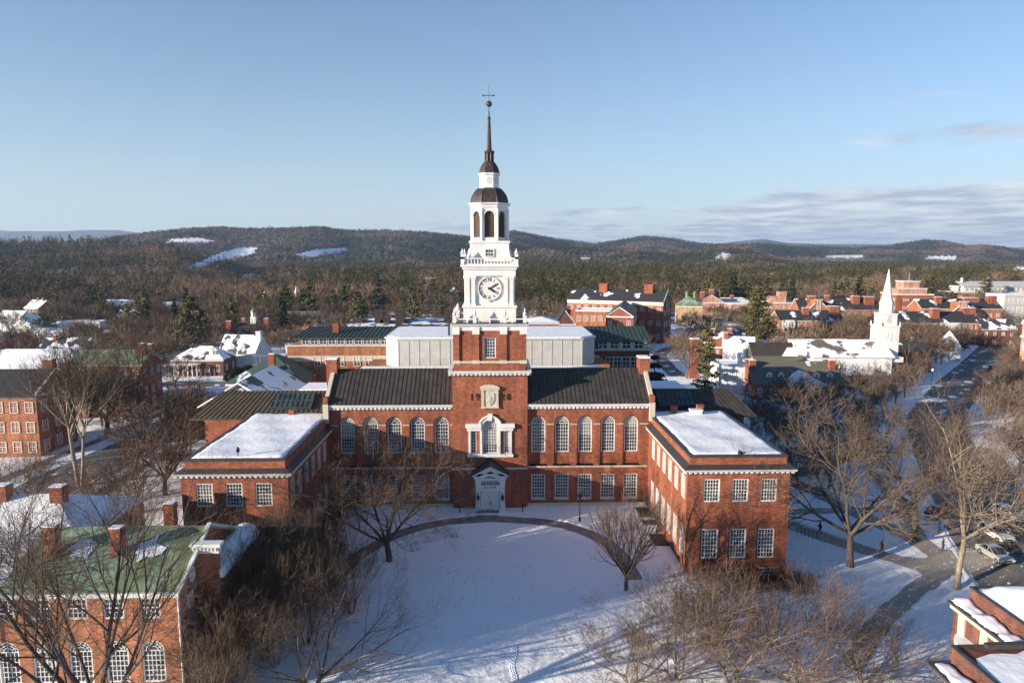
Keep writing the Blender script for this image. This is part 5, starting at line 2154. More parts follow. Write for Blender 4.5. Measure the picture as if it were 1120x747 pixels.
for lab, u, v, dd, w, dp_, h, ri, rf, rotd, wl_, rfm in (
        ('white farmhouse with a long snow roof at the far left edge', -6, 358, 330, 13, 9, 5, 4, 'gx', -14, 'clap', 'snow'),
        ('white gabled wing with a bright snow roof beside the left-edge farmhouse', 14, 361, 318, 9, 8, 4.5, 3.2, 'gy', -14, 'clap', 'snow'),
        ('dark shingled house with two brick chimneys and a snowy slope above the left-edge farmhouse', 26, 348, 385, 12, 10, 6.5, 4, 'gx', -25, 'olive', 'r_snow'),
        ('flat-roofed low white house under snow among brown trees at left', 61, 363, 330, 20, 9, 3.6, .5, 'flat', 0, 'clap', 'snow'),
        ('low snow-roofed garage row in front of the flat white house at left', 32, 371, 300, 27, 7, 2.6, 1.2, 'gx', 0, 'clap', 'snow'),
        ('grey house with white dormer windows behind the snowy hipped hall roof', 40, 389, 215, 14, 9, 6.2, 3.2, 'gx', 0, 'olive', 'r_half'),
        ('small snow-roofed house high among brown trees left of the tall pine', 113, 344, 430, 16, 9, 4.2, 3.4, 'gx', 0, 'brick_p', 'r_snow'),
        ('low house with a pinkish snowy roof below the brown wood at left', 128, 356, 362, 13, 9, 3.4, 3.4, 'gx', 8, 'brick_p', 'r_snow'),
        ('tiny grey cottage with a snow roof in front of the dark pines', 177, 344, 420, 11, 8, 3.4, 3.4, 'gx', 10, 'clap', 'r_snow'),
        ('white house half hidden in brown woods left of the clock tower', 428, 325, 560, 13, 9, 5, 3.5, 'gx', 15, 'clap', 'r_half'),
        ('white many-windowed house on the wooded slope beside the clock', 484, 326, 545, 14, 10, 5.5, 4, 'hip', 0, 'clap', 'r_half'),
        ('low house row in the brown trees above the library at left', 463, 307, 820, 40, 14, 5, 3, 'gx', 0, 'clap', 'r_snow'),
        ('white barn with snow roof low in the trees right of the tower', 636, 281, 1700, 20, 14, 5, 4, 'gx', 0, 'clap', 'snow'),
        ('long snow-roofed school far off in the pine wood right of the tower', 764, 309, 800, 62, 25, 4.5, 1, 'flat', 0, 'clap', 'snow'),
        ('white house far in the wood above the flat snow roofs', 840, 308, 820, 20, 12, 5, 3, 'gx', 0, 'clap', 'r_snow'),
        ('bright white lodge in the wood at the far right edge', 1113, 296, 1150, 24, 14, 9, 5, 'gx', 0, 'clap', 'snow')):
    Y = dd
    house(lab, wx(u, Y), Y, w, dp_, h, ri, rf, R(rotd), wl_, rfm, 1 if h < 5 else 2, max(2, int(w / 2.6)), 2, 'house', 'house',
          chim=(((w * .4, dp_ * .5, .6, .9), (w * .75, dp_ * .5, .6, .9)) if 'two brick' in lab else ((w * .25, dp_ * .4, .5, 1.0),) if 'dormer' in lab else ()))
    CLEAR.append((wx(u, Y) + w / 2, Y - 8, w * .8 + 4))
    if Y < 460:
        FOOT.append((wx(u, Y) + 1, Y - 26, 1, 0, w - 2, 26))

# steeples far left of the tower
for lab, u, v0, vt, Y, gold in (('slim white far-off steeple standing in brown trees', 324, 335, 312, 470, False),
                                ('far-off white cupola with a gilded tip in brown trees', 289, 338, 318, 430, True)):
    t = thing('steeple', lab, 'steeple', (wx(u, Y), Y, gz(wx(u, Y), Y)))
    zt = hz(vt, Y)
    mb = MB()
    mb.box(-1.6, 1.6, -1.6, 1.6, -1, zt * .45)
    mb.lathe([(1.3, zt * .45), (1.3, zt * .66)], 8, 0, 0)
    mb.build('tower', M['clap'], t)
    mb = MB()
    mb.lathe([(1.45, zt * .66), (1.0, zt * .75), (.4, zt * .88), (.05, zt)], 8, 0, 0)
    mb.build('spire', M['gold'] if gold else M['clap'], t)
    CLEAR.append((wx(u, Y), Y - 6, 9))

# ---- buildings just behind the library, left ------------------------------------
YB = 133
bx0, bx1 = wx(316, YB), wx(430, YB)
bb = thing('brick_building', 'orange brick building with a long green roof over a window strip, left of tower', 'building', (bx0, YB, 0))
FOOT.append((bx0, YB, 1, 0, 40, 20))
mb = MB()
wB = bx1 - bx0 + 6
mb.box(0, wB, 0, 18, -1, hz(378, YB))
mb.box(1.9, wB, 1.6, 17, -1, hz(369.5, YB))
mb.build('wall', M['brick_o'], bb)
mb = MB()
zb_ = hz(389, YB)
mb.box(-.05, wB, -.06, -.01, hz(394.5, YB), hz(388.5, YB))
mb.build('stone_band', M['stone'], bb)
mb = MB()
mb.box(-.15, wB, -.2, .5, hz(378, YB), hz(377, YB))
mb.build('parapet', M['white'], bb)
for u in (348.5, 361, 374, 391.5, 404, 420):
    add_window(bb, wx(u, YB) - bx0, -.08, hz(399.5, YB), 0, dict(w=1.35, h=1.9, cols=2, rows=3, ft=.1, mt=.09, glass='glassd', sash=False))
for i in range(13):
    add_window(bb, 3.2 + 1.72 * i, 1.5, hz(377.3, YB), 0, dict(w=1.5, h=1.2, cols=2, rows=2, ft=.12, mt=.08, glass='glassd', sash=False))
seam_roof(bb, 'roof', (1.2, 1.0, hz(369.8, YB)), (wB, 1.0, hz(369.8, YB)), (wB, 9.0, hz(356.5, YB + 9)), (2.4, 9.0, hz(356.5, YB + 9)), .25, M['greend'], .85, .1)
mb = MB()
mb.box(wx(364, YB) - bx0 - .6, wx(364, YB) - bx0 + .6, 4, 5.2, hz(366, YB), hz(356, YB))
mb.build('chimney', M['brick'], bb)

YR = 133
rx0, rx1 = wx(648, YR), wx(709, YR)
rb = thing('brick_building', 'shade-darkened brick building with a green seamed roof over a window strip, right of tower', 'building', (rx0, YR, 0))
FOOT.append((rx0, YR, 1, 0, rx1 - rx0, 16))
mb = MB()
wR = rx1 - rx0
mb.box(0, wR, 0, 16, -1, hz(384, YR))
mb.box(0, wR - .3, .6, 15, -1, hz(373, YR))
mb.build('wall', M['brick_d'], rb)  # shade on this front is put into the darker brick colour
mb = MB()
mb.box(-.2, wR + .2, -.25, .7, hz(384, YR), hz(382.5, YR))
for u in (665, 678.5, 691, 705):
    mb.box(wx(u, YR) - rx0 - .25, wx(u, YR) - rx0 + .25, .4, .62, hz(382.5, YR), hz(373, YR))
mb.build('stone_band', M['stone'], rb)
for u in (659, 671.7, 684.7, 698):
    add_window(rb, wx(u, YR) - rx0, .5, hz(382.3, YR), 0, dict(w=1.8, h=1.55, cols=2, rows=2, ft=.1, mt=.09, glass='glassd', sash=False))
for u in (666, 674.5, 684, 693):
    add_window(rb, wx(u, YR) - rx0, -.08, hz(405, YR), 0, dict(w=1.5, h=2.6, cols=2, rows=3, ft=.1, mt=.09, glass='glass', sash=False))
seam_roof(rb, 'roof', (-1.5, .2, hz(373.5, YR)), (wR + .3, .2, hz(373.5, YR)), (wR + .3, 7, hz(357, YR + 7)), (-1.5, 7, hz(357, YR + 7)), .25, M['greend'], .85, .1)
# low link with brick parapet at the foot of the grey block
house('low brick link with a snow-topped parapet below the grey roof block', wx(642, 121), 121, 3.4, 10, 16.0, .4, 'flat', 0, 'brick_o', 'snow', 0, 0, 0, 'brick_link', 'building')

# flat-topped brick kiosk just right of the tower and dark gables
house('round-cornered brick pavilion with a flat snow roof right of the tower', wx(577, 190), 190, wx(611, 190) - wx(577, 190), 10, 17.0, 1.2, 'hip', 0, 'brick', 'snow', 0, 0, 0, 'brick_pavilion', 'building')
house('dark half-timbered gabled house beside the flat snow-roofed pavilion', wx(606, 235), 235, 7.5, 9, 12.0, 5, 'gy', 0, 'brick_d', 'slate', 2, 2, 2, 'dark_house', 'house', chim=((5.6, 5, .6, .9),))

# dark roofs with boxy vents behind the left building
vt = thing('dark_roofed_hall', 'dark-roofed hall with square bronze vents behind the orange brick building', 'building', (wx(380, 170), 170, 0))
wv = wx(498, 170) - wx(380, 170)
FOOT.append((wx(380, 170), 170, 1, 0, wv, 25))
mb = MB()
mb.box(0, wv, 0, 24, -1, hz(356, 170))
mb.build('wall', M['brick_d'], vt)
mb = MB()
mb.slab((-.3, -.3, hz(356, 170)), (wv, -.3, hz(356, 170)), (wv, 9, hz(347.5, 179)), (-.3, 9, hz(347.5, 179)), .3)
mb.build('roof', M['r_half'], vt)
for u, v, wd in ((394, 349, 5.5), (416.5, 340, 4.6), (423, 348.5, 5), (439, 339.5, 4.6), (491, 339, 4.4)):
    mb = MB()
    x = wx(u, 174) - wx(380, 170)
    hw = wd / 747 * 174
    mb.box(x - hw, x + hw, 2.5, 2.5 + 2 * hw, 15, hz(v, 174))
    mb.box(x - hw - .1, x + hw + .1, 2.4, 2.6 + 2 * hw, hz(v, 174), hz(v, 174) + .25)
    mb.build('roof_vent', M['copper'], vt)

# brick wing with a round window gable, and the green and snowy roofs behind the left wing
gw = house('brick wing with a white-edged gable and a round window behind the left snow roof', wx(224, 106), 106, 11.3, 16, 12.8, 3.4, 'gy', 0, 'brick_o', 'r_snow', 0, 0, 0, 'gabled_wing', 'building', over=.7)
mb = MB()
for i in range(16):
    a, b = 2 * math.pi * i / 16, 2 * math.pi * (i + 1) / 16
    mb.bar((5.65 + .75 * math.cos(a), -.1, 14.6 + .75 * math.sin(a)), (5.65 + .75 * math.cos(b), -.1, 14.6 + .75 * math.sin(b)), .28, .2, Vector((0, 1, 0)))
mb.bar((5.65 - .7, -.1, 14.6), (5.65 + .7, -.1, 14.6), .08, .1)
mb.bar((5.65, -.1, 13.9), (5.65, -.1, 15.3), .08, .1)
rwn = mb.build('round_window', M['white'], gw)
mb = MB()
mb.extrude([(5.65 + .65 * math.cos(2 * math.pi * i / 16), -.03, 14.6 + .65 * math.sin(2 * math.pi * i / 16)) for i in range(16)], (0, -.02, 0))
mb.build('round_pane', M['glassd'], rwn)
seam = house('hall with a dark green hipped roof partly under snow behind the round-windowed gable', wx(246, 122), 123, wx(330, 122) - wx(246, 122), 15, 12.8, 4.2, 'hip', 0, 'brick_o', 'r_green', 0, 0, 0, 'green_roofed_hall', 'building', chim=((7.6, 2.6, .55, .6),))
house('taller dark green pyramid-roofed block between the left brick buildings', wx(292, 137), 138, 13, 13, 12.6, 5.2, 'hip', 0, 'brick_o', 'greend', 0, 0, 0, 'green_roofed_block', 'building')

# ---- right side ------------------------------------------------------------------
ang = R(-27)
cx0, cy0 = 31.5, 291
bg_ = house('four-storey brick academic building with a long dark roof and an arched gable window', cx0, cy0, 41, 15, 16.8, 4.0, 'gx', ang, 'brick', 'r_some', 3, 12, 0, 'academic_building', 'building', win=(1.6, 2.0), over=.2)
mb = MB()
w = 41
mb.box(-.1, w + .1, -.12, .0, 15.2, 16.4)
mb.build('stone_band', M['stone'], bg_)
for cx in (14, 33.5):
    mb = MB()
    mb.box(cx - 1.8, cx + 1.8, 5.2, 8.2, 17, 23.2)
    mb.box(cx - 2, cx + 2, 5, 8.4, 23.2, 23.6)
    mb.build('chimney', M['brick'], bg_)
for z, yy in ((2, 3), (2, 7), (2, 11.5), (6.5, 3), (6.5, 7), (6.5, 11.5), (11, 3), (11, 11.5)):
    add_window(bg_, w + .06, yy, z, R(90), dict(w=1.6, h=2.2, cols=2, rows=4, ft=.12, mt=.06, glass='glass'))
add_window(bg_, w + .06, 7.5, 12.0, R(90), dict(w=3.6, h=5.6, cols=4, rows=5, arch=True))
mb = MB()
for a, b in (((w + .2, -.3, 16.6), (w + .2, 7.5, 21.3)), ((w + .2, 15.3, 16.6), (w + .2, 7.5, 21.3))):
    mb.bar(a, b, .5, .5)
mb.build('gable_coping', M['greenroof'], bg_)
bw = house('gable-fronted brick wing with a green-black roof before the four-storey academic building', 40.5, 246, 10, 32, 13.8, 3.4, 'gy', R(-14), 'brick', 'greend', 3, 3, 9, 'academic_wing', 'building', win=(1.4, 1.9), over=.3)
for yy in range(9):
    for z in (4, 8.6):
        add_window(bw, 9.56, 2 + yy * 3.6, z, R(90), dict(w=1.4, h=1.9, cols=2, rows=4, ft=.12, mt=.06, glass='glass'))
house('low flat-roofed brick block with a pale attic left of the gabled academic wing', 31.5, 262, 19, 12, 14.2, .6, 'flat', R(-14), 'brick_o', 'snow', 3, 7, 0, 'academic_block', 'building', win=(1.7, 2.2))
py_ = house('square yellow brick house with a green pyramid roof and twin copper lanterns', wx(741, 350), 350, 12.5, 12.5, 9.4, 5.0, 'hip', R(-10), 'brick_y', 'greenroof', 1, 3, 2, 'yellow_house', 'house')
for cx in (5.2, 9.2):
    mb = MB()
    mb.lathe([(.8, 12.6), (.8, 15.2), (1.1, 15.3), (.6, 16.2), (.1, 16.9)], 8, cx, 6.2)
    mb.build('roof_lantern', M['greenroof'], py_)
house('salmon brick house with three chimney stacks behind the yellow pyramid-roofed house', wx(763, 392), 392, 15, 12, 8.5, 4.5, 'gy', R(-8), 'brick_p', 'slate', 2, 3, 2, 'brick_house', 'house', chim=((3, 3, 1.3, 1.0), (8, 3, 1.3, 2.4), (12, 5, 1.1, 1.6)))
house('flat snow-roofed white block left of the tall middle pine', wx(781, 400), 400, 21, 14, 9.2, .8, 'flat', 0, 'clap', 'snow', 2, 6, 2, 'flat_roofed_block', 'building', chim=((12, 4, .9, 1.4),))
house('flat snow-roofed brick block with salmon walls behind the tall middle pine', wx(800, 372), 372, 15, 12, 8.4, .7, 'flat', 0, 'brick_p', 'snow', 2, 5, 2, 'flat_roofed_block', 'building')
sb_ = house('salmon brick block with a stepped penthouse right of the tall middle pine', wx(840, 352), 352, 16, 13, 10.5, .7, 'flat', R(-6), 'brick_p', 'snow', 3, 5, 2, 'salmon_block', 'building')
mb = MB()
mb.box(2, 10, 3, 10, 10.5, 14)
mb.box(6.6, 10.4, 4, 9, 14, 16.4)
mb.build('penthouse', M['brick_p'], sb_)
hb_ = house('brick house with snowy gable slopes and two square chimneys behind the lone young pine', wx(768, 224), 224, 13.5, 11, 5.6, 4.0, 'gy', R(-18), 'brick', 'r_snow', 2, 4, 4, 'brick_house', 'house', chim=((3.2, 8, .8, .9), (8.8, 8.6, .8, 1.1)))
house('long wing with a dark snowy roof adjoining the brick house by the young pine', wx(779, 234), 234, 9, 18, 5.4, 3.6, 'gy', R(-35), 'brick', 'r_half', 1, 3, 4, 'brick_wing', 'house')
wh = house('white stucco house with a snowy dormered roof right of the lone young pine', wx(791, 208), 208, 9, 9.5, 7.6, 2.6, 'gx', R(-20), 'clap', 'snow', 2, 3, 2, 'stucco_house', 'house', chim=((.6, 3.5, .65, 1.2), (6.0, 6, .45, .8)))
dormer(wh, 4.5, 1.0, 8.0, 1.6, 1.3, roofm='r_snow')
mb = MB()
mb.box(-1.3, 1.3, -1.1, 1.1, -1, 11.2)
mb.box(-1.4, 1.4, -1.2, 1.2, 11.2, 11.5)
t = thing('chimney_stack', 'thick free brick chimney stack capped with snow left of the lone young pine', 'chimney', (wx(760, 196), 196, 0))
mb.build('stack', M['brick'], t)
mb = MB()
mb.box(-1.35, 1.35, -1.15, 1.15, 11.5, 11.75)
mb.build('snow_cap', M['snow'], t)
house('white low house with a flat snow roof and a stubby white chimney', wx(787, 172), 172, 10, 10, 7.2, .5, 'flat', R(-5), 'clap', 'snow', 2, 4, 2, 'flat_roofed_house', 'house', chim=((6.6, 6, .7, 2.2),), chimm='white', win=(1.1, 1.8))

# portico building with dormers
Yp = 165
px0, px1 = wx(826, Yp), wx(920, Yp)
wp = px1 - px0
pb = house('long brick house with an olive roof, four dormers and a white pillared portico', px0, Yp, wp, 11, 4.3, 4.4, 'gx', R(-2), 'brick', 'r_olive2', 1, 7, 2, 'portico_house', 'house', win=(1.2, 2.2), over=.5,
           chim=((.5, 3.6, .75, .6), (.5, 6.6, .75, .4), (wp - 1.0, 3.6, .75, .6), (wp - 1.0, 6.6, .75, .4)))
for u in (844, 857, 896, 910):
    dormer(pb, wx(u, Yp) - px0, 1.4, 4.9, 1.5, 1.5, 2.2, roofm='r_olive2')
pxa, pxb = wx(862, Yp) - px0, wx(894, Yp) - px0
mb = MB()
for i in range(4):
    mb.lathe([(.3, -1), (.26, 3.2), (.36, 3.3), (.36, 3.5)], 10, pxa + .5 + (pxb - pxa - 1) * i / 3, -2.6)
mb.box(pxa - .1, pxb + .1, -3.0, -.1, 3.5, 4.1)
mb.build('portico', M['white'], pb)
pedi(pb, pxa - .3, pxb + .3, -3.1, 4.1, 2.2, 5.5)
mb = MB()
mb.slab((pxa - .6, 2.6, 4.75), (pxa - .6, -3.3, 4.75), ((pxa + pxb) / 2, -3.3, 7.2), ((pxa + pxb) / 2, 2.6, 7.2), .14)
mb.build('portico_snow', M['snow'], pb)
t = thing('hanging_flag', 'faded red and white striped flag hanging in the pillared portico', 'flag', (px0 + (pxa + pxb) / 2, Yp - 2.9, 0))
for i in range(7):
    mb = MB()
    mb.box(-1.0 + i * .28, -1.0 + i * .28 + .28, .05 + .04 * math.sin(i * 1.7), .09 + .04 * math.sin(i * 1.7), .5, 3.3)
    mb.build('stripe', M['fabric'] if i % 2 == 0 else M['clap'], t)
house('outbuilding with a dark slatted solar roof and olive slopes behind the portico house', wx(826, 196), 196, 12, 12, 5.0, 4.6, 'gx', R(-6), 'olive', 'roofd', 0, 0, 0, 'outbuilding', 'building')
house('olive-roofed low ell with a white gable behind the portico house', wx(829, 184), 184, 15, 8, 5.0, 2.4, 'gx', R(-4), 'clap', 'r_olive2', 0, 0, 0, 'low_ell', 'house')

# the white church
Yc = 181
ch0, ch1 = wx(890, Yc), wx(973, Yc)
chw = ch1 - ch0
chb = house('white church with a snow-patched olive roof and a tall white needle steeple', ch0, Yc, chw, 15, 8.6, 3.5, 'gx', R(-4), 'clap', 'r_olive', 0, 0, 0, 'white_church', 'church', over=.5)
for i in range(4):
    add_window(chb, 3.2 + 4.6 * i, -.06, 1.6, 0, dict(w=1.5, h=4.8, cols=3, rows=8, ft=.14, mt=.06, glass='glassd'))
tw = MB()
tx0 = wx(964.5, 186) - ch0
ty0 = 6.5
a = 2.65
tw.box(tx0 - a, tx0 + a, ty0 - a, ty0 + a, 8, hz(357, 187))
tw.box(tx0 - a - .2, tx0 + a + .2, ty0 - a - .2, ty0 + a + .2, hz(357, 187), hz(355.8, 187))
a2 = 2.1
tw.box(tx0 - a2, tx0 + a2, ty0 - a2, ty0 + a2, hz(355.8, 187), hz(343.5, 187))
tw.box(tx0 - a2 - .2, tx0 + a2 + .2, ty0 - a2 - .2, ty0 + a2 + .2, hz(343.5, 187), hz(342.5, 187))
for sx in (-1, 1):
    for sy in (-1, 1):
        tw.lathe([(.18, hz(355.8, 187)), (.18, hz(354, 187)), (.04, hz(351.5, 187))], 6, tx0 + sx * a, ty0 + sy * a)
two = tw.build('tower', M['white'], chb)
add_window(chb, tx0, ty0 - a - .06, hz(372.5, 186), 0, dict(w=1.2, h=2.0, cols=2, rows=4, ft=.12, mt=.05, glass='glassd'))
lv2 = MB()
for k2 in range(8):
    lv2.box(tx0 - .6, tx0 + .6, ty0 - a2 - .05, ty0 - a2 + .02, hz(353.5, 186) + k2 * .26, hz(353.5, 186) + k2 * .26 + .16)
lv2.build('louvre', M['grey'], two)
spz = MB()
spz.lathe([(octa(1.62), hz(342.5, 187)), (octa(1.6), hz(333, 187)), (octa(1.75), hz(332.5, 187)), (octa(1.2), hz(326, 187)), (octa(1.1), hz(323, 187)), (.06, hz(294, 187))], 8, tx0, ty0, math.pi / 8)
spz.build('steeple', M['white'], chb)
mb = MB()
for i in range(4):
    mb.lathe([(.4, -1), (.34, 6.4), (.5, 6.6), (.5, 7.0)], 10, chw + 2.6, 2.2 + 3.5 * i)
mb.box(chw + .1, chw + 3.2, .5, 14.5, 7.0, 8.4)
mb.build('portico', M['white'], chb)
house('lower white vestry with an olive roof joined to the church', wx(868, 186), 186, 9, 8, 6.5, 3.0, 'gx', R(-4), 'clap', 'r_olive', 1, 3, 2, 'church_vestry', 'house', chim=((3.2, 2.5, 1.1, 2.4),), chimm='white')
house('snow-covered flat hall roof behind the church', wx(884, 215), 218, 20, 12, 6.6, .5, 'flat', 0, 'clap', 'snow', 0, 0, 0, 'flat_roofed_hall', 'building')

# brick dormitories
def dorm(lab, u0, v1, Y, u1, veave, vridge, wall, chims, rows=3, cols=10, rot=0, rf='r_some', whitebay=None, glassy='glass'):
    w_ = (wx(u1, Y) - wx(u0, Y)) / math.cos(rot)
    h_ = hz(veave, Y)
    ri = max(2.0, hz(vridge, Y + 6) - h_)
    t_ = house(lab, wx(u0, Y), Y, w_, 12, h_, ri, 'gx', rot, wall, rf, rows, cols, 3, 'dormitory', 'building', win=(1.3, 1.7), chim=chims, over=.3, glass=glassy)
    if whitebay:
        a_, b_ = wx(whitebay[0], Y) - wx(u0, Y), wx(whitebay[1], Y) - wx(u0, Y)
        m_ = MB()
        m_.box(a_, b_, -.5, .0, h_ * .58, h_ + .05)
        bo = m_.build('attic_bay', M['clap'], t_)
        n_ = 4
        for i in range(n_):
            add_window(t_, a_ + (b_ - a_) * (i + .5) / n_, -.56, h_ * .66, 0, dict(w=1.2, h=h_ * .24, cols=2, rows=3, ft=.1, mt=.06, glass='glassd'))
    return t_


dorm('long orange brick dormitory with a dark roof left of the white steeple', 853, 0, 283, 921, 351, 340.5, 'brick_o', ((12, 4, 1.3, 1.2), (24.5, 6, 2.0, 1.8)), 3, 11, R(-3), whitebay=(856, 869))
mb = house('low brick porch with a copper-green flat roof at the end of the orange dormitory', wx(921, 281), 280, 8, 7, 4.6, .4, 'flat', R(-3), 'brick_o', 'greenroof', 1, 3, 1, 'brick_porch', 'building')
d2_ = dorm('rear brick dormitory with a white-windowed central gable and dark roofs left of the steeple', 874, 0, 335, 960, 339, 327, 'brick_o', ((7, 3, 1.8, 1.2), (29, 4, 1.8, 1.2), (35.5, 4, 2.3, .9), (15.5, 5, 1.1, 1.4)), 2, 12, R(-3))


def gbay(t_, x, h_, w_=9, dep=5):
    m_ = MB()
    m_.extrude([(x - w_ / 2, -dep, -1), (x + w_ / 2, -dep, -1), (x + w_ / 2, -dep, h_), (x + 1.8, -dep, h_ + 2.8), (x + 1.8, -dep, h_ + 4.6), (x - 1.8, -dep, h_ + 4.6), (x - 1.8, -dep, h_ + 2.8), (x - w_ / 2, -dep, h_)], (0, dep + 2, 0))
    m_.build('gable_bay', M['brick_o'], t_)
    add_window(t_, x, -dep - .06, h_ - 1.0, 0, dict(w=1.9, h=5.2, cols=2, rows=5, ft=.2, mt=.12, glass='grey' if False else 'glass'))
    m_ = MB()
    for sgn in (-1, 1):
        m_.bar((x + sgn * (w_ / 2 + .2), -dep - .1, h_ + .1), (x + sgn * 1.8, -dep - .1, h_ + 3.0), .5, .4)
    m_.box(x - 2.0, x + 2.0, -dep - .2, -dep + .5, h_ + 4.6, h_ + 4.95)
    m_.build('gable_coping', M['white'], t_)


gbay(d2_, 7.5, 9.2)
tb = house('tall square brick tower block with a glazed top storey and an antenna', wx(980, 330), 330, 17.5, 18, hz(323.5, 330), .5, 'flat', R(-6), 'brick', 'snow', 4, 2, 3, 'tower_block', 'building', win=(2.6, 1.4))
m_ = MB()
h0 = hz(323.5, 330)
m_.box(1.5, 15, 2, 14, h0, h0 + 3)
m_.box(4.5, 12, 3.5, 12, h0 + 3, h0 + 6.4)
m_.build('penthouse', M['brick_p'], tb)
m_ = MB()
m_.tube([(8, 6, h0 + 6), (8, 6, h0 + 11)], [.12, .05], 5)
m_.build('antenna', M['grey'], tb)
m_ = MB()
m_.box(4.3, 12.2, 3.3, 12.2, h0 + 6.4, h0 + 6.65)
m_.box(1.4, 15.1, 1.9, 3.2, h0 + 3, h0 + 3.25)
m_.build('roof_snow', M['snow'], tb)
dorm('long brick dormitory with a dark roof and a white attic bay right of the steeple', 976, 0, 268, 1069, 354, 342, 'brick', ((18, 3, 1.5, 1.4), (33, 6, 2.2, 1.5)), 3, 14, R(-3), whitebay=(1027, 1048))
d4_ = dorm('rear brick dormitory with a stepped white-windowed gable right of the steeple', 1008, 0, 305, 1092, 338, 328, 'brick_o', ((9, 4, 1.4, 1.0), (24, 6, 3.2, .6), (33, 4, 1.8, 1.5)), 2, 11, R(-3))
gbay(d4_, 15.5, 10.2, 10)
house('snow-roofed low link between the tall brick block and the long right dormitory', wx(974, 285), 286, 7, 9, 9.0, .5, 'flat', R(-3), 'brick', 'snow', 2, 2, 0, 'brick_link', 'building')
lb_ = house('long modern brick laboratory with pale glazed roof storeys near the right edge', wx(1052, 430), 430, 75, 22, hz(322, 430), .6, 'flat', R(-4), 'brick_o', 'greyroof', 2, 22, 3, 'laboratory', 'building', win=(2.0, 1.6))
m_ = MB()
h1 = hz(322, 430)
m_.box(-4, 80, -1.0, 20, h1 + .5, h1 + 1.1)
m_.box(2, 74, 2.0, 18, h1 + 1.1, h1 + 4.6)
m_.slab((1, 1, h1 + 4.6), (75, 1, h1 + 4.6), (75, 10, h1 + 7.6), (1, 10, h1 + 7.6), .3)
m_.build('roof_storey', M['greyroof'], lb_)
for i in range(24):
    add_window(lb_, 4 + 2.9 * i, 1.9, h1 + 2.0, 0, dict(w=1.8, h=1.5, cols=2, rows=2, ft=.15, mt=.1, glass='glass'))
for x in (4, 20, 48, 62, 68):
    m_ = MB()
    m_.lathe([(.8, h1 + 6), (.8, h1 + 9), (1.1, h1 + 9.2), (.5, h1 + 10)], 8, x, 8)
    m_.build('roof_vent', M['greyroof'], lb_)
house('pale glass-walled block with a white roof in front of the modern laboratory', wx(1098, 350), 350, 22, 14, 14.5, .6, 'flat', 0, 'grey', 'snow', 3, 9, 2, 'glass_block', 'building', win=(1.9, 3.4))
pk = house('tall pink brick corner building with white stone bands at the right edge', 146.5, 170, 18, 14, 17.5, .8, 'flat', R(2), 'brick_p', 'snow', 4, 7, 5, 'pink_building', 'building', win=(1.3, 2.1))
m_ = MB()
for z in (4.2, 13.2, 16.9):
    m_.box(-.25, 18.2, -.25, 14.2, z, z + .5)
m_.build('stone_band', M['white'], pk)
house('white clapboard house with a steep snowy gable among the trees by the street', wx(1029, 226), 226, 6, 8, 5.5, 4.0, 'gy', R(-30), 'clap', 'r_snow', 2, 2, 2, 'white_house', 'house')
house('dark-roofed house with a little snow hidden in trees right of the church', wx(985, 205), 205, 9, 10, 5.0, 3.4, 'gx', R(-15), 'olive', 'r_some', 1, 3, 2, 'dark_house', 'house')
house('snow-roofed garage with a mossy edge just right of the steeple', wx(993, 232), 232, 8, 7, 4.6, 2.4, 'hip', 0, 'clap', 'r_snow', 0, 0, 0, 'garage', 'garage')
house('brick house with snow on its eaves behind the right street trees', wx(1075, 262), 262, 12, 9, 7, 3.2, 'gx', R(-12), 'brick_d', 'r_half', 2, 4, 2, 'brick_house', 'house')

# ================================================================ ROADS AND PATHS
arc_path, arc_line = ribbon('walkway', gp((352, 648), (376, 622), (404, 600), (442, 582), (484, 571.5), (535, 567.5), (590, 570.5), (625, 577), (655, 589), (678, 606), (694, 634)), 1.95, M['stonepath'], .04, wob=.12)
ribbon('entrance_path', [(-1.1, 94.3), (-1.0, 91.6)], 3.2, M['stonepath'], .045, wob=.2)
pa, pa_l = ribbon('walkway', gp((858, 572), (905, 589), (955, 604), (1000, 618), (1040, 628)), 2.4, M['slush'], .045, wob=.3)
pb_, pb_l = ribbon('walkway', gp((858, 522), (900, 543), (945, 565), (990, 585), (1022, 604), (1040, 622)), 2.6, M['slush'], .05, wob=.25)
pc, pc_l = ribbon('walkway', gp((858, 560), (925, 558), (990, 556)), 2.0, M['slush'], .055, wob=.3)
pd, pd_l = ribbon('walkway', gp((955, 515), (978, 543), (998, 578), (1010, 598)), 2.4, M['slush'], .06, wob=.25)
pe2, pe_l = ribbon('walkway', gp((1062, 606), (1030, 626), (1000, 646), (975, 668), (955, 690), (930, 730)), 2.1, M['slush'], .065, wob=.35)
ribbon('walkway', gp((850, 524), (890, 512), (940, 496)), 2.6, M['stonepath'], .048, wob=.3)
ribbon('walkway', gp((1078, 490), (1100, 520), (1122, 560)), 2.6, M['stonepath'], .05, wob=.3)
rd, rd_l = ribbon('street', gp((1190, 720), (1128, 640), (1093, 590), (1060, 540), (1034, 492), (1024, 458), (1046, 425), (1074, 397), (1092, 376), (1104, 358)), 11.0, M['street'], .035, sub=2, wob=.04)
ribbon('parking_bay', gp((1078, 600), (1098, 590), (1122, 582)), 7.0, M['asph'], .032, wob=.1)
ribbon('plaza', gp((1000, 622), (1035, 618), (1062, 610), (1085, 618)), 5.0, M['slush'], .07, wob=.3)
rl, rl_l = ribbon('street', [(-72, 40), (-70.5, 90), (-68, 130), (-66, 170), (-60, 215), (-50, 265), (-44, 330)], 9.5, M['street'], .035, sub=3, wob=.05)
ribbon('sidewalk', [(-81, 60), (-80, 100), (-77, 135), (-75, 178)], 2.0, M['stonepath'], .04, sub=2, wob=.3)
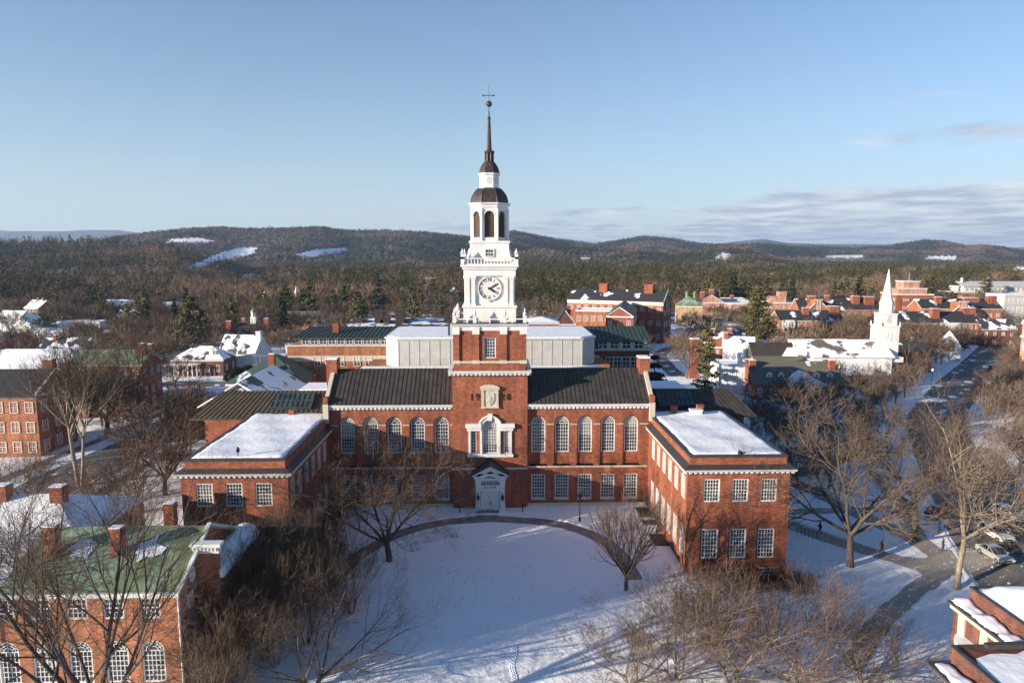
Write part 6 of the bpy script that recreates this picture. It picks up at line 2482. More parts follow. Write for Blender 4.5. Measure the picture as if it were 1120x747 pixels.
ribbon('sidewalk', [(-61.5, 70), (-60, 110), (-57.5, 150)], 1.8, M['stonepath'], .04, sub=2, wob=.3)
ribbon('street', [(-150, 196), (-100, 192), (-62, 188), (-40, 184)], 7.5, M['street'], .03, sub=3, wob=.05)
ribbon('lane', gp((742, 412), (728, 398), (724, 386), (760, 372), (800, 366)), 5.0, M['street'], .03, sub=2, wob=.1)
ROADS = [(rd_l, 9), (rl_l, 8)]


def snowbank(label, line, off, seed, hmin=.15, hmax=.5, wd=.8):
    rr = random.Random(seed)
    mb = MB()
    vs, fs = [], []
    n = len(line)
    for i, p in enumerate(line):
        d = (line[min(i + 1, n - 1)] - line[max(i - 1, 0)]).normalized()
        s_ = Vector((d.y, -d.x, 0))
        c = p + s_ * (off + rr.uniform(-.12, .12))
        h_ = rr.uniform(hmin, hmax) * (.4 if i in (0, n - 1) else 1)
        w_ = wd * rr.uniform(.7, 1.3)
        for f, g in ((-1, -.1), (-.55, .55), (0, 1), (.5, .6), (1, -.1)):
            q = c + s_ * (f * w_)
            vs.append((q.x, q.y, gz(q.x, q.y) + h_ * g))
    for i in range(n - 1):
        for j in range(4):
            a = i * 5 + j
            fs.append((a, a + 1, a + 6, a + 5))
    mb.add(vs, fs)
    o = mb.build('snow_bank', M['bank'], smooth=True)
    return tag(o, label, 'snow bank')


for lab, ln_, off, sd in (('low shovelled snow bank along the far side of the curved walk before the entrance', arc_line, -1.55, 1),
                          ('snow bank along the path used by the two walkers, on its far side', pa_l[:-10], -1.7, 2),
                          ('snow bank on the left of the broad slushy path at lower right', pe_l[9:], 2.2, 5),
                          ('snow bank on the right of the broad slushy path at lower right', pe_l[9:], -2.2, 6),
                          ('ploughed snow bank between the parked silver cars and the trees', rd_l[:26], -6.0, 7),
                          ('ploughed snow bank along the left kerb of the street on the left', rl_l, -5.2, 8),
                          ('ploughed snow bank along the library side of the street on the left', rl_l, 5.2, 9)):
    snowbank(lab, ln_, off, sd, .08, .2 if sd == 1 else .26, .35 if sd == 1 else .42)

# heaps of shovelled snow at the plaza corner
for lab, u, v, r_ in (('dirty snow pile beside the street below the church', 1016, 437, 3.4),):
    p = onground(u, v)
    rr = random.Random(int(u))
    mb = MB()
    n, m_ = 14, 6
    vs = [(0, 0, .5)]
    for j in range(1, m_ + 1):
        for i in range(n):
            a = 2 * math.pi * i / n
            q = r_ * j / m_ * rr.uniform(.85, 1.15)
            vs.append((q * math.cos(a) * 1.4, q * math.sin(a), .5 * (1 - (j / m_) ** 1.5) * rr.uniform(.7, 1.2) - (.15 if j == m_ else 0)))
    fs = [(0, 1 + i, 1 + (i + 1) % n) for i in range(n)]
    for j in range(m_ - 1):
        for i in range(n):
            fs.append((1 + j * n + i, 1 + j * n + (i + 1) % n, 1 + (j + 1) * n + (i + 1) % n, 1 + (j + 1) * n + i))
    fs = [f[::-1] for f in fs] if False else fs
    mb.add(vs, fs)
    tag(mb.build('snow_heap', M['bank'], smooth=True, loc=p), lab, 'snow heap')

# a line of footprints: pressed hollows with raised rims
fp_ = MB()
rr = random.Random(8)
for i in range(30):
    v = 706 + i * 1.55
    p = onground(561.5 + 1.6 * math.sin(i * .33) + (1.2 if i % 2 else -1.2), v)
    n = 8
    vs = []
    for r_, z in ((.07, .0), (.11, .02), (.16, .045), (.24, .0)):
        for k2 in range(n):
            a = 2 * math.pi * k2 / n
            vs.append((p.x + r_ * .8 * math.cos(a), p.y + r_ * 1.25 * math.sin(a), p.z + z + rr.uniform(0, .012)))
    fp_.add(vs, [(j * n + k2, j * n + (k2 + 1) % n, (j + 1) * n + (k2 + 1) % n, (j + 1) * n + k2) for j in range(3) for k2 in range(n)] + [tuple(range(n))])
tag(fp_.build('footprints', M['snow']), 'line of footprints crossing the lower lawn', 'footprints', kind='stuff')
# twigs blown down on the lawn
tw_ = MB()
for i in range(420):
    u, v = rr.uniform(390, 700), rr.uniform(578, 745)
    p = onground(u, v)
    a = rr.uniform(0, 6.28)
    l = rr.uniform(.06, .22) * (2.5 if i % 17 == 0 else 1)
    q = Vector((math.cos(a) * l, math.sin(a) * l, .03))
    tw_.tube([tuple(p + Vector((0, 0, .02))), tuple(p + q + Vector((0, 0, .03)))], [.02, .01], 3)
tag(tw_.build('fallen_twigs', M['barkd']), 'dark twigs and leaves scattered on the snowy lawn', 'twigs', kind='stuff')

# dark window wells beside the right wing
for i, yy in enumerate((93.2, 89.8, 84.6)):
    t = thing('window_well', ('dark window well nearest the corner by the facade', 'small middle window well beside the right wing', 'large dark window well nearest the front of the right wing')[i], 'window well', (LX + 22.98, yy, gz(21, yy)))
    mb = MB()
    L_ = (1.5, .7, 1.7)[i]
    mb.box(-2.0, -.05, -L_, L_, -.15, .10)
    mb.build('grating', M['black'], t)
    mb = MB()
    mb.box(-2.2, -2.0, -L_ - .2, L_ + .2, -.2, .16)
    mb.build('kerb', M['stone'], t)

# ================================================================ LAMPS, POLES, SIGNS
def lamp_post(lab, p, h, globe=True, grp=None):
    t = thing('lamp_post', lab, 'lamp post', p, 0, grp)
    mb = MB()
    mb.lathe([(.16, -.3), (.16, .5), (.07, .7), (.055, h - .6), (.1, h - .5), (.1, h - .4)], 8)
    mb.build('post', M['black'], t)
    mb = MB()
    if globe:
        mb.lathe([(.12, h - .42), (.28, h - .2), (.32, h + .05), (.22, h + .3), (.06, h + .42)], 10)
        mb.build('globe', M['globe'], t)
    else:
        mb.lathe([(.08, h - .42), (.36, h - .1), (.4, h), (.1, h + .22), (.03, h + .35)], 8)
        mb.build('lamp_head', M['black'], t)
    return t


lamp_post('black lamp post on the snow strip before the right facade windows', onground(634, 570), 3.7, False)
lamp_post('lamp post with a pale globe standing at the roof corner of the left wing', onground(205, 499), 4.6)
lamp_post('tall thin lamp post on the snowy verge by the left street', onground(168, 478), 5.2, False)
lamp_post('lamp post on the snow left of the big spreading tree', onground(906, 535), 4.6, False)
lamp_post('lamp post beyond the church at the bend of the right street', onground(1018, 432), 6.5)
lamp_post('slim lamp post beside the parked silver cars', onground(1027, 583), 4.4, False)
lamp_post('lamp post at the far end of the left street by the brick hall', onground(185, 444), 4.6, False)
for lab, px_ in (('small black bollard light left of the entrance steps', -5.0), ('small black bollard light right of the entrance steps', 4.0)):
    t = thing('bollard_light', lab, 'bollard light', (px_, 93.9, gz(px_, 93.9)))
    mb = MB()
    mb.lathe([(.08, -.2), (.08, .7), (.2, .75), (.16, .95), (.05, 1.02)], 8)
    mb.build('post', M['black'], t)
t = thing('utility_pole', 'wooden utility pole with two crossarms by the white houses', 'utility pole', (wx(285, 188), 188, 0))
mb = MB()
mb.tube([(0, 0, -1), (0, 0, hz(386, 188))], [.22, .15], 8)
mb.build('pole', M['barkl'], t)
mb = MB()
for z in (hz(388, 188), hz(398, 188)):
    mb.box(-2.4, 2.4, -.1, .1, z - .12, z + .12)
    for x in (-2.2, -1.2, 1.2, 2.2):
        mb.lathe([(.08, z + .1), (.1, z + .3), (.04, z + .4)], 6, x, 0)
mb.build('crossarm', M['barkl'], t)
t = thing('road_sign', 'bright yellow-green road sign beside the pink corner building', 'road sign', onground(1109, 399))
mb = MB()
mb.tube([(0, 0, -.3), (0, 0, 2.6)], [.05, .05], 6)
mb.build('post', M['grey'], t)
mb = MB()
mb.extrude([(-.85, -.08, 2.6), (0, -.08, 1.75), (.85, -.08, 2.6), (0, -.08, 3.45)], (0, .04, 0))
mb.build('sign_face', M['yellowgreen'], t)
t = thing('notice_box', 'small pale box sign on the snow beside the path to the parking', 'sign', onground(1033, 578))
mb = MB()
mb.box(-.05, .05, -.05, .05, -.2, .6)
mb.build('post', M['black'], t)
mb = MB()
mb.box(-.35, .35, -.08, .08, .6, 1.3)
mb.build('sign_face', M['globe'], t)
# bicycle racks by the right wing
for i in range(5):
    p = onground(874 + i * 4.2, 582.5 + i * 1.6)
    t = thing('bicycle_rack', 'black hoop bicycle rack in the row beside the path right of the wing', 'bicycle rack', p, R(20), 'hoop racks beside the path right of the wing')
    mb = MB()
    pts = [(-.35, 0, -.2), (-.35, 0, .65), (-.2, 0, .9), (.2, 0, .9), (.35, 0, .65), (.35, 0, -.2)]
    mb.tube(pts, [.035] * 6, 6)
    mb.build('hoop', M['black'], t)

# ================================================================ CARS
def car(lab, p, q, paint, kind='hatch', snow=False, L=4.4):
    d = Vector((q.x - p.x, q.y - p.y, 0)).normalized()
    rot = math.atan2(d.y, d.x)      # local +x is the front
    t = thing('parked_car', lab, 'car', ((p.x + q.x) / 2, (p.y + q.y) / 2, gz((p.x + q.x) / 2, (p.y + q.y) / 2) + .07), rot)
    wv = .9
    if kind == 'hatch':
        side = [(-2.15, .35), (-2.2, .75), (-2.1, 1.0), (.95, 1.0), (1.75, .92), (2.15, .78), (2.22, .5), (2.15, .3)]
        cab = [(-2.08, 1.0), (-1.75, 1.48), (-1.2, 1.56), (-.1, 1.52), (.35, 1.38), (1.05, 1.0)]
    else:
        side = [(-2.25, .35), (-2.28, .8), (-2.1, .98), (.95, .95), (1.8, .86), (2.2, .72), (2.25, .5), (2.2, .3)]
        cab = [(-1.75, .97), (-1.15, 1.36), (-.7, 1.45), (.0, 1.43), (.3, 1.35), (1.05, .95)]
    mb = MB()
    n = len(side)
    rows = []
    for w_, ins in ((-wv, .0), (-wv * .96, -.0), (wv * .96, .0), (wv, .0)):
        for x, z in side:
            k2 = .96 if abs(w_) == wv and z > .6 else 1
            rows.append((x * (.985 if abs(w_) == wv else 1), w_ * (.97 if z > .9 else 1), z * k2 if z > .6 else z))
    fs = []
    for j in range(3):
        for i in range(n):
            fs.append((j * n + i, j * n + (i + 1) % n, (j + 1) * n + (i + 1) % n, (j + 1) * n + i))
    fs += [tuple(range(n))[::-1], tuple(range(3 * n, 4 * n))]
    mb.add(rows, fs)
    body = mb.build('body', paint, t)
    gl = MB()
    m_ = len(cab)
    vs = [(x, -wv * (.94 - .17 * (z - .95) / .6), z) for x, z in cab] + [(x, wv * (.94 - .17 * (z - .95) / .6), z) for x, z in cab]
    gl.add(vs, [(i, i + 1, m_ + i + 1, m_ + i) for i in range(m_ - 1)] + [tuple(range(m_))[::-1], tuple(range(m_, 2 * m_))])
    gl.build('windows', M['glassd'], t)
    rf = MB()
    a, b, c = cab[1], cab[2], cab[3]
    e = cab[4]
    w2 = wv * .80
    rf.slab((a[0] + .1, -w2, a[1] + .05), (b[0], -w2, b[1] + .05), (b[0], w2, b[1] + .05), (a[0] + .1, w2, a[1] + .05), .04)
    rf.slab((b[0], -w2, b[1] + .05), (c[0], -w2, c[1] + .05), (c[0], w2, c[1] + .05), (b[0], w2, b[1] + .05), .04)
    for x0, x1 in ((cab[1], cab[0]), (cab[3], cab[5]), ((cab[2][0] + .55, cab[2][1]), (cab[2][0] + .5, .98))):
        for s_ in (-1, 1):
            rf.bar((x0[0], s_ * wv * (.95 - .17 * (x0[1] - .95) / .6), x0[1]), (x1[0], s_ * wv * .95, x1[1]), .07, .07)
    rf.build('roof', M['snow'] if snow else paint, t)
    for x in (-1.4, 1.4):
        for s_ in (-1, 1):
            wm_ = MB()
            ring = [(x + .33 * math.cos(2 * math.pi * i / 16), s_ * wv - s_ * .2, .33 + .33 * math.sin(2 * math.pi * i / 16)) for i in range(16)]
            wm_.extrude(ring, (0, s_ * .22, 0))
            wo = wm_.build('wheel', M['tyre'], t)
            rm_ = MB()
            ring = [(x + .2 * math.cos(2 * math.pi * i / 12), s_ * wv + s_ * .02, .33 + .2 * math.sin(2 * math.pi * i / 12)) for i in range(12)]
            rm_.extrude(ring, (0, s_ * .015, 0))
            rm_.build('rim', M['chrome'], wo)
    for s_ in (-1, 1):
        hm = MB()
        hm.box(2.05, 2.24, s_ * .68 - .18, s_ * .68 + .18, .56, .74)
        hm.build('headlight', M['lens'], t)
        hm = MB()
        hm.box(-2.3, -2.2, s_ * .72 - .12, s_ * .72 + .12, .62, .86)
        hm.build('tail_light', M['redcar'], t)
        hm = MB()
        hm.box(.75, .92, s_ * 1.0 - .1, s_ * 1.0 + .1, .98, 1.1)
        hm.build('mirror', paint, t)
    gr = MB()
    gr.box(2.2, 2.27, -.45, .45, .5, .68)
    gr.box(2.18, 2.26, -.8, .8, .3, .42)
    gr.build('grille', M['black'], t)
    return t


car('white hatchback parked nose-down beside the street, behind the silver saloon', onground(1076, 581), onground(1102, 596), M['whitecar'], 'hatch')
car('silver saloon parked nearest the snow-capped brick building', onground(1074, 602), onground(1102, 620), M['silver'], 'saloon')
car('silver car under a coat of snow parked beyond the white hatchback', onground(1092, 562), onground(1116, 572), M['silver'], 'hatch', True)
car('small red car among the houses beside the tall middle pine', onground(838, 357), onground(850, 357), M['redcar'], 'hatch')
car('dark car driving up the street beyond the bend at right', onground(1083, 407), onground(1087, 402), M['darkcar'], 'hatch')
car('dark car parked on the left street beside the lamp with a pale globe', onground(180, 504), onground(196, 498), M['darkcar'], 'saloon')
car('dark car at the end of the brick hall by the left street', onground(176, 441), onground(188, 441), M['darkcar'], 'hatch')
car('dark car half hidden under the trees on the right street', onground(1018, 569), onground(1030, 558), M['darkcar'], 'saloon')
car('white car with a snowy roof farther up the right street', onground(1024, 462), onground(1030, 455), M['whitecar'], 'saloon', True)

# ================================================================ PEOPLE
def person(lab, p, facing, coat, stride=.34, bag=False):
    t = thing('person', lab, 'person', p, facing)

    def skin_mesh(verts, edges, rad, name, mat):
        me = bpy.data.meshes.new(name)
        me.from_pydata(verts, edges, [])
        o = bpy.data.objects.new(name, me)
        COL.objects.link(o)
        md = o.modifiers.new('s', 'SKIN')
        for i, r_ in enumerate(rad):
            o.data.skin_vertices[0].data[i].radius = r_ if isinstance(r_, tuple) else (r_, r_)
        o.data.skin_vertices[0].data[0].use_root = True
        sd = o.modifiers.new('d', 'SUBSURF')
        sd.levels = 1
        dg = bpy.context.evaluated_depsgraph_get()
        m2 = bpy.data.meshes.new_from_object(o.evaluated_get(dg))
        bpy.data.objects.remove(o)
        m2.name = name
        m2.materials.clear()
        m2.materials.append(mat)
        m2.polygons.foreach_set('use_smooth', [True] * len(m2.polygons))
        return link(name, m2, t)
    s_ = stride
    V = [(0, 0, .95), (0, .02, 1.2), (0, .02, 1.42), (0, 0, 1.52), (0, -.02, 1.66), (0, -.02, 1.76),
         (-.19, .02, 1.40), (-.25, -.12, 1.12), (-.24, -.3, .92), (.19, .02, 1.40), (.25, .14, 1.12), (.24, .12, .86),
         (-.10, 0, .88), (-.11, s_ * .35, .48), (-.11, s_, .08), (-.11, s_ - .18, .03),
         (.10, 0, .88), (.11, -s_ * .55, .5), (.11, -s_, .08), (.11, -s_ - .2, .03)]
    E_ = [(0, 1), (1, 2), (2, 3), (3, 4), (4, 5), (2, 6), (6, 7), (7, 8), (2, 9), (9, 10), (10, 11), (0, 12), (12, 13), (13, 14), (14, 15), (0, 16), (16, 17), (17, 18), (18, 19)]
    Rr = [(.17, .12), (.18, .13), (.17, .12), .06, (.095, .11), (.08, .09), .075, .06, .042, .075, .06, .042, .1, .07, .05, .045, .1, .07, .05, .045]
    skin_mesh(V, E_, Rr, 'body', M['trouser'])
    VC = [(0, .01, .78), (0, .01, 1.05), (0, .02, 1.3), (0, .02, 1.46), (-.21, .02, 1.40), (-.27, -.11, 1.12), (-.26, -.27, .95), (.21, .02, 1.40), (.27, .13, 1.12), (.26, .11, .9)]
    EC = [(0, 1), (1, 2), (2, 3), (3, 4), (4, 5), (5, 6), (3, 7), (7, 8), (8, 9)]
    skin_mesh(VC, EC, [(.24, .19), (.21, .16), (.22, .16), (.12, .1), .1, .085, .07, .1, .085, .07], 'coat', coat)
    mb = MB()
    prf = [(.105 * math.sin(math.pi * i / 8) + .002, 1.69 - .125 * math.cos(math.pi * i / 8)) for i in range(3, 9)]
    mb.lathe(prf, 10, 0, 0.0)
    mb.build('hair', M['hair'], t, smooth=True)
    mb = MB()
    mb.lathe([(.02, 1.56), (.07, 1.59), (.08, 1.65), (.06, 1.71), (.01, 1.73)], 8, 0, -.06)
    mb.box(-.012, .012, -.155, -.13, 1.635, 1.66)
    mb.build('face', M['skin'], t, smooth=True)
    if bag:
        mb = MB()
        mb.box(-.16, .16, .14, .3, 1.05, 1.42)
        mb.build('backpack', M['coat2'], t)
    return t


person('person in a long dark coat walking on the path near the right wing', onground(896.5, 584), R(-100), M['coat'])
person('person in a bulky dark jacket walking along the path under the big tree', onground(964, 605), R(70), M['coat2'], .3, True)
person('person in a reddish brown jacket standing near the parked cars', onground(1031, 603), R(40), M['coat2'], .1)

# ================================================================ NEAR TREES
G = lambda u, v: onground(u, v)
T, Cn = gen_tree(11, 2.4, .40, 7, 38, 10.8, (7, 6, 6, 4), .58, .05, .17, angk=(30, 65), twr=.012)
tree_thing('wide spreading shade-darkened bare tree standing before the left wing', G(426, 613), T, Cn, 'barkd', 'twig', 0)  # dark bark colour stands in for the left wing's shadow
T, Cn = gen_tree(12, .8, .26, 6, 54, 7.6, (6, 5, 4, 3), .60, .06, .15, stems=2, stemspread=.5, twr=.007)
tree_thing('low many-stemmed bare tree reaching over the lower left lawn', G(340, 752), T, Cn, 'bark', 'twig', .6)
T, Cn = gen_tree(13, 1.6, .24, 10, 36, 6.8, (7, 6, 5), .56, .14, .08, twr=.012, angk=(18, 40))
tree_thing('small vase-shaped bare tree at the right edge of the lawn', G(685, 645), T, Cn, 'barkd', 'twig', 0)
for i, (lab, u, v, sd, sc) in enumerate((('twiggy russet crab tree leftmost in the thicket below the right wing', 690, 752, 21, .85),
                                        ('russet crab tree hiding the end of the curved walk', 738, 742, 26, 1.1),
                                        ('largest russet crab tree, mid thicket below the right wing', 800, 748, 22, 1.25),
                                        ('rightmost pale-stemmed crab tree of the thicket below the right wing', 872, 750, 23, 1.2),
                                        ('broad low crab tree beside the slushy path at lower right', 942, 748, 24, 1.0),
                                        ('upright russet crab tree close below the front of the right wing', 772, 700, 25, .85))):
    T, Cn = gen_tree(sd, 1.0, .17, 4, 44, 5.2, (6, 5, 5, 2), .62, .09, .17, stems=3, stemspread=.45, twr=.009, thick=3)
    tree_thing(lab, G(u, v), T, Cn, 'barkl', 'twigr', i, sc)
T, Cn = gen_tree(31, 4.6, .42, 7, 42, 11.5, (7, 6, 6, 4), .58, .06, .2, twr=.014, angk=(30, 65), thick=3)
tree_thing('huge spreading bare tree with thick limbs right of the right wing', G(930, 619), T, Cn, 'bark', 'twigl', .8)
T, Cn = gen_tree(32, 6.4, .33, 6, 38, 9.5, (7, 6, 5, 3), .60, .08, .16, twr=.015, leader=True, thick=3)
tree_thing('pale-limbed bare tree standing beside the parked cars', G(1047, 643), T, Cn, 'barkl', 'twigl', 2.2)
T, Cn = gen_tree(33, 6.0, .42, 6, 42, 9, (6, 6, 5, 3), .6, .05, .2, twr=.018)
tree_thing('dark-trunked bare tree behind the slushy plaza between the two pale trees', G(999, 591), T, Cn, 'barkd', 'twig', 1.1)
T, Cn = gen_tree(34, 7.5, .34, 9, 36, 11.5, (7, 6, 6, 3), .60, .07, .14, twr=.006, angk=(24, 52), thick=2)
tree_thing('tall dark tree before the green copper roof at lower left', Vector((-26.6, 44.2, gz(-27, 44))), T, Cn, 'barkd', 'twig', .4)
for i, (lab, x, y, sd, sc) in enumerate((('slender tan many-stemmed tree right of the green-roofed brick hall', -20.5, 60.0, 41, 1.15),
                                        ('thin pale sapling clump before the brick hall end window', -23.4, 52.6, 42, .85),
                                        ('tan bushy tree between the brick hall and the left wing', -18.5, 63.5, 43, 1.1),
                                        ('reddish bushy tree close against the left wing corner', -21.5, 70.5, 44, 1.0),
                                        ('dense dark bushy tree in the hollow beside the rounded snow roof', -21.8, 61.0, 46, 1.2),
                                        ('tall thin tree standing between the rounded snow roof and the left wing', -24.2, 67.5, 47, 1.1),
                                        ('bushy tree beside the curved walk below the left wing', -15.2, 68.5, 48, .9),
                                        ('bare tree growing close against the end wall of the brick hall', -22.9, 57.0, 49, .95))):
    T, Cn = gen_tree(sd, 1.4, .10, 4, 27, 5.8, (5, 5, 4) if i == 1 else (5, 5, 3) if i == 6 else (6, 6, 5) if i == 0 else (6, 6, 5, 2), .60, .1, .1, stems=5, stemspread=.34, twr=.010, angk=(20, 48))
    tree_thing(lab, Vector((x, y, gz(x, y))), T, Cn, 'barkl' if i < 2 else 'bark', 'twig' if i != 3 else 'twigr', i, sc)
T, Cn = gen_tree(45, 9.5, .34, 7, 32, 10.5, (7, 6, 6), .60, .1, .12, stems=2, stemspread=.12, twr=.016, angk=(24, 50))
tree_thing('tall pale-trunked bare tree behind the snowy hipped roof at left', G(88, 532), T, Cn, 'barkl', 'twig', 0)
for i, (lab, u, v, sd, th, L0, sc) in enumerate((('dark bare street tree before the green-roofed brick hall', 157, 458, 51, 7, 8, 1.0),
                                                ('drooping bare street tree left of the dark street tree', 118, 478, 52, 5, 7.5, .95),
                                                ('low twiggy tree at the bend of the left street by the gabled wing', 212, 472, 53, 2, 6.0, .9),
                                                ('dark tree against the round-windowed gable', 236, 498, 54, 3, 5.0, .9),
                                                ('bare tree close to the lamp at the left wing roof', 181, 541, 55, 2.6, 4.8, 1.0))):
    T, Cn = gen_tree(sd, th, .36, 7, 42, L0 * 1.3, (7, 6, 5), .6, .04, .18, twr=.02)
    tree_thing(lab, G(u, v), T, Cn, 'barkd', 'twig', i, sc)
for i, (lab, u, v, sd, sc) in enumerate((('brown thicket tree in front of the snowy hipped roof, nearest the street', 150, 560, 61, 1.0),
                                        ('brown thicket tree left of the pale-trunked tree', 30, 560, 62, 1.0),
                                        ('brown thicket tree between the pale trunk and the chimneys', 112, 566, 63, .8))):
    T, Cn = gen_tree(sd, 1.6, .16, 5, 44, 5.6, (7, 6, 5), .6, .06, .16, stems=3, stemspread=.35, twr=.015)
    tree_thing(lab, G(u, v), T, Cn, 'bark', 'twigr', i, sc)
T, Cn = gen_tree(64, 6, .36, 7, 46, 10.5, (7, 6, 6), .6, .04, .17, twr=.015)
tree_thing('dark bare tree leaning in from the left edge over the snowy hipped roof', Vector((-43.5, 57.5, -2)), T, Cn, 'barkd', 'twig', 1.7)

# shrubs at the feet of the walls
SH = []
for sd in (71, 72, 73):
    T, Cn = gen_tree(sd, .3, .05, 3, 40, 1.5, (5, 4, 3), .6, .08, .15, stems=7, stemspread=.55, twr=.012)
    SH.append((T.mesh('trunk', M['bark']), Cn.mesh('crown', M['twigr'])))


def shrub(lab, x, y, k2, sc, grp):
    t = thing('bare_shrub', lab, 'shrub', (x, y, gz(x, y)), k2 * 1.3, grp)
    t.scale = (sc,) * 3
    link('trunk', SH[k2 % 3][0], t)
    link('crown', SH[k2 % 3][1], t)


rr = random.Random(4)
for i in range(9):
    shrub('russet bare shrub in the row under the front windows of the right wing', 23.2 + 1.5 * i, 74.4 - rr.random() * 1.2, i, rr.uniform(.8, 1.35), 'russet shrubs before the right wing')
for i in range(8):
    shrub('russet bare shrub on the inner side of the left wing', -21.8 + rr.uniform(-.4, .8), 77 + 2.1 * i, i, rr.uniform(.9, 1.5), 'russet shrubs beside the left wing')
for i in range(6):
    shrub('low bare bush in the gap between the brick hall and the left wing', -34 + 2.2 * i, 71.5 + rr.uniform(-2, 2), i, rr.uniform(1.1, 1.7), 'bushes before the left wing front')

# ---- mid-distance trees: shared meshes, one object each --------------------------
BT = []
for i in range(7):
    T, Cn = gen_tree(100 + i, 3.0, .28, 7, 42, 6.4, (7, 6, 5), .58, .07, .16, twr=.034, thick=2)
    tm_ = MB()
    tm_.add(T.v, T.f)
    tm_.mi = 1
    tm_.add(Cn.v, Cn.f)
    BT.append([tm_.mesh('bare_tree', [M['bark' if i % 3 else 'barkl'], M[('twig', 'twigr', 'twigl')[i % 3]]])])
CT = []
for i in range(5):
    kd = 'pine' if i < 3 else 'spruce'
    T, Cn = conifer(200 + i, 16, 4.2 if kd == 'pine' else 3.4, 12, 6, 22, .55, kd)
    tm_ = MB()
    tm_.add(T.v, T.f)
    tm_.mi = 1
    tm_.add(Cn.v, Cn.f)
    CT.append(tm_.mesh('evergreen_tree', [M['barkd'], M['pine' if i < 3 else 'pined']]))


def free(x, y, marg):
    for (fx, fy, cx, cy, w, d) in FOOT:
        lx = (x - fx) * cx + (y - fy) * cy
        ly = -(x - fx) * cy + (y - fy) * cx
        if -marg < lx < w + marg and -marg * 1.6 < ly < d + marg:
            return False
    for line, hw in ROADS:
        for p in line[::3]:
            if abs(p.x - x) < hw and abs(p.y - y) < hw and (p.x - x) ** 2 + (p.y - y) ** 2 < hw * hw:
                return False
    return True


def scatter(lab, grp, u0, u1, y0, y1, n, kind, sc, seed, marg=2.5, mind=4.0):
    rr = random.Random(seed)
    done = []
    tries = 0
    while len(done) < n and tries < n * 40:
        tries += 1
        y = math.sqrt(rr.uniform(y0 * y0, y1 * y1))
        x = wx(rr.uniform(u0, u1), y)
        if not free(x, y, marg) or any((x - a) ** 2 + (y - b) ** 2 < mind * mind for a, b in done):
            continue
        done.append((x, y))
        me = BT[rr.randrange(len(BT))][0] if kind == 'bare' else CT[rr.randrange(len(CT)) if kind == 'ever' else rr.randrange(3)]
        o = link('bare_tree' if kind == 'bare' else 'evergreen_tree', me, None, (x, y, gz(x, y)), rr.uniform(0, 6.28))
        s_ = rr.uniform(*sc)
        o.scale = (s_ * rr.uniform(.9, 1.1), s_ * rr.uniform(.9, 1.1), s_)
        tag(o, lab, 'tree', grp)


scatter('bare brown tree among the houses at the left', 'bare trees among the left houses', -70, 240, 172, 440, 70, 'bare', (.75, 1.15), 1)
scatter('bare brown tree near the orange brick building and white houses left of the tower', 'bare trees left of the tower', 240, 505, 185, 440, 42, 'bare', (.75, 1.1), 2)
scatter('bare brown tree on the snow by the left street', 'bare trees by the left street', -60, 225, 108, 172, 12, 'bare', (.85, 1.15), 3)
scatter('bare brown tree between the library and the far right street', 'bare trees beside the right street', 815, 1150, 105, 178, 50, 'bare', (.5, .8), 4, 2.5, 4.5)
scatter('bare brown tree before the right-hand dormitories', 'bare trees before the right dormitories', 925, 1135, 178, 275, 34, 'bare', (.65, .95), 5, 2.2)
scatter('bare brown tree in the yards right of the tower', 'bare trees right of the tower', 560, 925, 190, 440, 40, 'bare', (.6, .95), 6)
scatter('bare brown tree lining the upper right street', 'bare trees along the upper right street', 955, 1120, 165, 270, 22, 'bare', (.6, .9), 15, 2.0)
scatter('bare brown tree behind the right-hand dormitories', 'bare trees behind the right dormitories', 850, 1135, 345, 440, 24, 'bare', (.9, 1.25), 7)
scatter('dark pine in the brown woods left of the tower', 'evergreens left of the tower', 60, 500, 270, 450, 40, 'ever', (.75, 1.3), 8)
scatter('dark pine between the tower and the four-storey academic building', 'evergreens right of the tower', 566, 640, 225, 440, 12, 'ever', (.55, 1.0), 9)
scatter('dark pine behind the roofs right of the academic building', 'evergreens behind the right roofs', 745, 1135, 400, 460, 26, 'ever', (1.0, 1.4), 10)
scatter('bare brown tree at the foot of the wood behind the academic building', 'bare trees behind the academic building', 566, 760, 340, 450, 14, 'bare', (.9, 1.2), 11)

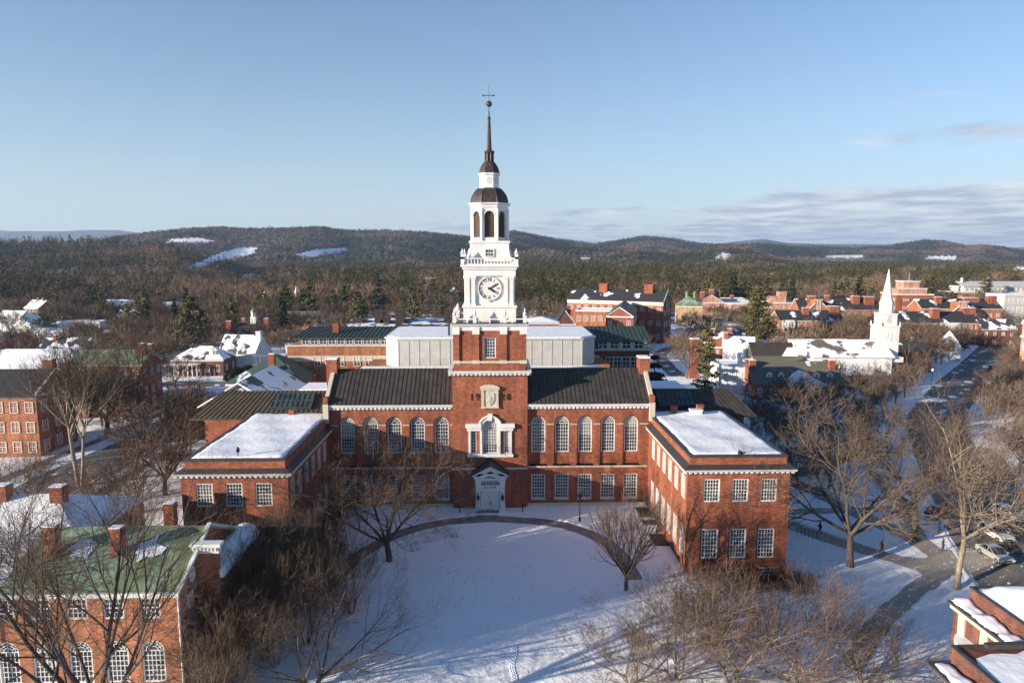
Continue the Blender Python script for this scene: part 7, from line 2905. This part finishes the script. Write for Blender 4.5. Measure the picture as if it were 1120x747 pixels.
# single evergreens one can point to
for lab, u, Y, vt, sd, rad_, kd, mt, wh_, nb, tf in (
        ('large olive-green pine standing alone among brown trees at left', 211, 262, 323, 301, 7.4, 'pine', 'pine', 17, 9, 50),
        ('spreading pine beside the white farmhouse near the left edge', 46, 305, 344, 302, 6.5, 'pine', 'pine', 8, 8, 36),
        ('tall pine with level boughs among the houses right of the academic building', 828, 262, 314, 303, 8.6, 'pine', 'pine', 18, 9, 52),
        ('lone young pine with thin upswept boughs before the brick house', 772, 170, 352, 304, 3.6, 'pine', 'pine', 13, 6, 26),
        ('broad dark spruce rising behind the salmon brick block', 799, 420, 302, 305, 5.2, 'spruce', 'pined', 16, 9, 40),
        ('dark conical spruce behind the stepped salmon penthouse', 866, 400, 305, 306, 5.4, 'spruce', 'pined', 16, 9, 40),
        ('dark spreading yew bush right of the chimney with a snow cap', 655, 128, 384, 307, 4.0, 'spruce', 'pined', 10, 8, 40),
        ('small dark pine in front of the white attic bay dormitory', 1057, 250, 361, 308, 2.2, 'spruce', 'pined', 9, 6, 22),
        ('light green pine at the left end of the academic building', 640, 330, 312, 309, 4.6, 'pine', 'pine', 12, 7, 36),
        ('dark pine in the brown trees left of the clock stage', 391, 300, 318, 310, 5.0, 'pine', 'pine', 13, 8, 36),
        ('tallest dark pine in the woods just left of the clock stage', 414, 330, 296, 311, 5.4, 'spruce', 'pined', 14, 8, 38)):
    x = wx(u, Y)
    if Y == 128:
        x = wx(655 + 60, Y)
    H = hz(vt, Y) - gz(x, Y)
    T, Cn = conifer(sd, H, rad_, wh_, nb, tf, .5 if H > 12 else .35, kd, .12)
    tree_thing(lab, Vector((x, Y, gz(x, Y))), T, Cn, 'barkd', mt, 0, 1, None, 'evergreen_tree', 'evergreen')
# round clipped bushes by the white house
for lab, u, Y, r_ in (('dark rounded hedge bush before the white dormered house, left of a pair', 256, 196, 3.4), ('dark rounded hedge bush before the white dormered house, right of a pair', 270, 198, 3.8)):
    rr = random.Random(int(u))
    Cn = MB()
    for i in range(1500):
        d = Vector((rr.gauss(0, 1), rr.gauss(0, 1), abs(rr.gauss(0, 1)))).normalized() * rr.uniform(.7, 1.02)
        c = Vector((d.x * r_, d.y * r_, d.z * r_ * 1.05))
        a = Vector((rr.gauss(0, 1), rr.gauss(0, 1), rr.gauss(0, 1))).normalized()
        b = perp(a, rr)
        Cn.add([c + a * .4, c - a * .2 + b * .25, c - a * .2 - b * .25], [(0, 1, 2)])
    T = MB()
    T.tube([(0, 0, -.3), (0, 0, r_ * .8)], [.2, .1], 6)
    tree_thing(lab, Vector((wx(u, Y), Y, 0)), T, Cn, 'barkd', 'pined', 0, 1, None, 'hedge_bush', 'bush')

snow_fields()
bw_t = [tpl_bare(300 + i, 300, .009, .33) for i in range(6)]
rr = random.Random(77)
PB = []
for (u0, u1, y0, y1, n) in ((-80, 250, 200, 450, 260), (235, 505, 200, 450, 120), (560, 930, 220, 450, 110), (880, 1150, 200, 450, 190)):
    c = 0
    for _ in range(n * 30):
        y = math.sqrt(rr.uniform(y0 * y0, y1 * y1))
        x = wx(rr.uniform(u0, u1), y)
        if free(x, y, 2.0):
            PB.append((x, y, gz(x, y)))
            c += 1
            if c >= n:
                break
PB = np.array(PB)
HB = np.array([rr.uniform(7.5, 13) for _ in PB])
merge_forest('bare_woods', bw_t, PB, HB, HB * np.array([rr.uniform(.85, 1.2) for _ in PB]), M['far_bare'], 9, 'brown tangle of smaller leafless trees filling the gaps between the town houses', 'woods')
far_woods()

# ================================================================ THE AIR
HAZE = 0.00007
if HAZE:
    mb = MB()
    mb.box(-17000, 17000, -400, 12500, -8, 330)
    hm = bpy.data.materials.new('haze')
    hm.use_nodes = True
    nt = hm.node_tree
    nt.nodes.clear()
    ou = nt.nodes.new('ShaderNodeOutputMaterial')
    pv = nt.nodes.new('ShaderNodeVolumePrincipled')
    pv.inputs['Color'].default_value = (.50, .70, 1.0, 1)
    pv.inputs['Density'].default_value = HAZE
    pv.inputs['Anisotropy'].default_value = .2
    nt.links.new(pv.outputs[0], ou.inputs['Volume'])
    tag(mb.build('haze', hm), 'thin pale blue winter haze', 'haze', kind='stuff')
